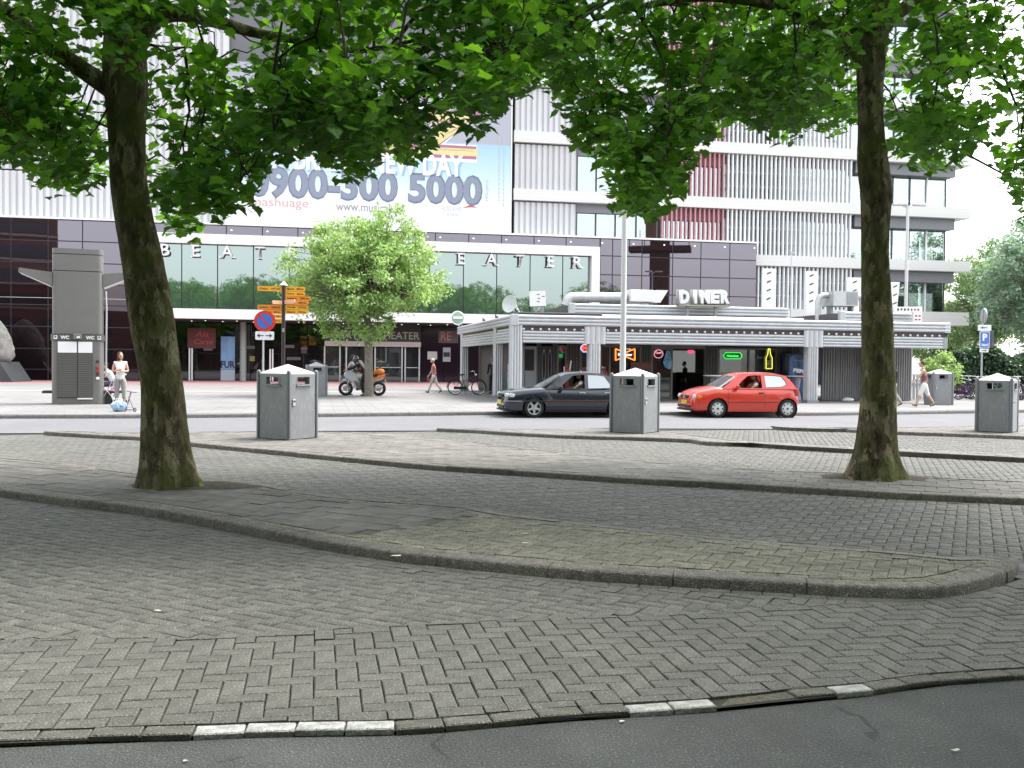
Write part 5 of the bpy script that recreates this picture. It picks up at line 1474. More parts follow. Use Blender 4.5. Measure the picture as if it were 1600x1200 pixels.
# round beer sign at the back left corner
t = dthing('round_sign', 'round pale green sign with a white band at the far left corner of the diner', 'sign')
yd = 14.6; c = Vector((-.25, yd, 0)); cc = LP(DM, 715, 497, yd); c = Vector((cc[0], yd, cc[1]))
mb = MB(); mb.lathe([(.0, -.06), (.30, -.06), (.36, -.04), (.36, .04), (.30, .06), (0, .06)], 24, Matrix.Translation(c) @ Matrix.Rotation(math.pi/2, 4, 'X')); mb.build('disc', mat('pale green disc', (.30, .42, .33), .4), t, smooth=40)
mb = MB(); mb.torus(c + Vector((0, -.03, 0)), .34, .035, 'Y'); mb.build('rim', M_WHITEF, t, smooth=True)
mb = MB(); mb.cbox(c + Vector((0, -.075, .02)), (.5, .03, .13)); mb.build('band', M_WHITEF, t)
mb = MB(); mb.cyl(c + Vector((.2, .0, -.3)), Vector((c.x + .45, yd + .3, ZT - .3)), .03, 8); mb.build('bracket', M_ALUD, t)
# small birds on the eaves
for x in (746, 772):
    y = {746: 8.6, 772: 5.2}[x]
    b = empty('pigeon', DM @ Vector((.3, y, ZT)), R(30), 'grey pigeon perched on the side eaves of the diner', 'pigeon', 'pigeons on the diner eaves')
    mb = MB(); mb.ball((0, 0, .11), (.06, .12, .065), 8, 6); mb.ball((0, .10, .19), .04, 8, 6); mb.tube([(0, -.08, .10), (0, -.2, .06)], [.04, .02], 6); mb.tube([(0, .07, .14), (0, .1, .18)], [.04, .03], 6); mb.cyl((0, .135, .19), (0, .165, .185), .008, 5); mb.cyl((.02, 0, 0), (.02, 0, .07), .008, 5); mb.cyl((-.02, 0, 0), (-.02, 0, .07), .008, 5)
    mb.build('body', mat('pigeon grey', (.09, .09, .10), .8), b, smooth=True)

# ---------------------------------------------------------------- neon signs, table, machine
def neon(name, col, s): return mat(name, col, .4, emit=col, estr=s)
N_RED = neon('red neon', (1, .10, .03), 0.66); N_ORG = neon('orange neon', (1, .22, .03), 0.66); N_GRN = neon('green neon', (.05, .8, .10), 0.33); N_YEL = neon('yellow neon', (.75, .80, .08), 0.39); N_WHT = neon('white neon', (.9, .9, .9), 0.28); N_PNK = neon('pink neon', (.9, .35, .40), 0.25)
def wp(px, py, y=None):
    y = YW - .06 if y is None else y
    a = DU(px, py, y); return Vector((a[0], y, a[1]))
def loop_tube(pts, r, m, name, t, closed=True):
    mb = MB(); P = [Vector(p) for p in pts] + ([Vector(pts[0])] if closed else [])
    for a, b in zip(P[:-1], P[1:]): mb.cyl(a, b, r, 6)
    return mb.build(name, m, t, smooth=True)
def oct_(x0, x1, y0, y1, c, y=None):
    return [wp(x0 + c, y0, y), wp(x1 - c, y0, y), wp(x1, y0 + c, y), wp(x1, y1 - c, y), wp(x1 - c, y1, y), wp(x0 + c, y1, y), wp(x0, y1 - c, y), wp(x0, y0 + c, y)]
t = dthing('neon_sign', 'small red neon sign with a blue edge hanging near the second diner pillar', 'neon sign')
loop_tube(oct_(907.5, 921, 538, 550, 4, .8), .018, neon('blue neon', (.35, .40, .9), .45), 'border', t); loop_tube(oct_(909, 919.5, 539.5, 548.5, 3.5, .8), .010, N_RED, 'inner_border', t)
p = wp(914, 544, .8); text('lettering', 'OPEN', .2, N_RED, t, (p.x, .8, p.z), width=.22, height=.11, bold=.004)
mb = MB(); mb.cyl((p.x, .82, p.z + .1), (p.x, .82, 2.79), .008, 5); mb.build('hanger', M_BLK, t)
t = dthing('neon_sign', 'orange bow tie neon sign in the window beside the tall lamp post', 'neon sign')
loop_tube([wp(962, 545), wp(977, 551), wp(992, 545), wp(992, 563), wp(977, 557), wp(962, 563)], .024, N_ORG, 'border', t)
p = wp(977, 554); text('lettering', 'Budweiser', .2, N_WHT, t, (p.x, p.y, p.z), width=.62, height=.12, bold=.008)
p = wp(982, 545.5); text('lettering', 'THE', .2, N_WHT, t, (p.x, p.y, p.z), width=.2, height=.06)
t = dthing('neon_sign', 'green neon sign with rounded border in the right hand window', 'neon sign')
loop_tube(oct_(1131, 1159, 551, 560.5, 3), .017, N_GRN, 'border', t); p = wp(1145, 556)
mb = MB(); a, b = wp(1132, 560), wp(1158, 552); mb.box((a.x, a.y + .03, a.z), (b.x, a.y + .04, b.z)); mb.build('backing', mat('dark green glass', (.01, .12, .03), .4), t)
text('lettering', 'Heineken', .2, N_GRN, t, (p.x, p.y, p.z), width=.55, height=.11, bold=.01)
t = dthing('neon_sign', 'yellow bottle shaped neon sign in the right hand window', 'neon sign')
loop_tube([wp(x, y) for x, y in ((1200.5, 545), (1203, 545), (1204, 554), (1206.5, 559), (1206.5, 576), (1197, 576), (1197, 559), (1199.5, 554))], .018, N_YEL, 'border', t)
a, b = wp(1198, 571), wp(1205, 563); block('label_plate', mat('grey neon plate', (.4, .42, .35), .5), t, (a.x, a.y + .01, a.z), (b.x, a.y + .02, b.z))
p = wp(1188, 558); tt = dthing('window_lettering', 'faint grey word on the glass left of the bottle neon', 'lettering'); text('lettering', 'Bar', .2, mat('grey window letters', (.30, .31, .31), .5), tt, (p.x, p.y + .02, p.z), width=.28, height=.13)
t = dthing('neon_sign', 'pink and white round neon sign on the glass door of the diner', 'neon sign')
loop_tube([wp(1029 + 7*math.cos(k*.5236), 553 + 6.5*math.sin(k*.5236)) for k in range(12)], .015, N_PNK, 'ring', t); p = wp(1029, 551); text('lettering', 'Coors', .2, N_PNK, t, (p.x, p.y, p.z), width=.28, height=.1, bold=.012)
t = dthing('hanging_towel', 'bright blue and white cloth hung inside the glass door', 'towel')
mb = MB(); a = wp(1041, 549, YW + .1)
pts = [wp(1039, 548, YW+.12), wp(1044, 548, YW+.12), wp(1047, 572, YW+.12), wp(1043, 577, YW+.12), wp(1036, 574, YW+.12), wp(1033, 566, YW+.12)]
mb.prism([(q.x, q.z) for q in pts], -.04, .03, Matrix.Translation((0, YW - .10, 0)) @ UPRIGHT); mb.build('cloth', mat('blue cloth', (.08, .28, .55), .8, col2=(.35, .55, .70), scale=9), t)
t = dthing('neon_sign', 'small red neon sign over the open doorway of the diner', 'neon sign')
a, b = wp(1075, 552, YW + .3), wp(1084, 547, YW + .3); block('tube', mat('dim red neon', (.8, .05, .12), .4, emit=(.9, .06, .15), estr=.35), t, (a.x, a.y, a.z), (b.x, a.y + .03, b.z)); mb = MB(); mb.cyl((a.x + .1, a.y + .01, b.z), (a.x + .1, a.y + .01, 2.79), .008, 5); mb.build('hanger', M_BLK, t)
t = dthing('exit_sign', 'small lit green sign inside beside the diner doors', 'exit sign'); a, b = wp(873, 559, YW + .3), wp(879.5, 553, YW + .3); block('panel', N_GRN, t, (a.x, a.y, a.z), (b.x, a.y + .04, b.z)); mb = MB(); mb.cyl((a.x + .08, a.y + .02, b.z), (a.x + .08, a.y + .02, 2.79), .008, 5); mb.build('hanger', M_BLK, t)
t = dthing('dispenser_figure', 'small red and white upright figure beside the diner door above the dark car', 'figure'); p = wp(886, 581, 1.6)
mb = MB(); mb.lathe([(.07, 0), (.09, .9), (.10, 1.25), (.06, 1.3), (.035, 1.32), (.03, 1.45), (.0, 1.46)], 12, Matrix.Translation((p.x, 1.6, .0))); mb.build('body', M_RED, t, smooth=40)
mb = MB(); mb.cyl((p.x + .1, 1.6, 1.2), (p.x + .16, 1.58, 1.62), .03, 8); mb.cyl((p.x - .1, 1.6, 1.1), (p.x - .13, 1.58, 1.38), .025, 8); mb.build('arm', M_WHITEF, t, smooth=True)
# standing tables and drinks machine in front of the windows
for x, y, zt, lab in ((1116, 1.2, 587, 'white standing table with a purple wrapped foot beside the red car bonnet'), (1243, 1.4, 588, 'white standing table half hidden by the rear of the red car')):
    p = DU(x, zt, y); t = dthing('standing_table', lab, 'table', 'standing tables in the diner porch')
    mb = MB(); mb.lathe([(0, -.02), (.44, -.02), (.46, 0), (.44, .025), (0, .025)], 24, Matrix.Translation((p[0], y, p[1]))); mb.build('table_top', M_WHITEF, t, smooth=40)
    mb = MB(); mb.cyl((p[0], y, .03), (p[0], y, p[1] - .02), .05, 10); mb.lathe([(.28, 0), (.26, .03), (.05, .06)], 16, Matrix.Translation((p[0], y, 0))); mb.build('leg', M_SILVER, t, smooth=40)
    mb = MB(); mb.lathe([(.24, .07), (.15, .5), (.20, p[1] - .04)], 10, Matrix.Translation((p[0] + .02, y, 0)), cap=False); mb.build('cloth', mat('pale and purple wrap', (.42, .40, .46), .8, col2=(.10, .08, .25), scale=2.2), t, smooth=True)
t = dthing('drinks_machine', 'dark blue drinks machine with a tilted white brand word under the eaves', 'vending machine')
y = 1.7; a, b = DU(1230, 634, y), DU(1262, 634, y); z1 = DU(1246, 552, y)[1]
mb = MB(); mb.cbox(((a[0]+b[0])/2, y + .4, (z1 + .05)/2), (b[0]-a[0], .8, z1 - .05), ch=.02); mb.build('cabinet', mat('dark blue cabinet', (.010, .022, .085), .3), t)
mw = MB(); cx, w = (a[0]+b[0])/2, (b[0]-a[0]); mw.prism([(cx - w*.45, .3), (cx + w*.42, .3), (cx + w*.42, z1 - .1), (cx - w*.45, z1 - .1)], 0, .01, Matrix.Translation((0, y - .005, 0)) @ UPRIGHT)
mw.build('front', mat('swirled blue front', (.008, .02, .10), .25, col2=(.10, .20, .42), scale=3.5, stretch=(1, 1, .5)), t)
text('lettering', 'PEPSI', .3, M_PW, t, (cx + .08, y - .02, 1.28), width=w*.66, height=.17, tilt=R(-8), bold=.02)
mb = MB(); mb.lathe([(0, 0), (.2, 0), (.2, .01), (0, .01)], 20, Matrix.Translation((cx + .1, y - .022, 1.0)) @ Matrix.Rotation(math.pi/2, 4, 'X') @ Matrix.Diagonal((1.2, .5, 1, 1))); mb.build('emblem', mat('red emblem', (.40, .04, .04), .4), t)
text('lettering', 'refreshing', .3, mat('pale blue print', (.3, .4, .55), .5), t, (cx + .0, y - .02, 1.72), width=w*.45, height=.07, tilt=R(-6))
mb = MB(); mb.box((cx + w*.3, y - .02, .75), (cx + w*.42, y - .011, 1.05)); mb.build('coin_slot', M_BLK, t)
# litter bag by the wall
t = dthing('plastic_bag', 'crumpled pale bag on the ground in front of the corrugated wall', 'bag'); p = LP(DM, 1325, 634, .9)
mb = MB(); mb.ball((p[0], .9, .09), (.27, .14, .10), 10, 7); mb.v = [(x + .03*noise.noise((x*9, y*9, z*9)), y, z + .03*noise.noise((x*8, z*8, 2))) for x, y, z in mb.v]; mb.build('bag', mat('pale plastic', (.55, .62, .60), .5), t, smooth=True)

# ================================================================ STREET FURNITURE
M_BIN = mat('grey powder coated steel', (.25, .257, .268), .55, var=.14, scale=2.2, stretch=(1, 1, .35), bump=.08, bscale=140, speck=.08, sscale=25)
M_BINPOST = mat('dark grey post', (.17, .175, .19), .45)
M_BINROOF = mat('pale bin roof', (.50, .50, .49), .55)
M_BININ = mat('bin inside', (.03, .03, .032), .8)
def make_bin(label, group):
    t = empty('litter_bin', (0, 0, 0), 0, label, 'bin', group)
    s = .80; h = s / 2
    for (x, y) in ((-h, -h), (h, -h), (h, h), (-h, h)):
        mb = MB(); mb.lathe([(.045, 0), (.045, 1.33), (.036, 1.365), (.018, 1.38), (0, 1.385)], 12, Matrix.Translation((x, y, 0))); mb.build('post', M_BINPOST, t, smooth=40)
    for k in range(4):
        mb = MB(); w = h - .048
        z0, z1, zt, ox = .012, 1.07, 1.245, w * .52
        mb.box((-w, -.02, z0), (w, .02, z1)); mb.box((-w, -.02, z1), (-ox, .02, zt)); mb.box((ox, -.02, z1), (w, .02, zt)); mb.box((-w, -.02, zt), (w, .02, 1.30))
        mb.cbox((0, -.012, z1 + .012), (ox * 2 + .05, .075, .03)); mb.cbox((-ox - .002, .03, 1.16), (.012, .11, .17)); mb.cbox((ox + .002, .03, 1.16), (.012, .11, .17))
        o = mb.build('door_panel' if k == 0 else 'side_panel', M_BIN, t, M=Matrix.Rotation(k * math.pi/2, 4, 'Z') @ Matrix.Translation((0, -h, 0)))
        if k == 0:
            q = MB(); q.cbox((-w + .07, -.03, .74), (.075, .02, .13), ch=.006); q.build('lock_plate', M_SILVER, o)
            q = MB(); q.cbox((-w + .075, -.045, .765), (.03, .02, .03)); q.build('lock', M_BLK, o)
            for z in (.25, 1.05): q = MB(); q.cyl((w + .03, -.02, z), (w + .03, -.02, z + .11), .02, 8); q.build('hinge', M_BINPOST, o)
    mb = MB(); mb.box((-h + .03, -h + .03, .06), (h - .03, h - .03, .95)); mb.build('inner_drum', M_BININ, t)
    mb = MB(); e = h + .015; mb.add([(-e, -e, 1.315), (e, -e, 1.315), (e, e, 1.315), (-e, e, 1.315), (-e, -e, 1.29), (e, -e, 1.29), (e, e, 1.29), (-e, e, 1.29), (0, 0, 1.50)], [(0, 1, 8), (1, 2, 8), (2, 3, 8), (3, 0, 8), (0, 4, 5, 1), (1, 5, 6, 2), (2, 6, 7, 3), (3, 7, 4, 0), (7, 6, 5, 4)]); mb.build('roof', M_BINROOF, t)
    return t
BG = 'square grey litter bins with pyramid roofs'
bin0 = make_bin('grey pyramid-roofed litter bin between the leaning plane tree and the no-parking sign', BG)
for i, (px, py, z, rz, sc, lab) in enumerate([(441, 687, .088, 60, 1.0, None), (995, 677, .088, 56, .99, 'grey pyramid-roofed litter bin between the dark car and the red car'),
        (1571, 676, .088, 54, .96, 'grey pyramid-roofed litter bin nearest the blue parking sign'), (491, 619, .12, 17, .97, 'grey pyramid-roofed litter bin far off beside the finger post'),
        (1474, 633, .12, 1, .96, 'grey pyramid-roofed litter bin on the plaza beside the walking woman'), (1618, 640, .12, 10, .96, 'grey pyramid-roofed litter bin at the very edge beyond the bicycles')]):
    if i == 5: continue
    b = bin0 if i == 0 else copy_tree(bin0)
    p = G(px, py, z); p.y += .45
    b.location = p; b.rotation_euler = (0, 0, R(rz)); b.scale = (sc, sc, sc)
    if lab: b['label'] = lab

# ---- public toilet column
M_KIOSK = mat('warm grey enamel', (.155, .150, .140), .5, var=.05, scale=2)
M_KDARK = mat('dark kiosk joint', (.04, .04, .04), .6)
M_SHUT = mat('grey shutter slat', (.115, .112, .105), .5)
p = G(110, 632, .12); p.y += .6
k = empty('public_toilet', p, R(21), 'tall grey rounded toilet column with WC lettering and side wings', 'toilet kiosk')
def rrect(w, d, r, n=5):
    out = []
    for cx, cy, a0 in ((w/2 - r, d/2 - r, 0), (-w/2 + r, d/2 - r, 90), (-w/2 + r, -d/2 + r, 180), (w/2 - r, -d/2 + r, 270)):
        for i in range(n + 1):
            a = R(a0 + 90 * i / n); out.append((cx + r * math.cos(a), cy + r * math.sin(a)))
    return out
KW, KD = 1.56, 1.15
mb = MB(); mb.prism(rrect(KW, KD, .16), 0, 2.10); mb.build('lower_body', M_KIOSK, k, smooth=35)
zz = [2.30, 4.38, 4.93, 5.12]
for z0, z1 in zip(zz[:-1], zz[1:]):
    mb = MB(); mb.prism(rrect(KW - .03, KD - .03, .15), z0 + .012, z1 - .012); mb.build('upper_section', M_KIOSK, k, smooth=35)
mb = MB(); mb.prism(rrect(KW - .09, KD - .09, .13), 2.2, 5.09); mb.build('joint_core', M_KDARK, k, smooth=35)
mb = MB(); mb.prism(rrect(KW + .05, KD + .05, .17), 2.102, 2.298); mb.build('sign_band', mat('dark sign band', (.085, .083, .078), .5), k, smooth=35)
for x, w_ in ((-.38, 'WC'), (.38, 'WC')):
    text('lettering', w_, .2, M_LETTER, k, (x, -KD/2 - .04, 2.20), width=.26, height=.115, bold=.008)
for x in (-.66, .66):
    mb = MB(); mb.cbox((x, -KD/2 - .035, 2.2), (.11, .015, .12)); o = mb.build('pictogram', M_LETTER, k); q = MB(); q.cbox((x, -KD/2 - .046, 2.2), (.07, .01, .03)); q.cbox((x, -KD/2 - .047, 2.235), (.05, .01, .02)); q.build('pictogram_mark', M_KDARK, o)
mb = MB(); mb.cbox((0, -KD/2 - .09, 2.23), (.26, .14, .18), ch=.02); mb.build('lamp_box', M_KIOSK, k)
mb = MB(); mb.cbox((.03, -KD/2 - .165, 2.21), (.10, .01, .06)); mb.build('lamp_glass', M_LETTER, k)
for s_, x0, x1 in ((0, -.60, -.012), (1, .012, .46)):
    o = block('door', M_KDARK, k, (x0, -KD/2 - .012, .22), (x1, -KD/2 - .002, 2.06))
    block('white_panel', M_LETTER, k, (x0 + .01, -KD/2 - .035, 1.70), (x1 - .01, -KD/2 - .013, 2.06))
    mb = MB(); z = .24
    while z < 1.67: mb.cbox(((x0 + x1)/2, -KD/2 - .03, z + .03), (x1 - x0 - .01, .035, .046)); z += .06
    mb.build('shutter', M_SHUT, k)
block('threshold', M_LETTER, k, (0.0, -KD/2 - .06, .17), (.46, -KD/2 - .002, .215))
for z, c in ((1.42, M_KDARK), (1.22, M_RED), (1.10, M_RED), (1.0, M_KDARK), (.86, M_LETTER)):
    mb = MB(); mb.cbox((.61, -KD/2 - .02, z), (.10, .035, .085), ch=.012); mb.build('control', c, k)
for s_ in (-1, 1):
    mb = MB(); mb.prism([(s_*.76, 3.88), (s_*.76, 4.32), (s_*1.74, 4.43), (s_*1.76, 4.30)], -KD*.42, KD*.42, UPRIGHT); mb.build('canopy_wing', M_KIOSK, k)
    mb = MB(); mb.prism([(s_*.80, 3.868), (s_*.80, 3.879), (s_*1.75, 4.299), (s_*1.75, 4.288)], -KD*.40, KD*.40, UPRIGHT); mb.build('wing_underside', M_LETTER, k)
block('ledge', M_KDARK, k, (-1.08, -.35, .36), (-.79, .35, .44)); block('ledge', M_KDARK, k, (.79, -.35, .36), (1.35, .35, .44))
block('ledge_support', M_KDARK, k, (.80, -.28, 0), (1.02, .28, .355))
mb = MB(); mb.tube([(.86, -.42, 3.75), (.88, -.44, 3.2), (.86, -.42, 1.0), (.84, -.40, .9)], .03, 8); mb.build('side_rail', M_SILVER, k, smooth=True)

# ---- sculpture
p = G(4, 597, .12)
sc_ = empty('sculpture', (p.x - 1.25, p.y + 1.0, .12), 0, 'rough pale stone head sculpture on a dark wedge plinth at the picture edge', 'sculpture')
mb = MB(); mb.ball((0, 0, 2.3), (1.25, .9, 1.75), 40, 34)
def rock(q):
    x, y, z = q; s_ = 1 + .16 * noise.noise((x*.9, y*.9, z*.9)) + .10 * noise.noise((x*2.6, y*2.6, z*2.4 + 4)) + .04 * noise.noise((x*7, y*7, z*7))
    g = abs(math.sin(z * 3.1 + 1.2*noise.noise((x, y, z*.8)))) ; s_ -= .06 * (1 - g)**4
    return (x * s_ * (1.0 - .16*(z - 2.3)), y * s_, 2.3 + (z - 2.3) * (1 + .06*noise.noise((x*2, y*2, 1))))
mb.v = [rock(q) for q in mb.v]; mb.build('head', mat('weathered limestone', (.20, .205, .19), .95, var=.4, scale=3.5, bump=1, bscale=12), sc_, smooth=60)
mb = MB(); mb.prism([(-2.5, 0), (1.95, 0), (1.15, 1.2), (-2.5, 1.2)], -1.2, 1.2, UPRIGHT); mb.build('plinth', mat('dark plinth', (.05, .055, .058), .5, var=.2, scale=2), sc_)

# ---- signs and posts
M_POLE = mat('galvanised pole', (.42, .43, .44), .45, metal=.3)
M_SRED = mat('traffic sign red', (.62, .045, .03), .4); M_SBLUE = mat('traffic sign blue', (.045, .16, .55), .4); M_SWHITE = mat('traffic sign white', (.80, .80, .80), .4)
M_YELB = mat('yellow direction board', (.75, .36, .02), .45); M_YELB2 = mat('orange direction board', (.70, .25, .02), .45); M_PALEB = mat('faded pink board', (.68, .40, .24), .5)
def disc(mb, c, r, y0, y1, n=32):
    mb.prism([(c[0] + r*math.cos(2*math.pi*i/n), c[1] + r*math.sin(2*math.pi*i/n)) for i in range(n)], -y1, -y0, UPRIGHT)
Y = 31.4; p = DD(411, 600, Y); X0 = p.x; kz = Y / 1550
t = empty('no_parking_sign', (X0, Y, .12), R(6), 'round red and blue no-parking sign above a white arrow plate', 'traffic sign')
zc = DD(414, 502, Y).z - .12; za = DD(414, 524.5, Y).z - .12
mb = MB(); mb.cyl((0, 0, 0), (0, 0, zc + .28), .03, 12); mb.build('pole', M_POLE, t, smooth=True)
mb = MB(); mb.cyl((-.0, 0, .9), (0, 0, 1.25), .038, 12); mb.build('pole_sleeve', M_POLE, t, smooth=True)
mb = MB(); disc(mb, (.05, zc), .335, -.06, -.045); mb.build('disc_edge', M_SRED, t)
mb = MB(); disc(mb, (.05, zc), .235, -.072, -.061); mb.build('blue_disc', M_SBLUE, t)
mb = MB(); a = R(-48); mb.cbox((.05, -.077, zc), (.50, .008, .062), (0, -a, 0)); mb.build('slash', M_SRED, t)
mb = MB(); mb.prism([(x + .05, z + za) for x, z in rrect(.58, .27, .04)], .045, .06, UPRIGHT); pl = mb.build('arrow_plate', M_SWHITE, t)
for s_ in (-1, 1):
    mb = MB(); mb.prism([(.05 + s_*.03, za - .012), (.05 + s_*.16, za - .012), (.05 + s_*.15, za - .065), (.05 + s_*.235, za), (.05 + s_*.15, za + .065), (.05 + s_*.16, za + .012), (.05 + s_*.03, za + .012)], .061, .066, UPRIGHT); mb.build('arrow', M_BLK, pl)
Y = 33.0; p = DD(442.5, 600, Y)
t = empty('finger_post', (p.x, Y, .12), R(8), 'dark post with yellow finger boards giving city distances', 'signpost')
def zz_(py): return DD(442, py, Y).z - .12
mb = MB(); mb.cyl((0, 0, 0), (0, 0, zz_(446)), .062, 14); mb.build('post', mat('black brown post', (.025, .017, .017), .4), t, smooth=True)
mb = MB(); mb.lathe([(.14, 0), (.13, .02), (0, .15)], 14, Matrix.Translation((0, 0, zz_(446)))); mb.build('post_cap', M_BINROOF, t, smooth=30)
mb = MB(); mb.cbox((.0, -.07, zz_(516)), (.05, .05, .12)); mb.build('bracket', M_SILVER, t)
boards = [(-1, 402, 447.5, 455.5, M_YELB, 0, 'Oslo', '1477 km'), (-1, 426, 470, 476, M_PALEB, -38, '', ''), (-1, 402, 476.5, 484, M_YELB2, 3, 'Stockholm', '1466 km'), (-1, 411, 484.5, 491, M_YELB2, -8, 'Bonn', '240 km'), (-1, 420, 491.5, 497.5, M_YELB, 0, 'Brussel', '174 km'), (-1, 418, 498, 505, M_YELB, 0, 'Athene', '2971 km'),
          (1, 475, 447.5, 455, M_YELB, 0, 'Bern', '855 km'), (1, 475, 455.5, 462.5, M_YELB, 0, 'Luxemburg', '425 km'), (1, 484, 462.5, 469, M_YELB2, 3, 'Lissabon', '2280 km'), (1, 480, 469.5, 476, M_YELB2, -6, 'Rome', '1680 km'), (1, 461, 469, 475, M_PALEB, -50, '', ''), (1, 480, 476.5, 483.5, M_YELB, 0, 'Parijs', '513 km'), (1, 479, 484, 490.5, M_YELB, 0, 'Madrid', '1740 km')]
for s_, xe, y0, y1, m, ang, w1, w2 in boards:
    L_ = abs(xe - 442) * Y / 1550 / max(.6, math.cos(R(ang))); hh = (y1 - y0) * Y / 1550 * .97; zc = (zz_(y0) + zz_(y1)) / 2
    Mx = Matrix.Translation((0, 0, zc)) @ Matrix.Rotation(R(ang) * s_, 4, 'Z')
    if s_ > 0: pts = [(.055, -hh/2), (L_ - .03, -hh/2), (L_, -hh/2 + .03), (L_, hh/2 - .03), (L_ - .03, hh/2), (.055, hh/2)]
    else: pts = [(-.055, -hh/2), (-.055, hh/2), (-L_ + .03, hh/2), (-L_, hh/2 - .03), (-L_, -hh/2 + .03), (-L_ + .03, -hh/2)]
    mb = MB(); mb.prism(pts, -.012, .012, UPRIGHT); o = mb.build('direction_board', m, t, M=Mx)
    if w1:
        xa, xb = (.12, L_ - .06) if s_ > 0 else (-L_ + .06, -.12)
        lw = (xb - xa)
        for w_, al, fx in ((w1, 'L', xa), (w2, 'R', xb)):
            ww = min(.30, lw * .42); cx = fx + ww/2 if al == 'L' else fx - ww/2
            text('lettering', w_, .1, M_BLK, o, (cx, -.016, 0), width=ww, height=.062, bold=.003)
Y = 35.8; p = DD(1533, 600, Y)
t = empty('taxi_parking_sign', (p.x, Y, .12), R(14), 'blue P taxi parking sign between two white plates on a pole', 'traffic sign')
zz_ = lambda py: DD(1533, py, Y).z - .12
sx = Y / 1550
mb = MB(); mb.cyl((0, 0, 0), (0, 0, zz_(484)), .032, 12); mb.build('pole', M_POLE, t, smooth=True)
def plate(nm, m, x0, x1, y0, y1, d=.05, th_=.015):
    a = (x0 - 1533) * sx; b = (x1 - 1533) * sx; mb = MB(); mb.prism([((a+b)/2 + x, (zz_(y0)+zz_(y1))/2 + z) for x, z in rrect(b - a, zz_(y0) - zz_(y1), .025)], d, d + th_, UPRIGHT); return mb.build(nm, m, t)
plate('arrow_plate', M_SWHITE, 1523, 1547, 507.5, 517)
ar = MB(); zc = zz_(512); ar.prism([(.16, zc - .012), (.16, zc + .012), (-.04, zc + .012), (-.03, zc + .045), (-.12, zc), (-.03, zc - .045), (-.04, zc - .012)], .066, .072, UPRIGHT); ar.build('arrow', M_BLK, t)
plate('white_border', M_SWHITE, 1526.5, 1544.5, 518, 544); plate('blue_panel', M_SBLUE, 1527.6, 1543.4, 519, 543, .066, .008)
text('lettering', 'P', .3, M_SWHITE, t, (.055, -.078, zz_(527)), height=.26, width=.20, bold=.015)
text('lettering', 'taxi', .3, M_SWHITE, t, (.055, -.078, zz_(538.5)), width=.31, height=.11, bold=.008)
plate('lower_plate', M_SWHITE, 1527, 1543, 545, 550.5); ar = MB(); zc = zz_(547.8); ar.prism([(-.05, zc - .01), (.08, zc - .01), (.08, zc - .03), (.16, zc), (.08, zc + .03), (.08, zc + .01), (-.05, zc + .01)], .066, .072, UPRIGHT); ar.build('arrow', M_BLK, t)
mb = MB(); mb.cbox((.33, .12, zz_(529)), (.03, .42, .62), (0, 0, R(20))); mb.build('side_plate', mat('purple grey sign back', (.10, .09, .14), .5), t)
mb = MB(); mb.lathe([(0, -.03), (.26, -.03), (.27, 0), (.26, .03), (0, .03)], 24, Matrix.Translation((.05, .0, zz_(493))) @ Matrix.Rotation(R(72), 4, 'Z') @ Matrix.Rotation(math.pi/2, 4, 'X')); mb.build('round_plate', M_POLE, t, smooth=30)
# lamp posts
M_LAMP = mat('pale grey lamp post', (.58, .58, .57), .5)
def lamp_head(t, z, arms):
    for a, L_ in arms:
        dx, dy = math.cos(a), math.sin(a)
        mb = MB(); mb.tube([(0, 0, z - .1), (dx*.25, dy*.25, z), (dx*L_, dy*L_, z + .08)], [.05, .04, .03], 8); o = mb.build('arm', M_LAMP, t, smooth=True)
        mb = MB(); mb.cbox((dx*(L_ + .3), dy*(L_ + .3), z + .08), (.75, .26, .13), (0, 0, a), ch=.04); mb.build('lamp_housing', M_LAMP, t, smooth=40)
Y = 25.6; p = DD(972.5, 600, Y); zt = DD(972.5, 150, Y).z
t = empty('lamp_post', (p.x, Y, .088), 0, 'plain pale lamp post rising behind the litter bin between the two cars', 'lamp post')
mb = MB(); mb.tube([(0, 0, 0), (0, 0, .9), (0, 0, .95), (0, 0, zt)], [.095, .095, .078, .06], 16); mb.build('pole', M_LAMP, t, smooth=40); lamp_head(t, zt, [(R(200), .5)])
Y = 53; p = DD(1413, 600, Y); zt = DD(1413, 325, Y).z
t = empty('lamp_post', (p.x, Y, .12), 0, 'tall lamp post with two arms standing behind the diner, beside the glass corner', 'lamp post')
mb = MB(); mb.tube([(0, 0, 0), (0, 0, 2), (0, 0, zt)], [.12, .10, .075], 14); mb.build('pole', M_LAMP, t, smooth=True); lamp_head(t, zt, [(R(10), .35), (R(170), .1)])

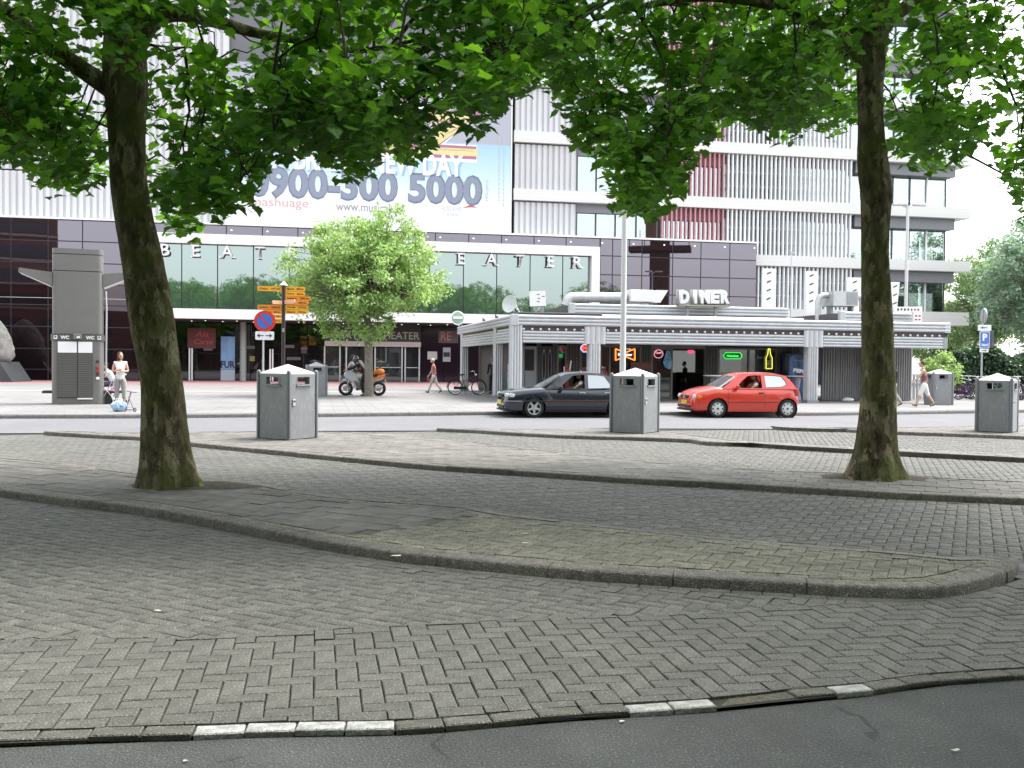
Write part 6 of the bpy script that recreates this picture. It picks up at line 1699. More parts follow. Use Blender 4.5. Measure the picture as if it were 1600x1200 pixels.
# ---- bicycles
M_TYRE = mat('black tyre', (.018, .018, .018), .85); M_CHROME = mat('chrome', (.6, .6, .6), .2, metal=.9)
def make_bike(label, cat_group, col, fcol, basket=None):
    t = empty('bicycle', (0, 0, 0), 0, label, 'bicycle', cat_group)     # rides towards +x
    r = .345
    for x in (-.53, .55):
        w = MB(); w.torus((x, 0, r), r - .02, .02, 'Y', 26, 6); o = w.build('wheel', M_TYRE, t, smooth=True)
        q = MB(); q.torus((x, 0, r), r - .045, .010, 'Y', 26, 5); q.build('rim', M_CHROME, o, smooth=True)
        q = MB()
        for k_ in range(14):
            a = 2*math.pi*k_/14; q.cyl((x, 0, r), (x + (r-.045)*math.cos(a), 0, r + (r-.045)*math.sin(a)), .0022, 3)
        q.cyl((x, -.04, r), (x, .04, r), .02, 8); q.build('spokes', M_CHROME, o)
        q = MB(); pts = [(x + (r + .025)*math.cos(a), 0, r + (r + .025)*math.sin(a)) for a in [R(d) for d in (range(20, 200, 12) if x < 0 else range(-10, 150, 12))]]
        q.tube(pts, .017, 6); q.build('mudguard', fcol, t, smooth=True)
    f = MB(); bb = (-.05, 0, .30); st = (-.20, 0, .80); hd = (.40, 0, .88); hl = (.43, 0, .74)
    f.cyl(bb, st, .017, 8); f.cyl(bb, hl, .019, 8); f.cyl((-.15, 0, .62), hd, .016, 8); f.cyl(hl, (.385, 0, .95), .02, 8)
    for y in (-.05, .05): f.cyl((-.53, y, r), bb, .011, 6); f.cyl((-.53, y, r), (-.17, y*.3, .72), .010, 6); f.cyl((.55, y, r), (.445, y*.8, .72), .013, 6)
    f.build('frame', col, t, smooth=True)
    s = MB(); s.ball((-.24, 0, .93), (.14, .09, .045), 10, 6); s.cyl((-.20, 0, .80), (-.235, 0, .91), .013, 6); s.build('saddle', M_BLK, t, smooth=True)
    h = MB(); h.tube([(.385, 0, .95), (.36, 0, 1.08)], .014, 6); h.tube([(.16, -.28, 1.06), (.26, -.27, 1.09), (.36, -.15, 1.10), (.37, 0, 1.08), (.36, .15, 1.10), (.26, .27, 1.09), (.16, .28, 1.06)], .012, 6); h.build('handlebar', M_CHROME, t, smooth=True)
    g = MB()
    for s_ in (-1, 1): g.cyl((.10, s_*.285, 1.045), (.19, s_*.28, 1.07), .018, 8)
    g.build('grip', M_BLK, t, smooth=True)
    g = MB(); g.cbox((-.29, -.055, .32), (.60, .025, .13), ch=.012); g.build('chain_guard', fcol, t)
    g = MB(); g.cyl((-.05, -.16, .22), (-.05, -.06, .28), .012, 6); g.cbox((-.05, -.17, .22), (.09, .09, .025)); g.cyl((-.05, .16, .40), (-.05, .06, .33), .012, 6); g.cbox((-.05, .17, .41), (.09, .09, .025)); g.build('pedals', M_BLK, t)
    g = MB(); g.cbox((-.55, 0, .74), (.34, .11, .015)); g.cyl((-.53, -.06, r), (-.60, -.05, .74), .007, 5); g.cyl((-.53, .06, r), (-.60, .05, .74), .007, 5); g.build('carrier', M_BLK, t)
    g = MB(); g.lathe([(.05, 0), (.055, .05), (.03, .09), (0, .1)], 10, Matrix.Translation((.47, 0, .92)) @ Matrix.Rotation(math.pi/2, 4, 'Y') @ Matrix.Rotation(math.pi, 4, 'X')); g.build('headlight', M_CHROME, t, smooth=True)
    g = MB(); g.cyl((-.12, .06, .28), (-.02, .18, .02), .010, 6); g.build('stand', M_BLK, t)
    if basket: g = MB(); g.cbox((.60, 0, .92), (.26, .34, .24), ch=.02); g.build('basket', basket, t)
    return t
M_BLKP = mat('black bicycle paint', (.015, .015, .017), .3)
bk = make_bike('black roadster bicycle leaning by the left rear pillar of the diner', None, M_BLKP, M_BLKP)
p = G(727, 617, .12); bk.location = (p.x + .06, p.y - .1, .12); bk.rotation_euler = (0, R(0), R(8))
colsb = [mat('red bicycle paint', (.30, .02, .04), .3), M_BLKP, mat('purple bicycle paint', (.12, .04, .16), .3), mat('teal bicycle paint', (.08, .26, .30), .35), M_BLKP, mat('silver bicycle paint', (.42, .43, .45), .3), mat('dark blue bicycle paint', (.02, .04, .14), .3), M_BLKP, mat('green bicycle paint', (.03, .12, .05), .3), M_BLKP, M_BLKP, M_CHROME]
names_ = ['red', 'black', 'purple', 'pale teal', 'black', 'silver', 'dark blue', 'black', 'green', 'black', 'black', 'silver']
for i in range(17):
    j = i % 12
    p = G(1497 + i * 8.0, 622 + (i % 3) * 1.6, .12)
    b = make_bike(f'{names_[j]} bicycle parked in the crowded row before the hedge', 'bicycles parked in the row before the hedge', colsb[j], M_BLKP if i % 2 else colsb[j], M_DKCORR if i % 5 == 3 else None)
    b.location = (p.x, p.y + (i % 2) * .25, .12); b.rotation_euler = (R(RND.uniform(-5, 5)), 0, R(RND.choice([-62, -75, -100, 96, 110, -55])))
# low fence behind the bicycles, right of the diner
t = empty('railing', (G(1424, 628, .12).x, G(1424, 628, .12).y + 1.5, .12), FA, 'low grey slatted railing at the right end of the diner', 'railing')
for i in range(13): block('slat', M_ALUD, t, (.05 + i*.17, -.02, .08), (.14 + i*.17, .02, 1.12))
block('rail', M_ALU, t, (0, -.03, 1.121), (2.3, .03, 1.18)); block('foot_rail', M_ALU, t, (0, -.025, .02), (2.3, .025, .08))

# ---- hedge and far trees at the right
def hedge():
    rng = np.random.default_rng(3)
    t = empty('hedge', (0, 0, 0), 0, 'dark clipped evergreen hedge behind the parked bicycles', 'hedge')
    a = DD(1500, 585, 50); b = DD(1690, 585, 50); n = 16000
    x = rng.uniform(a.x, b.x, n); top = DD(1550, 549, 50).z
    zt = top + .35*np.sin(x*.9) * .6 + .2*np.sin(x*2.7)
    u = rng.random(n)**.5; z = .1 + u * (zt - .1); w = 1.1 * np.sqrt(np.clip(1 - (np.clip(z / zt, 0, 1))**4, 0.02, 1))
    y = 50 + rng.choice([-1, 1], n) * w * (rng.random(n)**.3) + .25*np.sin(x*2) 
    leaves_stuff('foliage', np.c_[x, y, z], rng.uniform(.12, .24, n), rng, M_DARKLEAF, t, lobed=False, updir=.2)
    mb = MB()
    xx = a.x + .3
    while xx < b.x: mb.tube([(xx, 50, .05), (xx + .1, 50, 1.2), (xx - .05, 50.1, top - .4)], [.06, .045, .02], 6); xx += .7
    mb.build('stem', M_BARKG, t)
hedge()
FARG = 'trees beyond the hedge at the right'
for (px, Y, h, cz, rr, m, nc, per, s, sd, lab, tr_) in [
        (1512, 88, 12, 7.2, (2.7, 2.6, 3.9), M_FARLEAF, 230, 90, .22, 41, 'slim light green tree with a thin trunk just right of the tower slab', .16),
        (1628, 66, 12, 7.4, (4.2, 3.6, 4.2), M_BLUELEAF, 300, 90, .23, 42, 'broad blue-green tree filling the right edge above the hedge', .25),
        (1545, 84, 12, 7.2, (4.4, 4.0, 4.6), M_FARLEAF, 240, 80, .27, 43, 'pale tree farther back between the other two trees', .22),
        (1660, 72, 14, 8.0, (4.6, 4.0, 5.0), M_BLUELEAF, 280, 85, .25, 44, 'large blue-green tree cut by the picture edge', .25),
        (1480, 100, 9, 4.4, (4.4, 4.0, 3.6), M_FARLEAF, 190, 70, .30, 46, 'distant low tree seen beneath the tower slab', .2)]:
    p = DD(px, 590, Y); small_tree('far_tree', lab, (p.x, Y, .12), h, cz, rr, tr_, m, nc, per, s, sd, FARG, crx=.75, lean=(1.9, 0) if px == 1512 else (0, 0))
p = DD(1472, 590, 46.5); small_tree('shrub', 'bright green shrub beside the right end of the diner', (p.x, 46.5, .12), 2, 1.35, (.95, .8, .85), .04, M_LIME, 60, 46, .13, 47, crx=.24)

# ---- a few light scraps along the kerb
M_SCRAP = mat('pale scrap', (.62, .60, .52), .8)
SCRAPS = ['white scrap in the gutter nearest the bin between the cars, along the long kerb', 'flat pale scrap lying in the gutter of the long kerb', 'upright pointed pale scrap in the gutter of the long kerb', 'largest curled pale scrap in the gutter of the long kerb', 'small pale scrap just off the long kerb, left of the straight plane tree', 'pale scrap on the tiles right of the straight plane tree',
    'upper of two pale scraps on the mossy end of the near island', 'lower of two pale scraps on the mossy end of the near island', 'pale scrap on the brick lane below the leaning plane tree', 'white scrap on the herringbone bricks above the four white edge stones', 'round pale scrap on the asphalt below the rightmost white edge stone', 'pale scrap on the asphalt in the lower right corner', 'pale scrap on the asphalt below the four white edge stones', 'pale sliver in the gap left by the missing edge stone', 'pale scrap on the tiled middle of the near island', 'white scrap on the asphalt under the pair of white edge stones']
for i, (px, py, z) in enumerate([(893, 742, .0), (943, 749, 0), (1003, 750, 0), (1050, 755, 0), (1096, 763, 0), (1580, 763, .086), (820, 835, .086), (822, 850, .086), (73, 813, 0), (247, 956, 0), (1403, 1074, -.035), (1492, 1175, -.035), (290, 1192, -.035), (1231, 1090, -.03), (620, 870, .086), (972, 1130, -.035)]):
    p = G(px, py, z); s = RND.uniform(.025, .055) * (.55 if z < 0 else 1); up = .03 if 2 <= i <= 3 else .006
    mb = MB(); n = 7; ring = [(math.cos(2*math.pi*k_/n) * s * RND.uniform(.6, 1.1), math.sin(2*math.pi*k_/n) * s * .6 * RND.uniform(.6, 1.1)) for k_ in range(n)]
    mb.add([(0, 0, up)] + [(x, y, RND.uniform(0, up)) for x, y in ring] + [(0, 0, up - .004)], [(0, 1 + k_, 1 + (k_+1) % n) for k_ in range(n)] + [(n + 1, 1 + (k_+1) % n, 1 + k_) for k_ in range(n)])
    o = inst('paper_scrap', mb.mesh('paper_scrap', M_SCRAP), None, Matrix.Translation((p.x, p.y, z + .008))); tag(o, SCRAPS[i], 'litter', 'pale scraps scattered on the ground')

# ================================================================ CARS
M_CGLASS = clear_glass('car glass', (.55, .60, .57), .16)
M_CDARK = mat('dark car trim', (.022, .022, .024), .55)
M_CIN = mat('car interior', (.05, .05, .052), .8)
M_PLATE = mat('yellow number plate', (.72, .50, .03), .5)
M_LENS = mat('headlight glass', (.62, .66, .66), .08, coat=1)
M_AMBER = mat('amber lens', (.70, .22, .02), .2)
M_RIM = mat('silver wheel', (.50, .51, .52), .35, metal=.5)
M_HUBW = mat('pale hubcap', (.60, .60, .60), .4)
def evalmesh(o):
    dg = bpy.context.evaluated_depsgraph_get(); dg.update()
    return bpy.data.meshes.new_from_object(o.evaluated_get(dg))
def interp(tab, x):
    xs = [t_[0] for t_ in tab]
    return [float(np.interp(x, xs, [t_[k] for t_ in tab])) for k in range(1, len(tab[0]))]
def smooth_tab(tab, x):
    """Catmull-Rom through the table rows"""
    n = len(tab); i = max(0, min(n - 2, next((k for k in range(n - 1) if x <= tab[k+1][0]), n - 2)))
    x1, x2 = tab[i][0], tab[i+1][0]; t = (x - x1) / max(1e-9, x2 - x1); out = []
    for k in range(1, len(tab[0])):
        y1, y2 = tab[i][k], tab[i+1][k]
        m1 = (tab[min(n-1, i+1)][k] - tab[max(0, i-1)][k]) / max(1e-9, tab[min(n-1, i+1)][0] - tab[max(0, i-1)][0]) * (x2 - x1)
        m2 = (tab[min(n-1, i+2)][k] - tab[i][k]) / max(1e-9, tab[min(n-1, i+2)][0] - tab[i][0]) * (x2 - x1)
        d = y2 - y1
        if abs(d) < 1e-6: m1 = m2 = 0
        else:
            if m1 * d < 0: m1 = 0
            if m2 * d < 0: m2 = 0
            m1 = max(-abs(3*d), min(abs(3*d), m1)); m2 = max(-abs(3*d), min(abs(3*d), m2))
        out.append((2*t**3-3*t**2+1)*y1 + (t**3-2*t**2+t)*m1 + (-2*t**3+3*t**2)*y2 + (t**3-t**2)*m2)
    return out
def remap(S, k, s):
    """shorten the nose: stations before the front axle are scaled, the rest moves forward"""
    f = lambda x: x * k if x < S['axles'][0] else x - s
    S = dict(S)
    S['body'] = [(f(r[0]), *r[1:]) for r in S['body']]; S['len'] = f(S['len'])
    for q in ('cabin', 'roof', 'ws', 'rw'): S[q] = [(f(x), z) for x, z in S[q]]
    S['windows'] = [[(f(x), z) for x, z in w] for w in S['windows']]
    S['strips'] = [(n, m, f(a), f(b), *r) for n, m, a, b, *r in S['strips']]; S['cuts'] = [f(x) for x in S['cuts']]; S['handles'] = [(f(x), z, m) for x, z, m in S['handles']]
    S['mirror'] = (f(S['mirror'][0]), S['mirror'][1]); S['lamp'] = (f(S['lamp'][0]) + .01, *S['lamp'][1:]); S['tail'] = (f(S['tail'][0]), *S['tail'][1:]); S['seat'] = f(S['seat'])
    S['front'] = [(n, m, f(x), *r) for n, m, x, *r in S['front']]; S['axles'] = tuple(x - s for x in S['axles'])
    return S
def car(S):
    root = empty('parked_car' if S.get('parked') else 'car', (0, 0, 0), 0, S['label'], 'car', 'cars waiting in front of the diner')
    W = S['w'] / 2; paint = S['paint']
    # lower body: cross-sections along x; table rows are x, z_bottom, z_top, half width
    X = np.linspace(0, S['len'], 72); prof = []
    vs = []; fs = []
    for x in X:
        zb, zt, hw = smooth_tab(S['body'], x)
        h = zt - zb
        half = [(0, zb), (hw*.86, zb), (hw*.955, zb + .05), (hw*.985, zb + h*.28), (hw, zb + h*.52), (hw*.985, zb + h*.74), (hw*.945, zt - .06), (hw*.885, zt - .014), (hw*.70, zt + .010), (hw*.35, zt + .022), (0, zt + .024)]
        ring = [(-y, z) for y, z in half[1:-1]][::-1]
        full = [(y, z) for y, z in half] + [(-y, z) for y, z in half[1:-1]][::-1]
        prof.append(len(full)); vs += [(x, y, z) for y, z in full]
    n = prof[0]
    for i in range(len(X) - 1):
        for k in range(n): fs.append((i*n + k, i*n + (k+1) % n, (i+1)*n + (k+1) % n, (i+1)*n + k))
    fs.append(tuple(range(n))[::-1]); fs.append(tuple((len(X)-1)*n + k for k in range(n)))
    mb = MB(); mb.add(vs, fs); body = mb.build('body', paint, root)
    cut = MB(); r = S['wr'] + .055
    for x in S['axles']:
        for s in (-1, 1): cut.cyl((x, s*(W - .24), S['wr']), (x, s*(W + .2), S['wr']), r, 32)
    co = cut.build('wheel_cutter', paint); md = body.modifiers.new('b', 'BOOLEAN'); md.object = co; md.operation = 'DIFFERENCE'; md.solver = 'EXACT'
    me = evalmesh(body); body.modifiers.clear(); body.data = me; bpy.data.objects.remove(co)
    me.polygons.foreach_set('use_smooth', [True] * len(me.polygons)); me.set_sharp_from_angle(angle=R(38))
    # arch linings
    mb = MB()
    for x in S['axles']:
        for s in (-1, 1): mb.tube([(x, s*(W - .24), S['wr']), (x, s*(W - .03), S['wr'])], r - .004, 28, cap=False)
    mb.build('wheel_arch', M_CDARK, root)
    # sides of the cabin with window openings
    zbelt = S['belt']; tumble = S['tumble']
    def yy(z): return W * .945 - max(0, z - zbelt) * tumble
    for s in (-1, 1):
        bm = bmesh.new(); edges = []
        for loop in [S['cabin']] + S['windows']:
            vv = [bm.verts.new((x, 0, z)) for x, z in loop]
            for i in range(len(vv)): edges.append(bm.edges.new((vv[i], vv[(i+1) % len(vv)])))
        bmesh.ops.triangle_fill(bm, edges=edges, use_beauty=True)
        res = bmesh.ops.extrude_face_region(bm, geom=bm.faces[:])
        for v in bm.verts: v.co.y = s * yy(v.co.z)
        for v in [g for g in res['geom'] if isinstance(g, bmesh.types.BMVert)]: v.co.y -= s * .035
        bmesh.ops.recalc_face_normals(bm, faces=bm.faces)
        me = bpy.data.meshes.new('cabin_side'); bm.to_mesh(me); bm.free(); me.materials.append(paint); inst('cabin_side', me, root)
        for j, wloop in enumerate(S['windows']):
            if S.get('open_front') and j == 0 and s < 0: continue          # the driver's window is wound down
            bm = bmesh.new(); f = bm.faces.new([bm.verts.new((x, s*(yy(z) - .014), z)) for x, z in wloop]); bmesh.ops.triangulate(bm, faces=[f])
            me = bpy.data.meshes.new('side_window'); bm.to_mesh(me); bm.free(); me.materials.append(S.get('rearglass', M_CGLASS) if j else M_CGLASS); inst('side_window', me, root)
            mb = MB(); P = [Vector((x, s*(yy(z) - .004), z)) for x, z in wloop]
            mb.tube(P + [P[0]], .008, 5, cap=False); mb.build('window_seal', M_CDARK, root)
    # roof, screens
    rl = S['roof']       # (x, z) along the roof edge
    vs = []; fs = []; m = 9
    for x, z in rl:
        for k in range(m):
            t = -1 + 2*k/(m-1); vs.append((x, t * (yy(z) + .002), z + .045 * (1 - t*t) * S.get('crown', 1) + .004))
    for i in range(len(rl) - 1):
        for k in range(m - 1): fs.append((i*m + k, i*m + k+1, (i+1)*m + k+1, (i+1)*m + k))
    mb = MB(); mb.add(vs, fs); mb.build('roof', paint, root, smooth=True)
    def screen(nm, b, t, bow_b, bow_t, m_):
        vs = []; fs = []; mm = 9
        for (x, z, bow, c) in ((*b, bow_b, 0), (*t, bow_t, .045 * S.get('crown', 1))):
            for k in range(mm):
                q = -1 + 2*k/(mm-1); vs.append((x + bow * (1 - q*q), q * (yy(z) - .03), z + c * (1 - q*q) - .004))
        for k in range(mm - 1): fs.append((k, k+1, mm + k+1, mm + k))
        mb = MB(); mb.add(vs, fs); mb.build(nm, m_, root, smooth=True)
    screen('windscreen', S['ws'][0], S['ws'][1], -.16, -.06, M_CGLASS)
    screen('rear_window', S['rw'][0], S['rw'][1], .10, .03, M_CGLASS)
    # inside
    mb = MB(); mb.box((S['ws'][0][0] - .05, -W*.86, .42), (S['rw'][0][0] + .02, W*.86, .46)); mb.build('cabin_floor', M_CIN, root)
    mb = MB(); mb.cbox((S['ws'][0][0] + .28, 0, zbelt - .10), (.40, W*1.66, .26), ch=.05); mb.build('dashboard', M_CIN, root)
    for xs in (S['seat'], S['seat'] + .85):
        for y in (-.36, .36):
            mb = MB(); mb.cbox((xs - .05, y, .52), (.5, .46, .14), ch=.05); mb.cbox((xs + .25, y, .80), (.14, .46, .62), (0, R(12), 0), ch=.05); mb.cbox((xs + .33, y, 1.14), (.09, .24, .16), ch=.035); mb.build('seat', M_CIN if S.get('seatm') is None else S['seatm'], root, smooth=40)
    mb = MB(); c = Vector((S['seat'] - .42, -.36, zbelt + .0)); Mx = Matrix.Translation(c) @ Matrix.Rotation(R(62), 4, 'Y'); mb.M = Mx; mb.torus((0, 0, 0), .175, .016, 'Z', 22, 6); mb.cyl((-.17, 0, 0), (.17, 0, 0), .013, 5); mb.build('steering_wheel', M_CDARK, root, smooth=True)
    # wheels
    for x in S['axles']:
        for s in (-1, 1):
            wr = S['wr']; yo = s*(W - .015); yi = s*(W - .20)
            mb = MB(); rp = wr * S['rimk']
            mb.lathe([(rp, 0), (rp + .01, .0), (wr - .02, .012), (wr, .04), (wr, .145), (wr - .02, .175), (rp, .185)], 32, Matrix.Translation((x, yo, wr)) @ Matrix.Rotation(R(90) * s, 4, 'X'), cap=False)
            w = mb.build('wheel', M_TYRE, root, smooth=40)
            T = Matrix.Translation((x, yo, wr)) @ Matrix.Rotation(R(90) * s, 4, 'X')
            if S['rim'] == 'star':
                q = MB(); q.lathe([(rp - .02, .012), (rp + .004, .004), (rp + .004, .16), (rp - .018, .16), (rp - .018, .03)], 32, T, cap=False); q.lathe([(0, .01), (.05, .012), (.055, .05), (0, .06)], 14, T)
                for k in range(5):
                    a = 2*math.pi*k/5 + .3; ca, sa = math.cos(a), math.sin(a); q.M = T @ Matrix.Rotation(a, 4, 'Z')
                    q.prism([(.03, -.045), (rp - .01, -.022), (rp - .01, .022), (.03, .045)], .012, .05); q.M = None
                q.build('rim', M_RIM, w, smooth=40)
                q = MB(); q.lathe([(0, .09), (rp - .015, .09)], 24, T); q.build('brake_backing', M_CDARK, w)
            else:
                q = MB(); q.lathe([(0, -.004), (.06, -.002), (rp * .75, .004), (rp, .016), (rp, .03), (0, .035)], 32, T); q.build('rim', M_HUBW, w, smooth=30)
                q = MB()
                for k in range(8):
                    a = 2*math.pi*k/8; q.M = T @ Matrix.Rotation(a, 4, 'Z'); q.prism([(rp*.66, -.022), (rp*.86, -.027), (rp*.86, .027), (rp*.66, .022)], -.004, .012); q.M = None
                q.lathe([(0, -.010), (.035, -.009), (.035, 0)], 14, T); q.build('hub_slots', M_CDARK, w)
    # trim
    def side_at(x, z):
        zb, zt, hw = smooth_tab(S['body'], x); f = (z - zb) / max(.01, zt - zb)
        return hw * float(np.interp(f, [0, .1, .28, .52, .74, .92, 1], [.9, .955, .985, 1, .985, .945, .88]))
    for s in (-1, 1):
        for nm, m_, x0, x1, z, hh, dd in S['strips']:
            xs = np.linspace(x0, x1, 14); vs = []; fs = []
            for x in xs:
                y = side_at(x, z)
                for dz, dy in ((-hh, -.02), (-hh*.8, dd), (hh*.8, dd), (hh, -.02)): vs.append((x, s*(y + dy), z + dz))
            for i in range(len(xs) - 1):
                for k in range(3): fs.append((i*4 + k, i*4 + k+1, (i+1)*4 + k+1, (i+1)*4 + k))
            fs.append((0, 1, 2, 3)); fs.append(((len(xs)-1)*4 + 3, (len(xs)-1)*4 + 2, (len(xs)-1)*4 + 1, (len(xs)-1)*4))
            mb = MB(); mb.add(vs, fs); mb.build(nm, m_, root)
        for x in S['cuts']:                                   # door shut lines
            mb = MB(); zs = np.linspace(S['sill'], zbelt - .02, 10); vs = []; fs = []
            for z in zs: vs += [(x - .006, s*(side_at(x, z) - .01), z), (x - .006, s*(side_at(x, z) + .0022), z), (x + .006, s*(side_at(x, z) + .0022), z), (x + .006, s*(side_at(x, z) - .01), z)]
            for i in range(len(zs) - 1):
                for k in range(3): fs.append((i*4 + k, i*4 + k+1, (i+1)*4 + k+1, (i+1)*4 + k))
            mb.add(vs, fs); mb.build('door_gap', M_CDARK, root)
        for x, z, m_ in S['handles']:
            mb = MB(); mb.cbox((x, s*(side_at(x, z) + .004), z), (.17, .02, .05), ch=.008); o = mb.build('door_handle', m_, root); q = MB(); q.cbox((x, s*(side_at(x, z) + .012), z - .005), (.12, .012, .025)); q.build('handle_recess', M_CDARK, o)
        mb = MB(); x, z = S['mirror']; mb.cbox((x, s*(W + .07), z), (.11, .17, .13), (0, 0, R(8*s)), ch=.04); mb.cbox((x + .02, s*(W - .03), z - .05), (.06, .12, .05)); mb.build('mirror', S['mirrorm'], root, smooth=40)
        # lamps
        x, z, w_, h_ = S['lamp']; f = smooth_tab(S['body'], x)[2]
        mb = MB(); mb.cbox((x + .02, s*(f - w_*.56), z), (.22, w_*.9, h_*.85), (0, R(S.get('lampang', 12)), R(20*s)), ch=.035); o = mb.build('headlight', M_LENS, root, smooth=40)
        mb = MB(); mb.cbox((x + .10, s*(f - .015), z), (.16, .07, h_*.85), (0, R(10), R(8*s)), ch=.02); mb.build('indicator', S['indm'], root, smooth=40)
        x, z, w_, h_ = S['tail']; f = smooth_tab(S['body'], x)[2]
        mb = MB(); mb.cbox((x, s*(f - w_*.42), z), (.16, w_, h_), ch=.02); mb.build('tail_light', mat('red tail lens', (.45, .05, .03), .2), root, smooth=40)
    for nm, m_, x, z, sz in S['front']:
        mb = MB(); mb.cbox((x, 0, z), sz, (0, R(8) if nm == 'grille' else 0, 0), ch=min(sz)*.3); mb.build(nm, m_, root, smooth=40)
    mb = MB(); mb.cbox((S['platex'], 0, S['platez']), (.02, .50, .115)); o = mb.build('number_plate', M_PLATE, root)
    wp_ = MB(); x, z = S['ws'][0]
    for y in (-.45, .1): wp_.cyl((x + .0, y, z + .02), (x + .16, y + .45, z + .10), .008, 5)
    wp_.build('wiper', M_CDARK, root)
    return root
M_REDP = mat('red car paint', (.56, .030, .012), .28, coat=1.0, spec=.5)
M_NAVY = mat('dark blue car paint', (.010, .013, .026), .25, coat=1.0)
M_NAVYL = mat('dark lower cladding', (.013, .013, .018), .5)
polo = dict(label='small red three-door hatchback with a driver, in front of the diner', w=1.655, len=3.80, paint=M_REDP, wr=.285, rimk=.70, rim='cap',
    body=[(0, .30, .56, .55), (.05, .22, .64, .68), (.18, .19, .745, .755), (.40, .19, .83, .80), (.75, .19, .895, .822), (1.10, .19, .945, .8275), (1.45, .19, .935, .8275), (2.2, .19, .925, .8275), (3.0, .20, .93, .8275), (3.4, .22, .94, .81), (3.64, .25, .93, .775), (3.76, .28, .86, .73), (3.80, .34, .62, .68)],
    axles=(1.08, 3.39), belt=.90, tumble=.36,
    cabin=[(1.22, .90), (1.50, 1.10), (1.74, 1.275), (1.92, 1.345), (2.2, 1.375), (2.7, 1.385), (3.1, 1.365), (3.36, 1.32), (3.50, 1.20), (3.62, 1.05), (3.71, .90), (2.5, .89)],
    windows=[[(1.66, .925), (1.90, 1.14), (2.10, 1.295), (2.30, 1.325), (2.555, 1.325), (2.555, .925)], [(2.67, .945), (2.665, 1.325), (3.0, 1.32), (3.24, 1.295), (3.36, 1.13), (3.375, 1.08), (3.35, 1.02), (3.18, .965)]],
    roof=[(1.72, 1.262), (1.80, 1.305), (1.92, 1.345), (2.2, 1.375), (2.7, 1.385), (3.1, 1.365), (3.36, 1.32), (3.42, 1.285)], ws=((1.20, .945), (1.74, 1.275)), rw=((3.715, .92), (3.42, 1.285)), crown=.9,
    seat=2.42, open_front=True, rearglass=mirror_glass('reflecting car window', (.75, .78, .78), (.05, .05, .05), .55, .02), sill=.26,
    strips=[('side_trim', M_REDP, 1.42, 3.10, .525, .035, .014), ('side_trim', M_CDARK, 1.44, 3.08, .492, .012, .012), ('door_sill', M_REDP, 1.42, 3.05, .235, .045, .012), ('bumper_trim', M_REDP, .12, .60, .50, .03, .016), ('bumper_trim', M_REDP, 3.62, 3.78, .55, .035, .018)],
    cuts=(1.42, 2.62), handles=[(2.50, .775, M_CDARK)], mirror=(1.68, .965), mirrorm=M_REDP, lamp=(.19, .625, .36, .15), lampang=30, indm=M_AMBER, tail=(3.70, .80, .12, .24),
    front=[('grille', M_CDARK, .045, .64, (.10, .62, .10)), ('badge', M_CHROME, -.012, .645, (.02, .11, .10)), ('air_intake', M_CDARK, .02, .345, (.10, 1.1, .085)), ('front_spoiler', M_CDARK, .09, .235, (.16, 1.30, .06))], platex=-.005, platez=.475)
polo = remap(polo, .80/1.08, .28)
rc = car(polo)
def put_car(c, px, py, axle, W):
    p = G(px, py, 0); Rz = Matrix.Rotation(FA - R(.8), 3, 'Z'); off = Rz @ Vector((axle, -(W/2 - .09), 0))
    c.location = (p.x - off.x, p.y - off.y, .004); c.rotation_euler = (0, 0, FA - R(.8))
put_car(rc, 1120, 653, .80, 1.655)
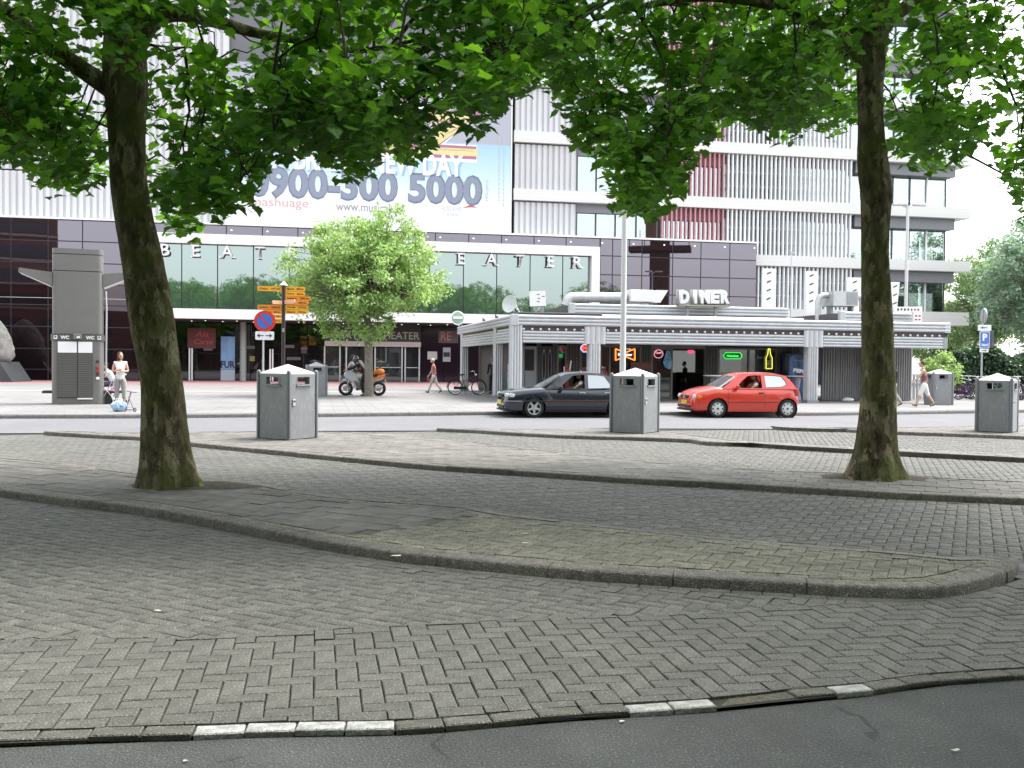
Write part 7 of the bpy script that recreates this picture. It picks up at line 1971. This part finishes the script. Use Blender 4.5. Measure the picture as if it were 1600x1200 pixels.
vect = dict(label='dark blue saloon car with a driver, half hidden behind a litter bin', w=1.70, len=4.35, paint=M_NAVY, wr=.30, rimk=.68, rim='star',
    body=[(0, .36, .52, .60), (.05, .22, .66, .70), (.16, .18, .745, .775), (.45, .18, .815, .825), (.9, .18, .865, .845), (1.35, .18, .90, .85), (1.8, .18, .885, .85), (2.6, .18, .88, .85), (3.4, .19, .895, .845), (3.8, .20, .945, .83), (4.15, .24, .94, .80), (4.30, .30, .90, .75), (4.35, .38, .70, .68)],
    axles=(1.04, 3.64), belt=.86, tumble=.34,
    cabin=[(1.36, .86), (1.66, 1.09), (1.90, 1.25), (2.1, 1.325), (2.4, 1.35), (2.8, 1.352), (3.15, 1.33), (3.38, 1.27), (3.60, 1.11), (3.84, .90), (2.6, .85)],
    windows=[[(1.80, .885), (2.02, 1.08), (2.24, 1.265), (2.45, 1.30), (2.61, 1.30), (2.60, .885)], [(2.70, .885), (2.71, 1.30), (3.05, 1.295), (3.24, 1.26), (3.40, 1.03), (3.39, .90)]],
    roof=[(1.88, 1.238), (1.98, 1.285), (2.1, 1.325), (2.4, 1.35), (2.8, 1.352), (3.15, 1.33), (3.38, 1.27), (3.42, 1.245)], ws=((1.33, .905), (1.90, 1.25)), rw=((3.85, .91), (3.42, 1.245)), crown=.9,
    seat=2.50, open_front=True, rearglass=mirror_glass('reflecting saloon window', (.72, .76, .76), (.05, .05, .05), .50, .02), sill=.26,
    strips=[('side_trim', M_CDARK, .55, 3.3, .50, .022, .012), ('red_line', mat('thin red line', (.35, .03, .04), .4), 1.36, 3.3, .525, .006, .013), ('lower_cladding', M_NAVYL, 1.40, 3.28, .335, .115, .005), ('door_sill', M_NAVYL, 1.38, 3.28, .215, .04, .014), ('bumper_trim', mat('grey bumper strip', (.30, .30, .31), .4), .10, .62, .50, .014, .014)],
    cuts=(1.50, 2.65), handles=[(2.52, .745, mat('pale door handle', (.45, .46, .47), .4)), (3.30, .745, mat('pale door handle', (.45, .46, .47), .4))], mirror=(1.84, .90), mirrorm=M_CDARK, lamp=(.15, .665, .34, .135), lampang=14, indm=M_LENS, tail=(4.27, .80, .3, .18),
    front=[('grille', M_CDARK, .035, .66, (.09, .74, .11)), ('air_intake', M_CDARK, .03, .33, (.09, 1.1, .09)), ('front_spoiler', M_CDARK, .10, .215, (.18, 1.4, .05))], platex=-.01, platez=.455)
vect = remap(vect, .90/1.04, .14)
dc = car(vect)
put_car(dc, 834, 653, .90, 1.70)
if True:
    # five-spoke wheels etc. are parts of the car; the drivers are things of their own (below)
    pass

# ================================================================ MOTORCYCLE
p = G(560, 619.5, .12)
mc = empty('motorcycle', (p.x, p.y + 1.0, .12), R(6), 'white and orange touring motorcycle parked behind the young lime tree', 'motorcycle')   # heads towards -x
M_MW = mat('white fairing', (.48, .48, .49), .25, coat=1); M_MO = mat('orange fairing', (.75, .16, .02), .3, coat=.5); M_ENG = mat('engine metal', (.16, .16, .165), .4, metal=.6)
r = .31
for x in (-.70, .72):
    w = MB(); w.torus((x, 0, r), r - .055, .062, 'Y', 28, 8); o = w.build('wheel', M_TYRE, mc, smooth=True)
    q = MB(); q.torus((x, 0, r), r - .11, .02, 'Y', 28, 6); q.cyl((x, -.06, r), (x, .06, r), .05, 12)
    for k_ in range(5): a = 2*math.pi*k_/5; q.cyl((x, 0, r), (x + .2*math.cos(a), 0, r + .2*math.sin(a)), .02, 6)
    q.build('rim', M_RIM, o, smooth=True)
    q = MB()
    for y in (-.07, .07): q.lathe([(.06, 0), (.13, 0), (.13, .006), (.06, .006)], 20, Matrix.Translation((x, y, r)) @ Matrix.Rotation(R(90), 4, 'X'), cap=False)
    q.build('brake_disc', M_CHROME, o)
q = MB()
for y in (-.1, .1): q.cyl((-.70, y, r), (-.42, y, .98), .027, 8)
q.build('fork', M_CHROME, mc, smooth=True)
q = MB(); q.cyl((-.42, 0, .95), (-.05, 0, .72), .04, 8); q.cyl((-.05, 0, .72), (.30, 0, .70), .035, 8); q.cyl((.15, .0, .42), (.72, -.08, r), .035, 8); q.cyl((.30, 0, .70), (.15, 0, .40), .035, 8); q.build('frame', M_BLK, mc, smooth=True)
q = MB(); q.cbox((-.05, 0, .42), (.48, .36, .34), (0, R(-8), 0), ch=.06); q.cyl((-.1, -.24, .42), (-.1, .24, .42), .12, 14); q.build('engine', M_ENG, mc, smooth=40)
q = MB(); q.tube([(-.1, -.14, .32), (.1, -.18, .22), (.5, -.2, .30), (.9, -.2, .42)], [.04, .045, .06, .065], 10); q.build('exhaust', M_CHROME, mc, smooth=True)
q = MB(); q.ball((-.08, 0, .84), (.32, .17, .15), 14, 9); q.build('tank', M_MW, mc, smooth=True)
q = MB(); q.prism([(-.78, .86), (-.62, 1.10), (-.40, 1.12), (-.24, .90), (-.12, .60), (-.20, .34), (-.36, .30), (-.40, .58)], -.20, .20, UPRIGHT); q.build('fairing', M_MW, mc, smooth=35)
q = MB(); q.prism([(-.36, .66), (-.16, .62), (-.10, .40), (-.22, .36)], -.207, .207, UPRIGHT); q.build('fairing_panel', M_ENG, mc)
q = MB(); q.prism([(-.70, 1.08), (-.50, 1.34), (-.46, 1.34), (-.44, 1.11)], -.15, .15, UPRIGHT); q.build('windscreen', M_CGLASS, mc)
q = MB(); q.ball((-.70, 0, .93), (.09, .13, .09), 10, 7); q.build('headlight', M_LENS, mc, smooth=True)
q = MB(); q.tube([(-.95, 0, .50), (-.80, 0, .66), (-.62, 0, .66), (-.46, 0, .52)], [.03, .075, .08, .05], 8); q.build('mudguard', M_MW, mc, smooth=True)
q = MB(); q.tube([(.12, 0, .80), (.35, 0, .79), (.62, 0, .86), (.72, 0, .87)], [.10, .14, .13, .09], 12, ell=(1, .55)); q.build('seat', M_BLK, mc, smooth=True)
q = MB(); q.tube([(.45, 0, .74), (.72, 0, .82), (1.0, 0, .90)], [.13, .12, .05], 10); q.build('tail', M_MO, mc, smooth=True)
q = MB(); q.tube([(.40, 0, .66), (.70, 0, .72), (.92, 0, .80)], [.10, .10, .05], 10); q.build('tail_panel', M_MW, mc, smooth=True)
q = MB(); q.tube([(-.30, -.36, 1.02), (-.40, -.2, 1.06), (-.42, 0, 1.04), (-.40, .2, 1.06), (-.30, .36, 1.02)], .016, 6); q.build('handlebar', M_BLK, mc, smooth=True)
q = MB()
for s in (-1, 1): q.cyl((-.48, s*.16, 1.1), (-.46, s*.30, 1.2), .008, 5); q.cbox((-.45, s*.33, 1.22), (.03, .13, .08), ch=.012)
q.build('mirror', M_BLK, mc)
q = MB(); q.cbox((1.03, 0, .62), (.02, .2, .2), (0, R(-20), 0)); q.build('number_plate', mat('pale yellow plate', (.70, .62, .35), .5), mc)
tb2 = empty('bag_roll', (mc.location.x, mc.location.y, .12), R(6), 'orange bag roll strapped on the motorcycle tail', 'bag')
q = MB(); q.ball((.78, 0, 1.06), (.20, .24, .13), 12, 8); q.ball((.62, .05, 1.02), (.14, .2, .11), 12, 8); q.build('roll', mat('orange nylon', (.72, .24, .04), .7, var=.2, scale=6), tb2, smooth=True)
q = MB(); q.torus((.76, 0, 1.05), .19, .012, 'Y', 20, 5); q.build('strap', M_BLK, tb2, smooth=True)

# ================================================================ PEOPLE
SKIN_L = mat('skin', (.50, .30, .21), .55)
HAIRS = {'brown': mat('brown hair', (.07, .035, .02), .6), 'black': mat('black hair', (.012, .011, .011), .5), 'white': mat('white hair', (.58, .55, .50), .7), 'dkbrown': mat('dark brown hair', (.035, .02, .012), .6)}
def cloth(name, col, **k): return mat(name, col, .85, **k)
def skin_mesh(name, verts, edges, radii, mat_, parent, root=0, sub=1):
    me = bpy.data.meshes.new(name); me.from_pydata([tuple(v) for v in verts], edges, [])
    o = bpy.data.objects.new('skin_source', me); COL.objects.link(o)
    sk = o.modifiers.new('s', 'SKIN'); sk.use_smooth_shade = True
    for i, v in enumerate(me.skin_vertices[0].data):
        rr = radii[i]; v.radius = rr if hasattr(rr, '__len__') else (rr, rr); v.use_root = (i == root)
    ss = o.modifiers.new('u', 'SUBSURF'); ss.levels = sub; ss.render_levels = sub
    m2 = evalmesh(o); bpy.data.objects.remove(o)
    m2.materials.clear(); m2.materials.append(mat_); m2.name = name
    m2.polygons.foreach_set('use_smooth', [True] * len(m2.polygons))
    return m2
def dirv(pitch, side=0.0):       # 0 hangs down, + swings forward (+y), side swings outward (+x)
    a, b = R(pitch), R(side); return Vector((math.sin(b), math.cos(b)*math.sin(a), -math.cos(b)*math.cos(a)))
def person(label, loc, rz, h=1.72, hair='brown', longhair=False, top=None, bottom=None, shoes=None, sleeve=.45, legs=1.0, skirt=False, lean=0, armL=(0, 8, 10), armR=(0, 8, 10), legL=(0, 0), legR=(0, 0), over=None, group=None, head_turn=0, crouch=0.0, female=False, hat=None, lift=True, stripes=None, torso_only=False):
    k = h / 1.72
    t = empty('person', loc, rz, label, 'person', group)
    J = {}
    J['pelvis'] = Vector((0, 0, .95)); up = Vector((0, math.sin(R(lean)), math.cos(R(lean))))
    J['waist'] = J['pelvis'] + up * .17; J['chest'] = J['pelvis'] + up * .36; J['neck'] = J['pelvis'] + up * .53; J['hb'] = J['neck'] + Vector((0, .02 + .04*math.sin(R(lean)), .07)); J['head'] = J['hb'] + Vector((0, .025, .10))
    sw = .165 if female else .185
    for s, n, arm, leg in ((-1, 'L', armL, legL), (1, 'R', armR, legR)):
        J['sh' + n] = J['pelvis'] + up * .475 + Vector((s*sw, 0, 0))
        d1 = dirv(arm[0] + 0*lean, arm[1]); d1.x *= s; J['el' + n] = J['sh' + n] + d1 * .285
        d2 = dirv(arm[0] + arm[2], arm[1] - (arm[3] if len(arm) > 3 else 0)); d2.x *= s; J['wr' + n] = J['el' + n] + d2 * .245; J['hd' + n] = J['wr' + n] + d2 * .08
        J['hip' + n] = J['pelvis'] + Vector((s*.095, 0, -.05))
        d = dirv(leg[0], 2); d.x *= s; J['kn' + n] = J['hip' + n] + d * .42
        d = dirv(leg[0] - leg[1], 1); d.x *= s; J['an' + n] = J['kn' + n] + d * .41
        ft = dirv(90 + (leg[0] - leg[1]) * .6, 6); ft.x *= s; J['to' + n] = J['an' + n] + ft * .16 + Vector((0, 0, -.055)); J['he' + n] = J['an' + n] - ft * .05 + Vector((0, 0, -.05))
    if over:
        for q, v in over.items(): J[q] = Vector(v)
        for n in 'LR':
            if 'wr' + n in over: J['hd' + n] = J['wr' + n] + (J['wr' + n] - J['el' + n]).normalized() * .08
    low = min(J['toL'].z, J['toR'].z, J['heL'].z, J['heR'].z) - .025 if lift else 0
    for q in J: J[q] = (J[q] - Vector((0, 0, low))) * k
    # body: one surface grown along the skeleton, with five fingers on each hand
    names = ['pelvis', 'waist', 'chest', 'neck', 'hb']; V = [J[q] for q in names]; E = [(0, 1), (1, 2), (2, 3), (3, 4)]; Rr = [(.105, .09), (.10, .085), (.125, .095), (.05, .05), (.05, .05)]
    def chain(start, pts, rads):
        i = start
        for p_, r_ in zip(pts, rads): V.append(p_); E.append((i, len(V) - 1)); Rr.append(r_); i = len(V) - 1
        return i
    for s, n in ((-1, 'L'), (1, 'R')):
        i = chain(2, [J['sh' + n], J['sh' + n].lerp(J['el' + n], .5), J['el' + n], J['el' + n].lerp(J['wr' + n], .4), J['wr' + n], J['hd' + n]], [.055, .046, .038, .039, .026, .032])
        d = (J['hd' + n] - J['wr' + n]).normalized(); sd = Vector((0, 1, 0)) if abs(d.y) < .7 else Vector((s, 0, 0)); sd = (sd - d * sd.dot(d)).normalized(); nn = d.cross(sd)
        for f_ in range(4):
            o_ = sd * (.030 - .020 * f_) * k; L_ = (.070, .080, .075, .058)[f_] * k
            chain(i, [J['hd' + n] + o_ + d * .022 * k, J['hd' + n] + o_ + d * (.022 + L_*.5) + nn * .004 * s, J['hd' + n] + o_ + d * (.02 + L_*.9) + nn * .016 * s], [.0095, .0085, .007])
        chain(i - 1, [J['wr' + n].lerp(J['hd' + n], .6) + sd * .035 * k, J['hd' + n] + sd * .058 * k + d * .02], [.011, .009])
        chain(0, [J['hip' + n], J['hip' + n].lerp(J['kn' + n], .5), J['kn' + n], J['kn' + n].lerp(J['an' + n], .35), J['an' + n], J['to' + n]], [.074, .068, .052, .054, .037, .033])
    Rr = [((a, a) if not hasattr(a, '__len__') else a) for a in Rr]; Rr = [(a*k, b*k) for a, b in Rr]
    me = skin_mesh('body', V, E, Rr, SKIN_L, t)
    # head welded into the same mesh
    mb = MB(); Hc = J['head']; HM = Matrix.Translation(Hc) @ Matrix.Rotation(R(-lean * .4), 4, 'X') @ Matrix.Rotation(R(head_turn), 4, 'Z') @ Matrix.Scale(k, 4)
    mb.M = HM; mb.ball((0, 0, .01), (.074, .092, .115), 16, 12); mb.ball((0, .045, -.055), (.050, .045, .055), 10, 8); mb.tube([(0, .085, .02), (0, .112, -.022), (0, .09, -.032)], [.008, .016, .012], 6)
    for s in (-1, 1): mb.ball((s*.076, -.005, -.005), (.012, .02, .030), 6, 5)
    bm = bmesh.new(); bm.from_mesh(me); hm = mb.mesh('head', SKIN_L, True); bm.from_mesh(hm); bm.to_mesh(me); bm.free(); bpy.data.meshes.remove(hm)
    me.polygons.foreach_set('use_smooth', [True] * len(me.polygons))
    inst('body', me, t)
    mb = MB(); mb.M = HM
    for s in (-1, 1): mb.ball((s*.030, .080, .018), (.013, .010, .008), 6, 5)
    mb.build('eyes', mat('dark eyes', (.02, .015, .012), .3), t); mb = MB(); mb.M = HM; mb.cbox((0, .090, -.062), (.040, .012, .009)); mb.build('mouth', mat('lips', (.35, .12, .10), .5), t)
    mb = MB(); mb.M = HM
    hb = MB(); hb.ball((0, -.018, .03), (.084, .094, .108), 16, 12)
    mb.add(hb.v, [f for f in hb.f if not all(hb.v[i][1] > .045 - .0 and hb.v[i][2] < .075 for i in f)])
    if longhair: mb.tube([(0, -.055, .05), (0, -.075, -.06), (0, -.06, -.17)], [.07, .08, .055], 10, ell=(1.0, .55)); [mb.tube([(s*.07, .0, .05), (s*.082, -.01, -.06), (s*.07, -.02, -.15)], [.02, .028, .02], 6) for s in (-1, 1)]
    if hat is None: mb.build('hair', HAIRS[hair], t, smooth=True)
    else:
        mb = MB(); mb.M = HM; mb.ball((0, -.005, .025), (.120, .140, .145), 18, 12); mb.build('helmet', hat, t, smooth=True)
        mb = MB(); mb.M = HM; mb.ball((0, .055, .02), (.095, .088, .055), 14, 8); mb.build('visor', M_CGLASS if False else M_CDARK, t, smooth=True)
    # clothes
    if top:
        V = [J['pelvis'] - Vector((0, 0, .09 * k)), J['pelvis'], J['waist'], J['chest'], J['neck'] - Vector((0, 0, .035))]; E = [(0, 1), (1, 2), (2, 3), (3, 4)]; Rr = [(.150, .138), (.150, .135), (.134, .122), (.148, .125), (.068, .062)]
        for n in 'LR':
            a, b, c = J['sh' + n], J['el' + n], J['wr' + n]
            if sleeve > 0:
                pts = [a, a.lerp(b, .5 if sleeve >= .5 else sleeve)]; rr = [.068, .062]
                if sleeve > .5: pts += [b]; rr += [.052]
                if sleeve > 1: pts += [b.lerp(c, .5), b.lerp(c, .93)]; rr += [.046, .040]
                V_i = 3
                for p_, r_ in zip(pts, rr): V.append(p_); E.append((V_i, len(V) - 1)); Rr.append((r_, r_)); V_i = len(V) - 1
        inst('top', skin_mesh('top', V, E, [(a*k, b*k) for a, b in Rr], top, t), t)
    if bottom:
        if skirt:
            mb = MB(); c = J['waist'].lerp(J['pelvis'], .5); kz = (J['knL'] + J['knR']) / 2
            n = 18; rows = []
            spread = abs(J['knL'].y - J['knR'].y) / 2
            for f_, rx, ry in ((0, .125, .105), (.22, .165, .13), (.6, .185, .155 + spread*.6), (1.02, .20, .16 + spread)):
                cc = c.lerp(Vector((kz.x, kz.y, kz.z)), f_); rows.append([(cc.x + k*rx*math.cos(2*math.pi*i/n)*(1 + .06*math.cos(i*5)*f_), cc.y + k*ry*math.sin(2*math.pi*i/n)*(1 + .06*math.cos(i*5)*f_), cc.z) for i in range(n)])
            mb.add([p_ for r_ in rows for p_ in r_], [(j*n + i, j*n + (i+1) % n, (j+1)*n + (i+1) % n, (j+1)*n + i) for j in range(3) for i in range(n)]); mb.build('skirt', bottom, t, smooth=True)
        else:
            V = [J['pelvis'] + (J['waist'] - J['pelvis']) * .55, J['pelvis']]; E = [(0, 1)]; Rr = [(.132, .110), (.142, .118)]
            for n in 'LR':
                pts = [J['hip' + n], J['hip' + n].lerp(J['kn' + n], .5), J['kn' + n]]; rr = [.108, .096, .078]
                if legs < .5: pts = pts[:2] + [J['hip' + n].lerp(J['kn' + n], .85)]; rr = [.108, .10, .095]
                else: pts.append(J['kn' + n].lerp(J['an' + n], min(.95, (legs - .5) * 1.9))); rr.append(.068)
                i = 1
                for p_, r_ in zip(pts, rr): V.append(p_); E.append((i, len(V) - 1)); Rr.append((r_, r_)); i = len(V) - 1
            inst('trousers', skin_mesh('trousers', V, E, [(a*k, b*k) for a, b in Rr], bottom, t, root=1), t)
    if shoes:
        for n in 'LR':
            V = [J['he' + n], J['an' + n] * .5 + J['to' + n] * .5 + Vector((0, 0, -.008)), J['to' + n] + Vector((0, 0, -.002))]
            inst('shoe', skin_mesh('shoe', V, [(0, 1), (1, 2)], [(.040*k, .042*k), (.042*k, .036*k), (.036*k, .026*k)], shoes, t), t)
    return t, J, k
WALK = dict(legL=(22, 6), legR=(-16, 22))
p = G(188, 637, .12)
person('woman with arms crossed in pale top and grey-green cropped trousers beside the toilet column', (p.x, p.y, .12), R(198), 1.66, 'brown', True, cloth('pale pink top', (.78, .74, .76)), cloth('grey green trousers', (.25, .28, .22), col2=(.30, .29, .31), scale=3), cloth('pale shoes', (.5, .48, .45)), .12, .80,
       over=dict(elL=(-.235, .04, 1.16), wrL=(-.02, .205, 1.155), elR=(.235, .05, 1.15), wrR=(.03, .175, 1.20)), legL=(3, 3), legR=(-4, 2), female=True, head_turn=35)
q = G(174, 622, .12)
person('man in white shirt and dark jeans sitting bent on the ledge of the toilet column', (q.x + .05, q.y + .15, .12), R(115), 1.74, 'black', False, cloth('white T-shirt', (.74, .74, .75)), cloth('dark blue jeans', (.018, .022, .055)), cloth('dark shoes', (.03, .03, .03)), .5, 1.0, lean=28,
       armL=(62, 4, 20), armR=(55, 8, 28), legL=(82, 80), legR=(88, 86))
# pushchair beside them
p = G(171, 632, .12); t = empty('pushchair', (p.x, p.y + .35, .12), R(-25), 'folding pushchair with a pink and white seat between the sitting man and the standing woman', 'pushchair')
mb = MB(); mb.cyl((-.35, -.2, .1), (.28, -.2, .95), .013, 6); mb.cyl((-.35, .2, .1), (.28, .2, .95), .013, 6); mb.cyl((.3, -.2, .1), (-.2, -.2, .55), .013, 6); mb.cyl((.3, .2, .1), (-.2, .2, .55), .013, 6); mb.cyl((.28, -.2, .95), (.28, .2, .95), .018, 6); mb.tube([(.28, -.2, .95), (.36, -.2, 1.0), (.38, 0, 1.0), (.36, .2, 1.0), (.28, .2, .95)], .014, 6); mb.build('frame', mat('white tube', (.6, .6, .62), .4), t, smooth=True)
mb = MB(); mb.cbox((-.02, 0, .46), (.36, .36, .05), ch=.02); mb.cbox((.16, 0, .68), (.06, .36, .46), (0, R(28), 0), ch=.02); mb.build('seat', mat('pink patterned cloth', (.55, .10, .32), .8, col2=(.70, .62, .66), scale=9), t)
for x in (-.35, .3):
    for y in (-.2, .2): mb = MB(); mb.torus((x, y, .09), .07, .02, 'Y', 16, 6); mb.cyl((x, y - .01, .09), (x, y + .01, .09), .06, 12); mb.build('wheel', M_BLK, t, smooth=True)
p = G(187, 643, .12); t = empty('carrier_bag', (p.x, p.y - .05, .12), R(10), 'blue and white patterned bag at the feet of the standing woman', 'bag')
mb = MB(); mb.ball((0, 0, .15), (.25, .16, .16), 14, 10); mb.v = [(x + .05*noise.noise((x*6, y*6, z*6)), y, max(0, z + .05*noise.noise((x*7, 3, z*7)))) for x, y, z in mb.v]; mb.build('bag', mat('blue white print', (.03, .20, .55), .7, col2=(.62, .72, .80), scale=11), t, smooth=True)
mb = MB(); mb.tube([(-.10, 0, .27), (-.07, 0, .38), (.07, 0, .38), (.10, 0, .27)], .014, 6); mb.build('handle', M_LETTER, t, smooth=True)
p = G(201, 643, .12); t = empty('folded_scooter', (p.x, p.y, .12), R(-20), 'small folded grey frame standing beside the blue bag', 'folding frame')
mb = MB(); mb.cyl((-.1, 0, .04), (.08, .02, .60), .02, 8); mb.cyl((.2, 0, .04), (.0, 0, .42), .016, 8); mb.cyl((-.12, 0, .05), (.22, 0, .05), .014, 8); mb.cyl((.02, -.1, .6), (.16, .14, .55), .018, 8); mb.build('frame', mat('grey purple tube', (.22, .19, .26), .4, metal=.3), t, smooth=True)
for x in (-.13, .22): mb = MB(); mb.torus((x, 0, .055), .045, .014, 'Y', 14, 6); mb.build('wheel', M_BLK, t, smooth=True)

p = G(678, 614, .12)
stripe = bpy.data.materials.new('red striped shirt'); stripe.use_nodes = True
_N = stripe.node_tree.nodes; _b = _N['Principled BSDF']; _b.inputs['Roughness'].default_value = .85; _tc = _N.new('ShaderNodeTexCoord'); _w = _N.new('ShaderNodeTexWave'); _w.wave_type = 'BANDS'; _w.bands_direction = 'Z'; _w.inputs['Scale'].default_value = 4.2; stripe.node_tree.links.new(_tc.outputs['Object'], _w.inputs['Vector'])
_c = _N.new('ShaderNodeValToRGB'); _c.color_ramp.elements[0].position = .35; _c.color_ramp.elements[0].color = (.38, .025, .05, 1); _c.color_ramp.elements[1].position = .95; _c.color_ramp.elements[1].color = (.62, .40, .40, 1); stripe.node_tree.links.new(_w.outputs['Fac'], _c.inputs[0]); stripe.node_tree.links.new(_c.outputs[0], _b.inputs['Base Color'])
pr, J_, k_ = person('white-haired man walking in red striped shirt and pale trousers', (p.x, p.y, .12), R(88), 1.64, 'white', False, stripe, cloth('pale trousers', (.60, .60, .55)), cloth('dark shoes', (.03, .03, .03)), .5, 1.0, lean=4, armL=(14, 8, 14), armR=(-14, 8, 10), **WALK)
hw = pr.matrix_basis @ J_['hdL']
t = empty('red_bag', (hw.x, hw.y, hw.z - .27), R(80), 'small dark red bag carried by the white-haired man', 'bag')
mb = MB(); mb.cbox((0, 0, .09), (.22, .10, .18), ch=.03); mb.build('bag', mat('dark red bag', (.28, .02, .05), .6), t, smooth=40); mb = MB(); mb.tube([(-.07, 0, .18), (-.04, 0, .25), (.04, 0, .25), (.07, 0, .18)], .01, 6); mb.build('handle', M_BLK, t)
p = G(1444, 636, .12)
person('woman walking in brown sleeveless top and white shorts past the litter bin', (p.x, p.y, .12), R(75), 1.72, 'dkbrown', False, cloth('brown sleeveless top', (.20, .095, .085)), cloth('white shorts', (.72, .71, .68)), cloth('brown sandals', (.16, .09, .06)), 0, .62, lean=6, armL=(34, 10, 12), armR=(-22, 10, 10), legL=(24, 6), legR=(-18, 16), female=True)
p = G(1405, 636, .12)
person('person in black mostly hidden behind the straight plane trunk', (p.x + .02, p.y + .6, .12), R(95), 1.68, 'black', False, cloth('black jumper', (.015, .015, .016)), cloth('pale leggings', (.45, .43, .40)), cloth('dark shoes', (.03, .03, .03)), 1.5, 1.0, lean=3, **WALK)
p = DM @ Vector((-.0, 5.4, 0))
person('person in white and blue striped top and turquoise trousers behind the diner corner pillar', (DD(797, 600, 41.2).x, 41.2, .12), R(-70), 1.72, 'brown', False, cloth('white blue top', (.62, .62, .66), col2=(.08, .10, .38), scale=5, stretch=(.2, .2, 1)), cloth('turquoise trousers', (.20, .50, .52)), M_BLK, .45, 1.0, armL=(20, 8, 60), armR=(25, 8, 60))
person('person in dark clothes standing behind the middle side pillar of the diner', (DD(769.5, 600, 47.5).x, 47.5, .12), R(160), 1.7, 'black', False, cloth('dark coat', (.03, .022, .028)), cloth('dark trousers', (.025, .022, .025)), M_BLK, 1.5, 1.0)
# rider leaning over the motorcycle, feet on the ground
LE = cloth('black leathers', (.014, .014, .016))
pr, J_, k_ = person('rider in black leathers and helmet astride the white motorcycle', (mc.location.x + .10, mc.location.y, .12), R(96), 1.74, 'black', False, LE, LE, M_BLK, 1.5, 1.0, lean=34, armL=(58, 6, 16), armR=(58, 6, 16), legL=(24, 26), legR=(24, 26), hat=mat('dark helmet', (.05, .05, .055), .25, coat=1),
       over=dict(knL=(-.24, .10, .52), anL=(-.32, .02, .10), toL=(-.35, .16, .04), heL=(-.31, -.03, .04), knR=(.24, .10, .52), anR=(.32, .02, .10), toR=(.35, .16, .04), heR=(.31, -.03, .04)))
mb = MB(); c = J_['chest']; mb.M = Matrix.Translation(c); mb.cbox((.135, -.02, -.02), (.03, .09, .22), ch=.01); mb.cbox((-.135, -.02, -.02), (.03, .09, .22), ch=.01); mb.build('red_panel', mat('red leather', (.50, .05, .02), .5), pr)
mb = MB(); mb.M = Matrix.Translation(J_['chest']) @ Matrix.Rotation(R(-34), 4, 'X'); mb.cbox((0, -.15, .05), (.30, .12, .42), ch=.05); mb.build('rucksack', mat('pale grey rucksack', (.45, .46, .48), .7), pr, smooth=40)
# second rider-side figure: curly dark hair and white jacket just ahead of the rider
person('person with dark curly hair in a white and grey jacket beside the motorcycle front', (G(546, 617, .12).x, mc.location.y + .75, .12), R(-80), 1.72, 'dkbrown', True, cloth('white grey jacket', (.62, .63, .65), col2=(.22, .22, .25), scale=4), cloth('grey trousers', (.16, .16, .18)), M_BLK, 1.5, 1.0, lean=12, armL=(35, 6, 30), armR=(40, 6, 25))
# drivers
def driver(car_, S, label, hair, top, h=1.70):
    Mx = Matrix.Translation(car_.location) @ Matrix.Rotation(car_.rotation_euler.z, 4, 'Z')
    loc = Mx @ Vector((S['seat'] - .02, -.36, -.34 - .0))
    return person(label, loc, car_.rotation_euler.z + R(90), h, hair, False, cloth(*top), cloth('dark trousers', (.025, .022, .025)), M_BLK, .5, 1.0, lean=-10, lift=False, armL=(52, 4, 18), armR=(52, 4, 18),
        over=dict(hipL=(-.09, 0, .92), hipR=(.09, 0, .92), knL=(-.12, .42, 1.0), anL=(-.12, .72, .80), toL=(-.12, .86, .78), heL=(-.12, .66, .78), knR=(.12, .42, 1.0), anR=(.12, .72, .80), toR=(.12, .86, .78), heR=(.12, .66, .78)))
driver(rc, polo, 'driver in a white shirt at the wheel of the red hatchback', 'black', ('white driver shirt', (.72, .74, .73)))
driver(dc, vect, 'driver with sunglasses in a pale shirt inside the dark saloon', 'black', ('pale driver shirt', (.66, .66, .66)))
# dim guests inside the diner
for x, y, lab in ((1070, 4.6, 'seated guest in dark clothes seen through the open diner doorway'), (1172, 4.2, 'guest in dark clothes behind the right hand diner window')):
    a = DU(x, 600, y)[0]; person(lab, DM @ Vector((a, y, .03)), R(100), 1.55, 'black', False, cloth('black jumper', (.015, .015, .016)), cloth('dark trousers', (.025, .022, .025)), M_BLK, 1.5, 1.0)
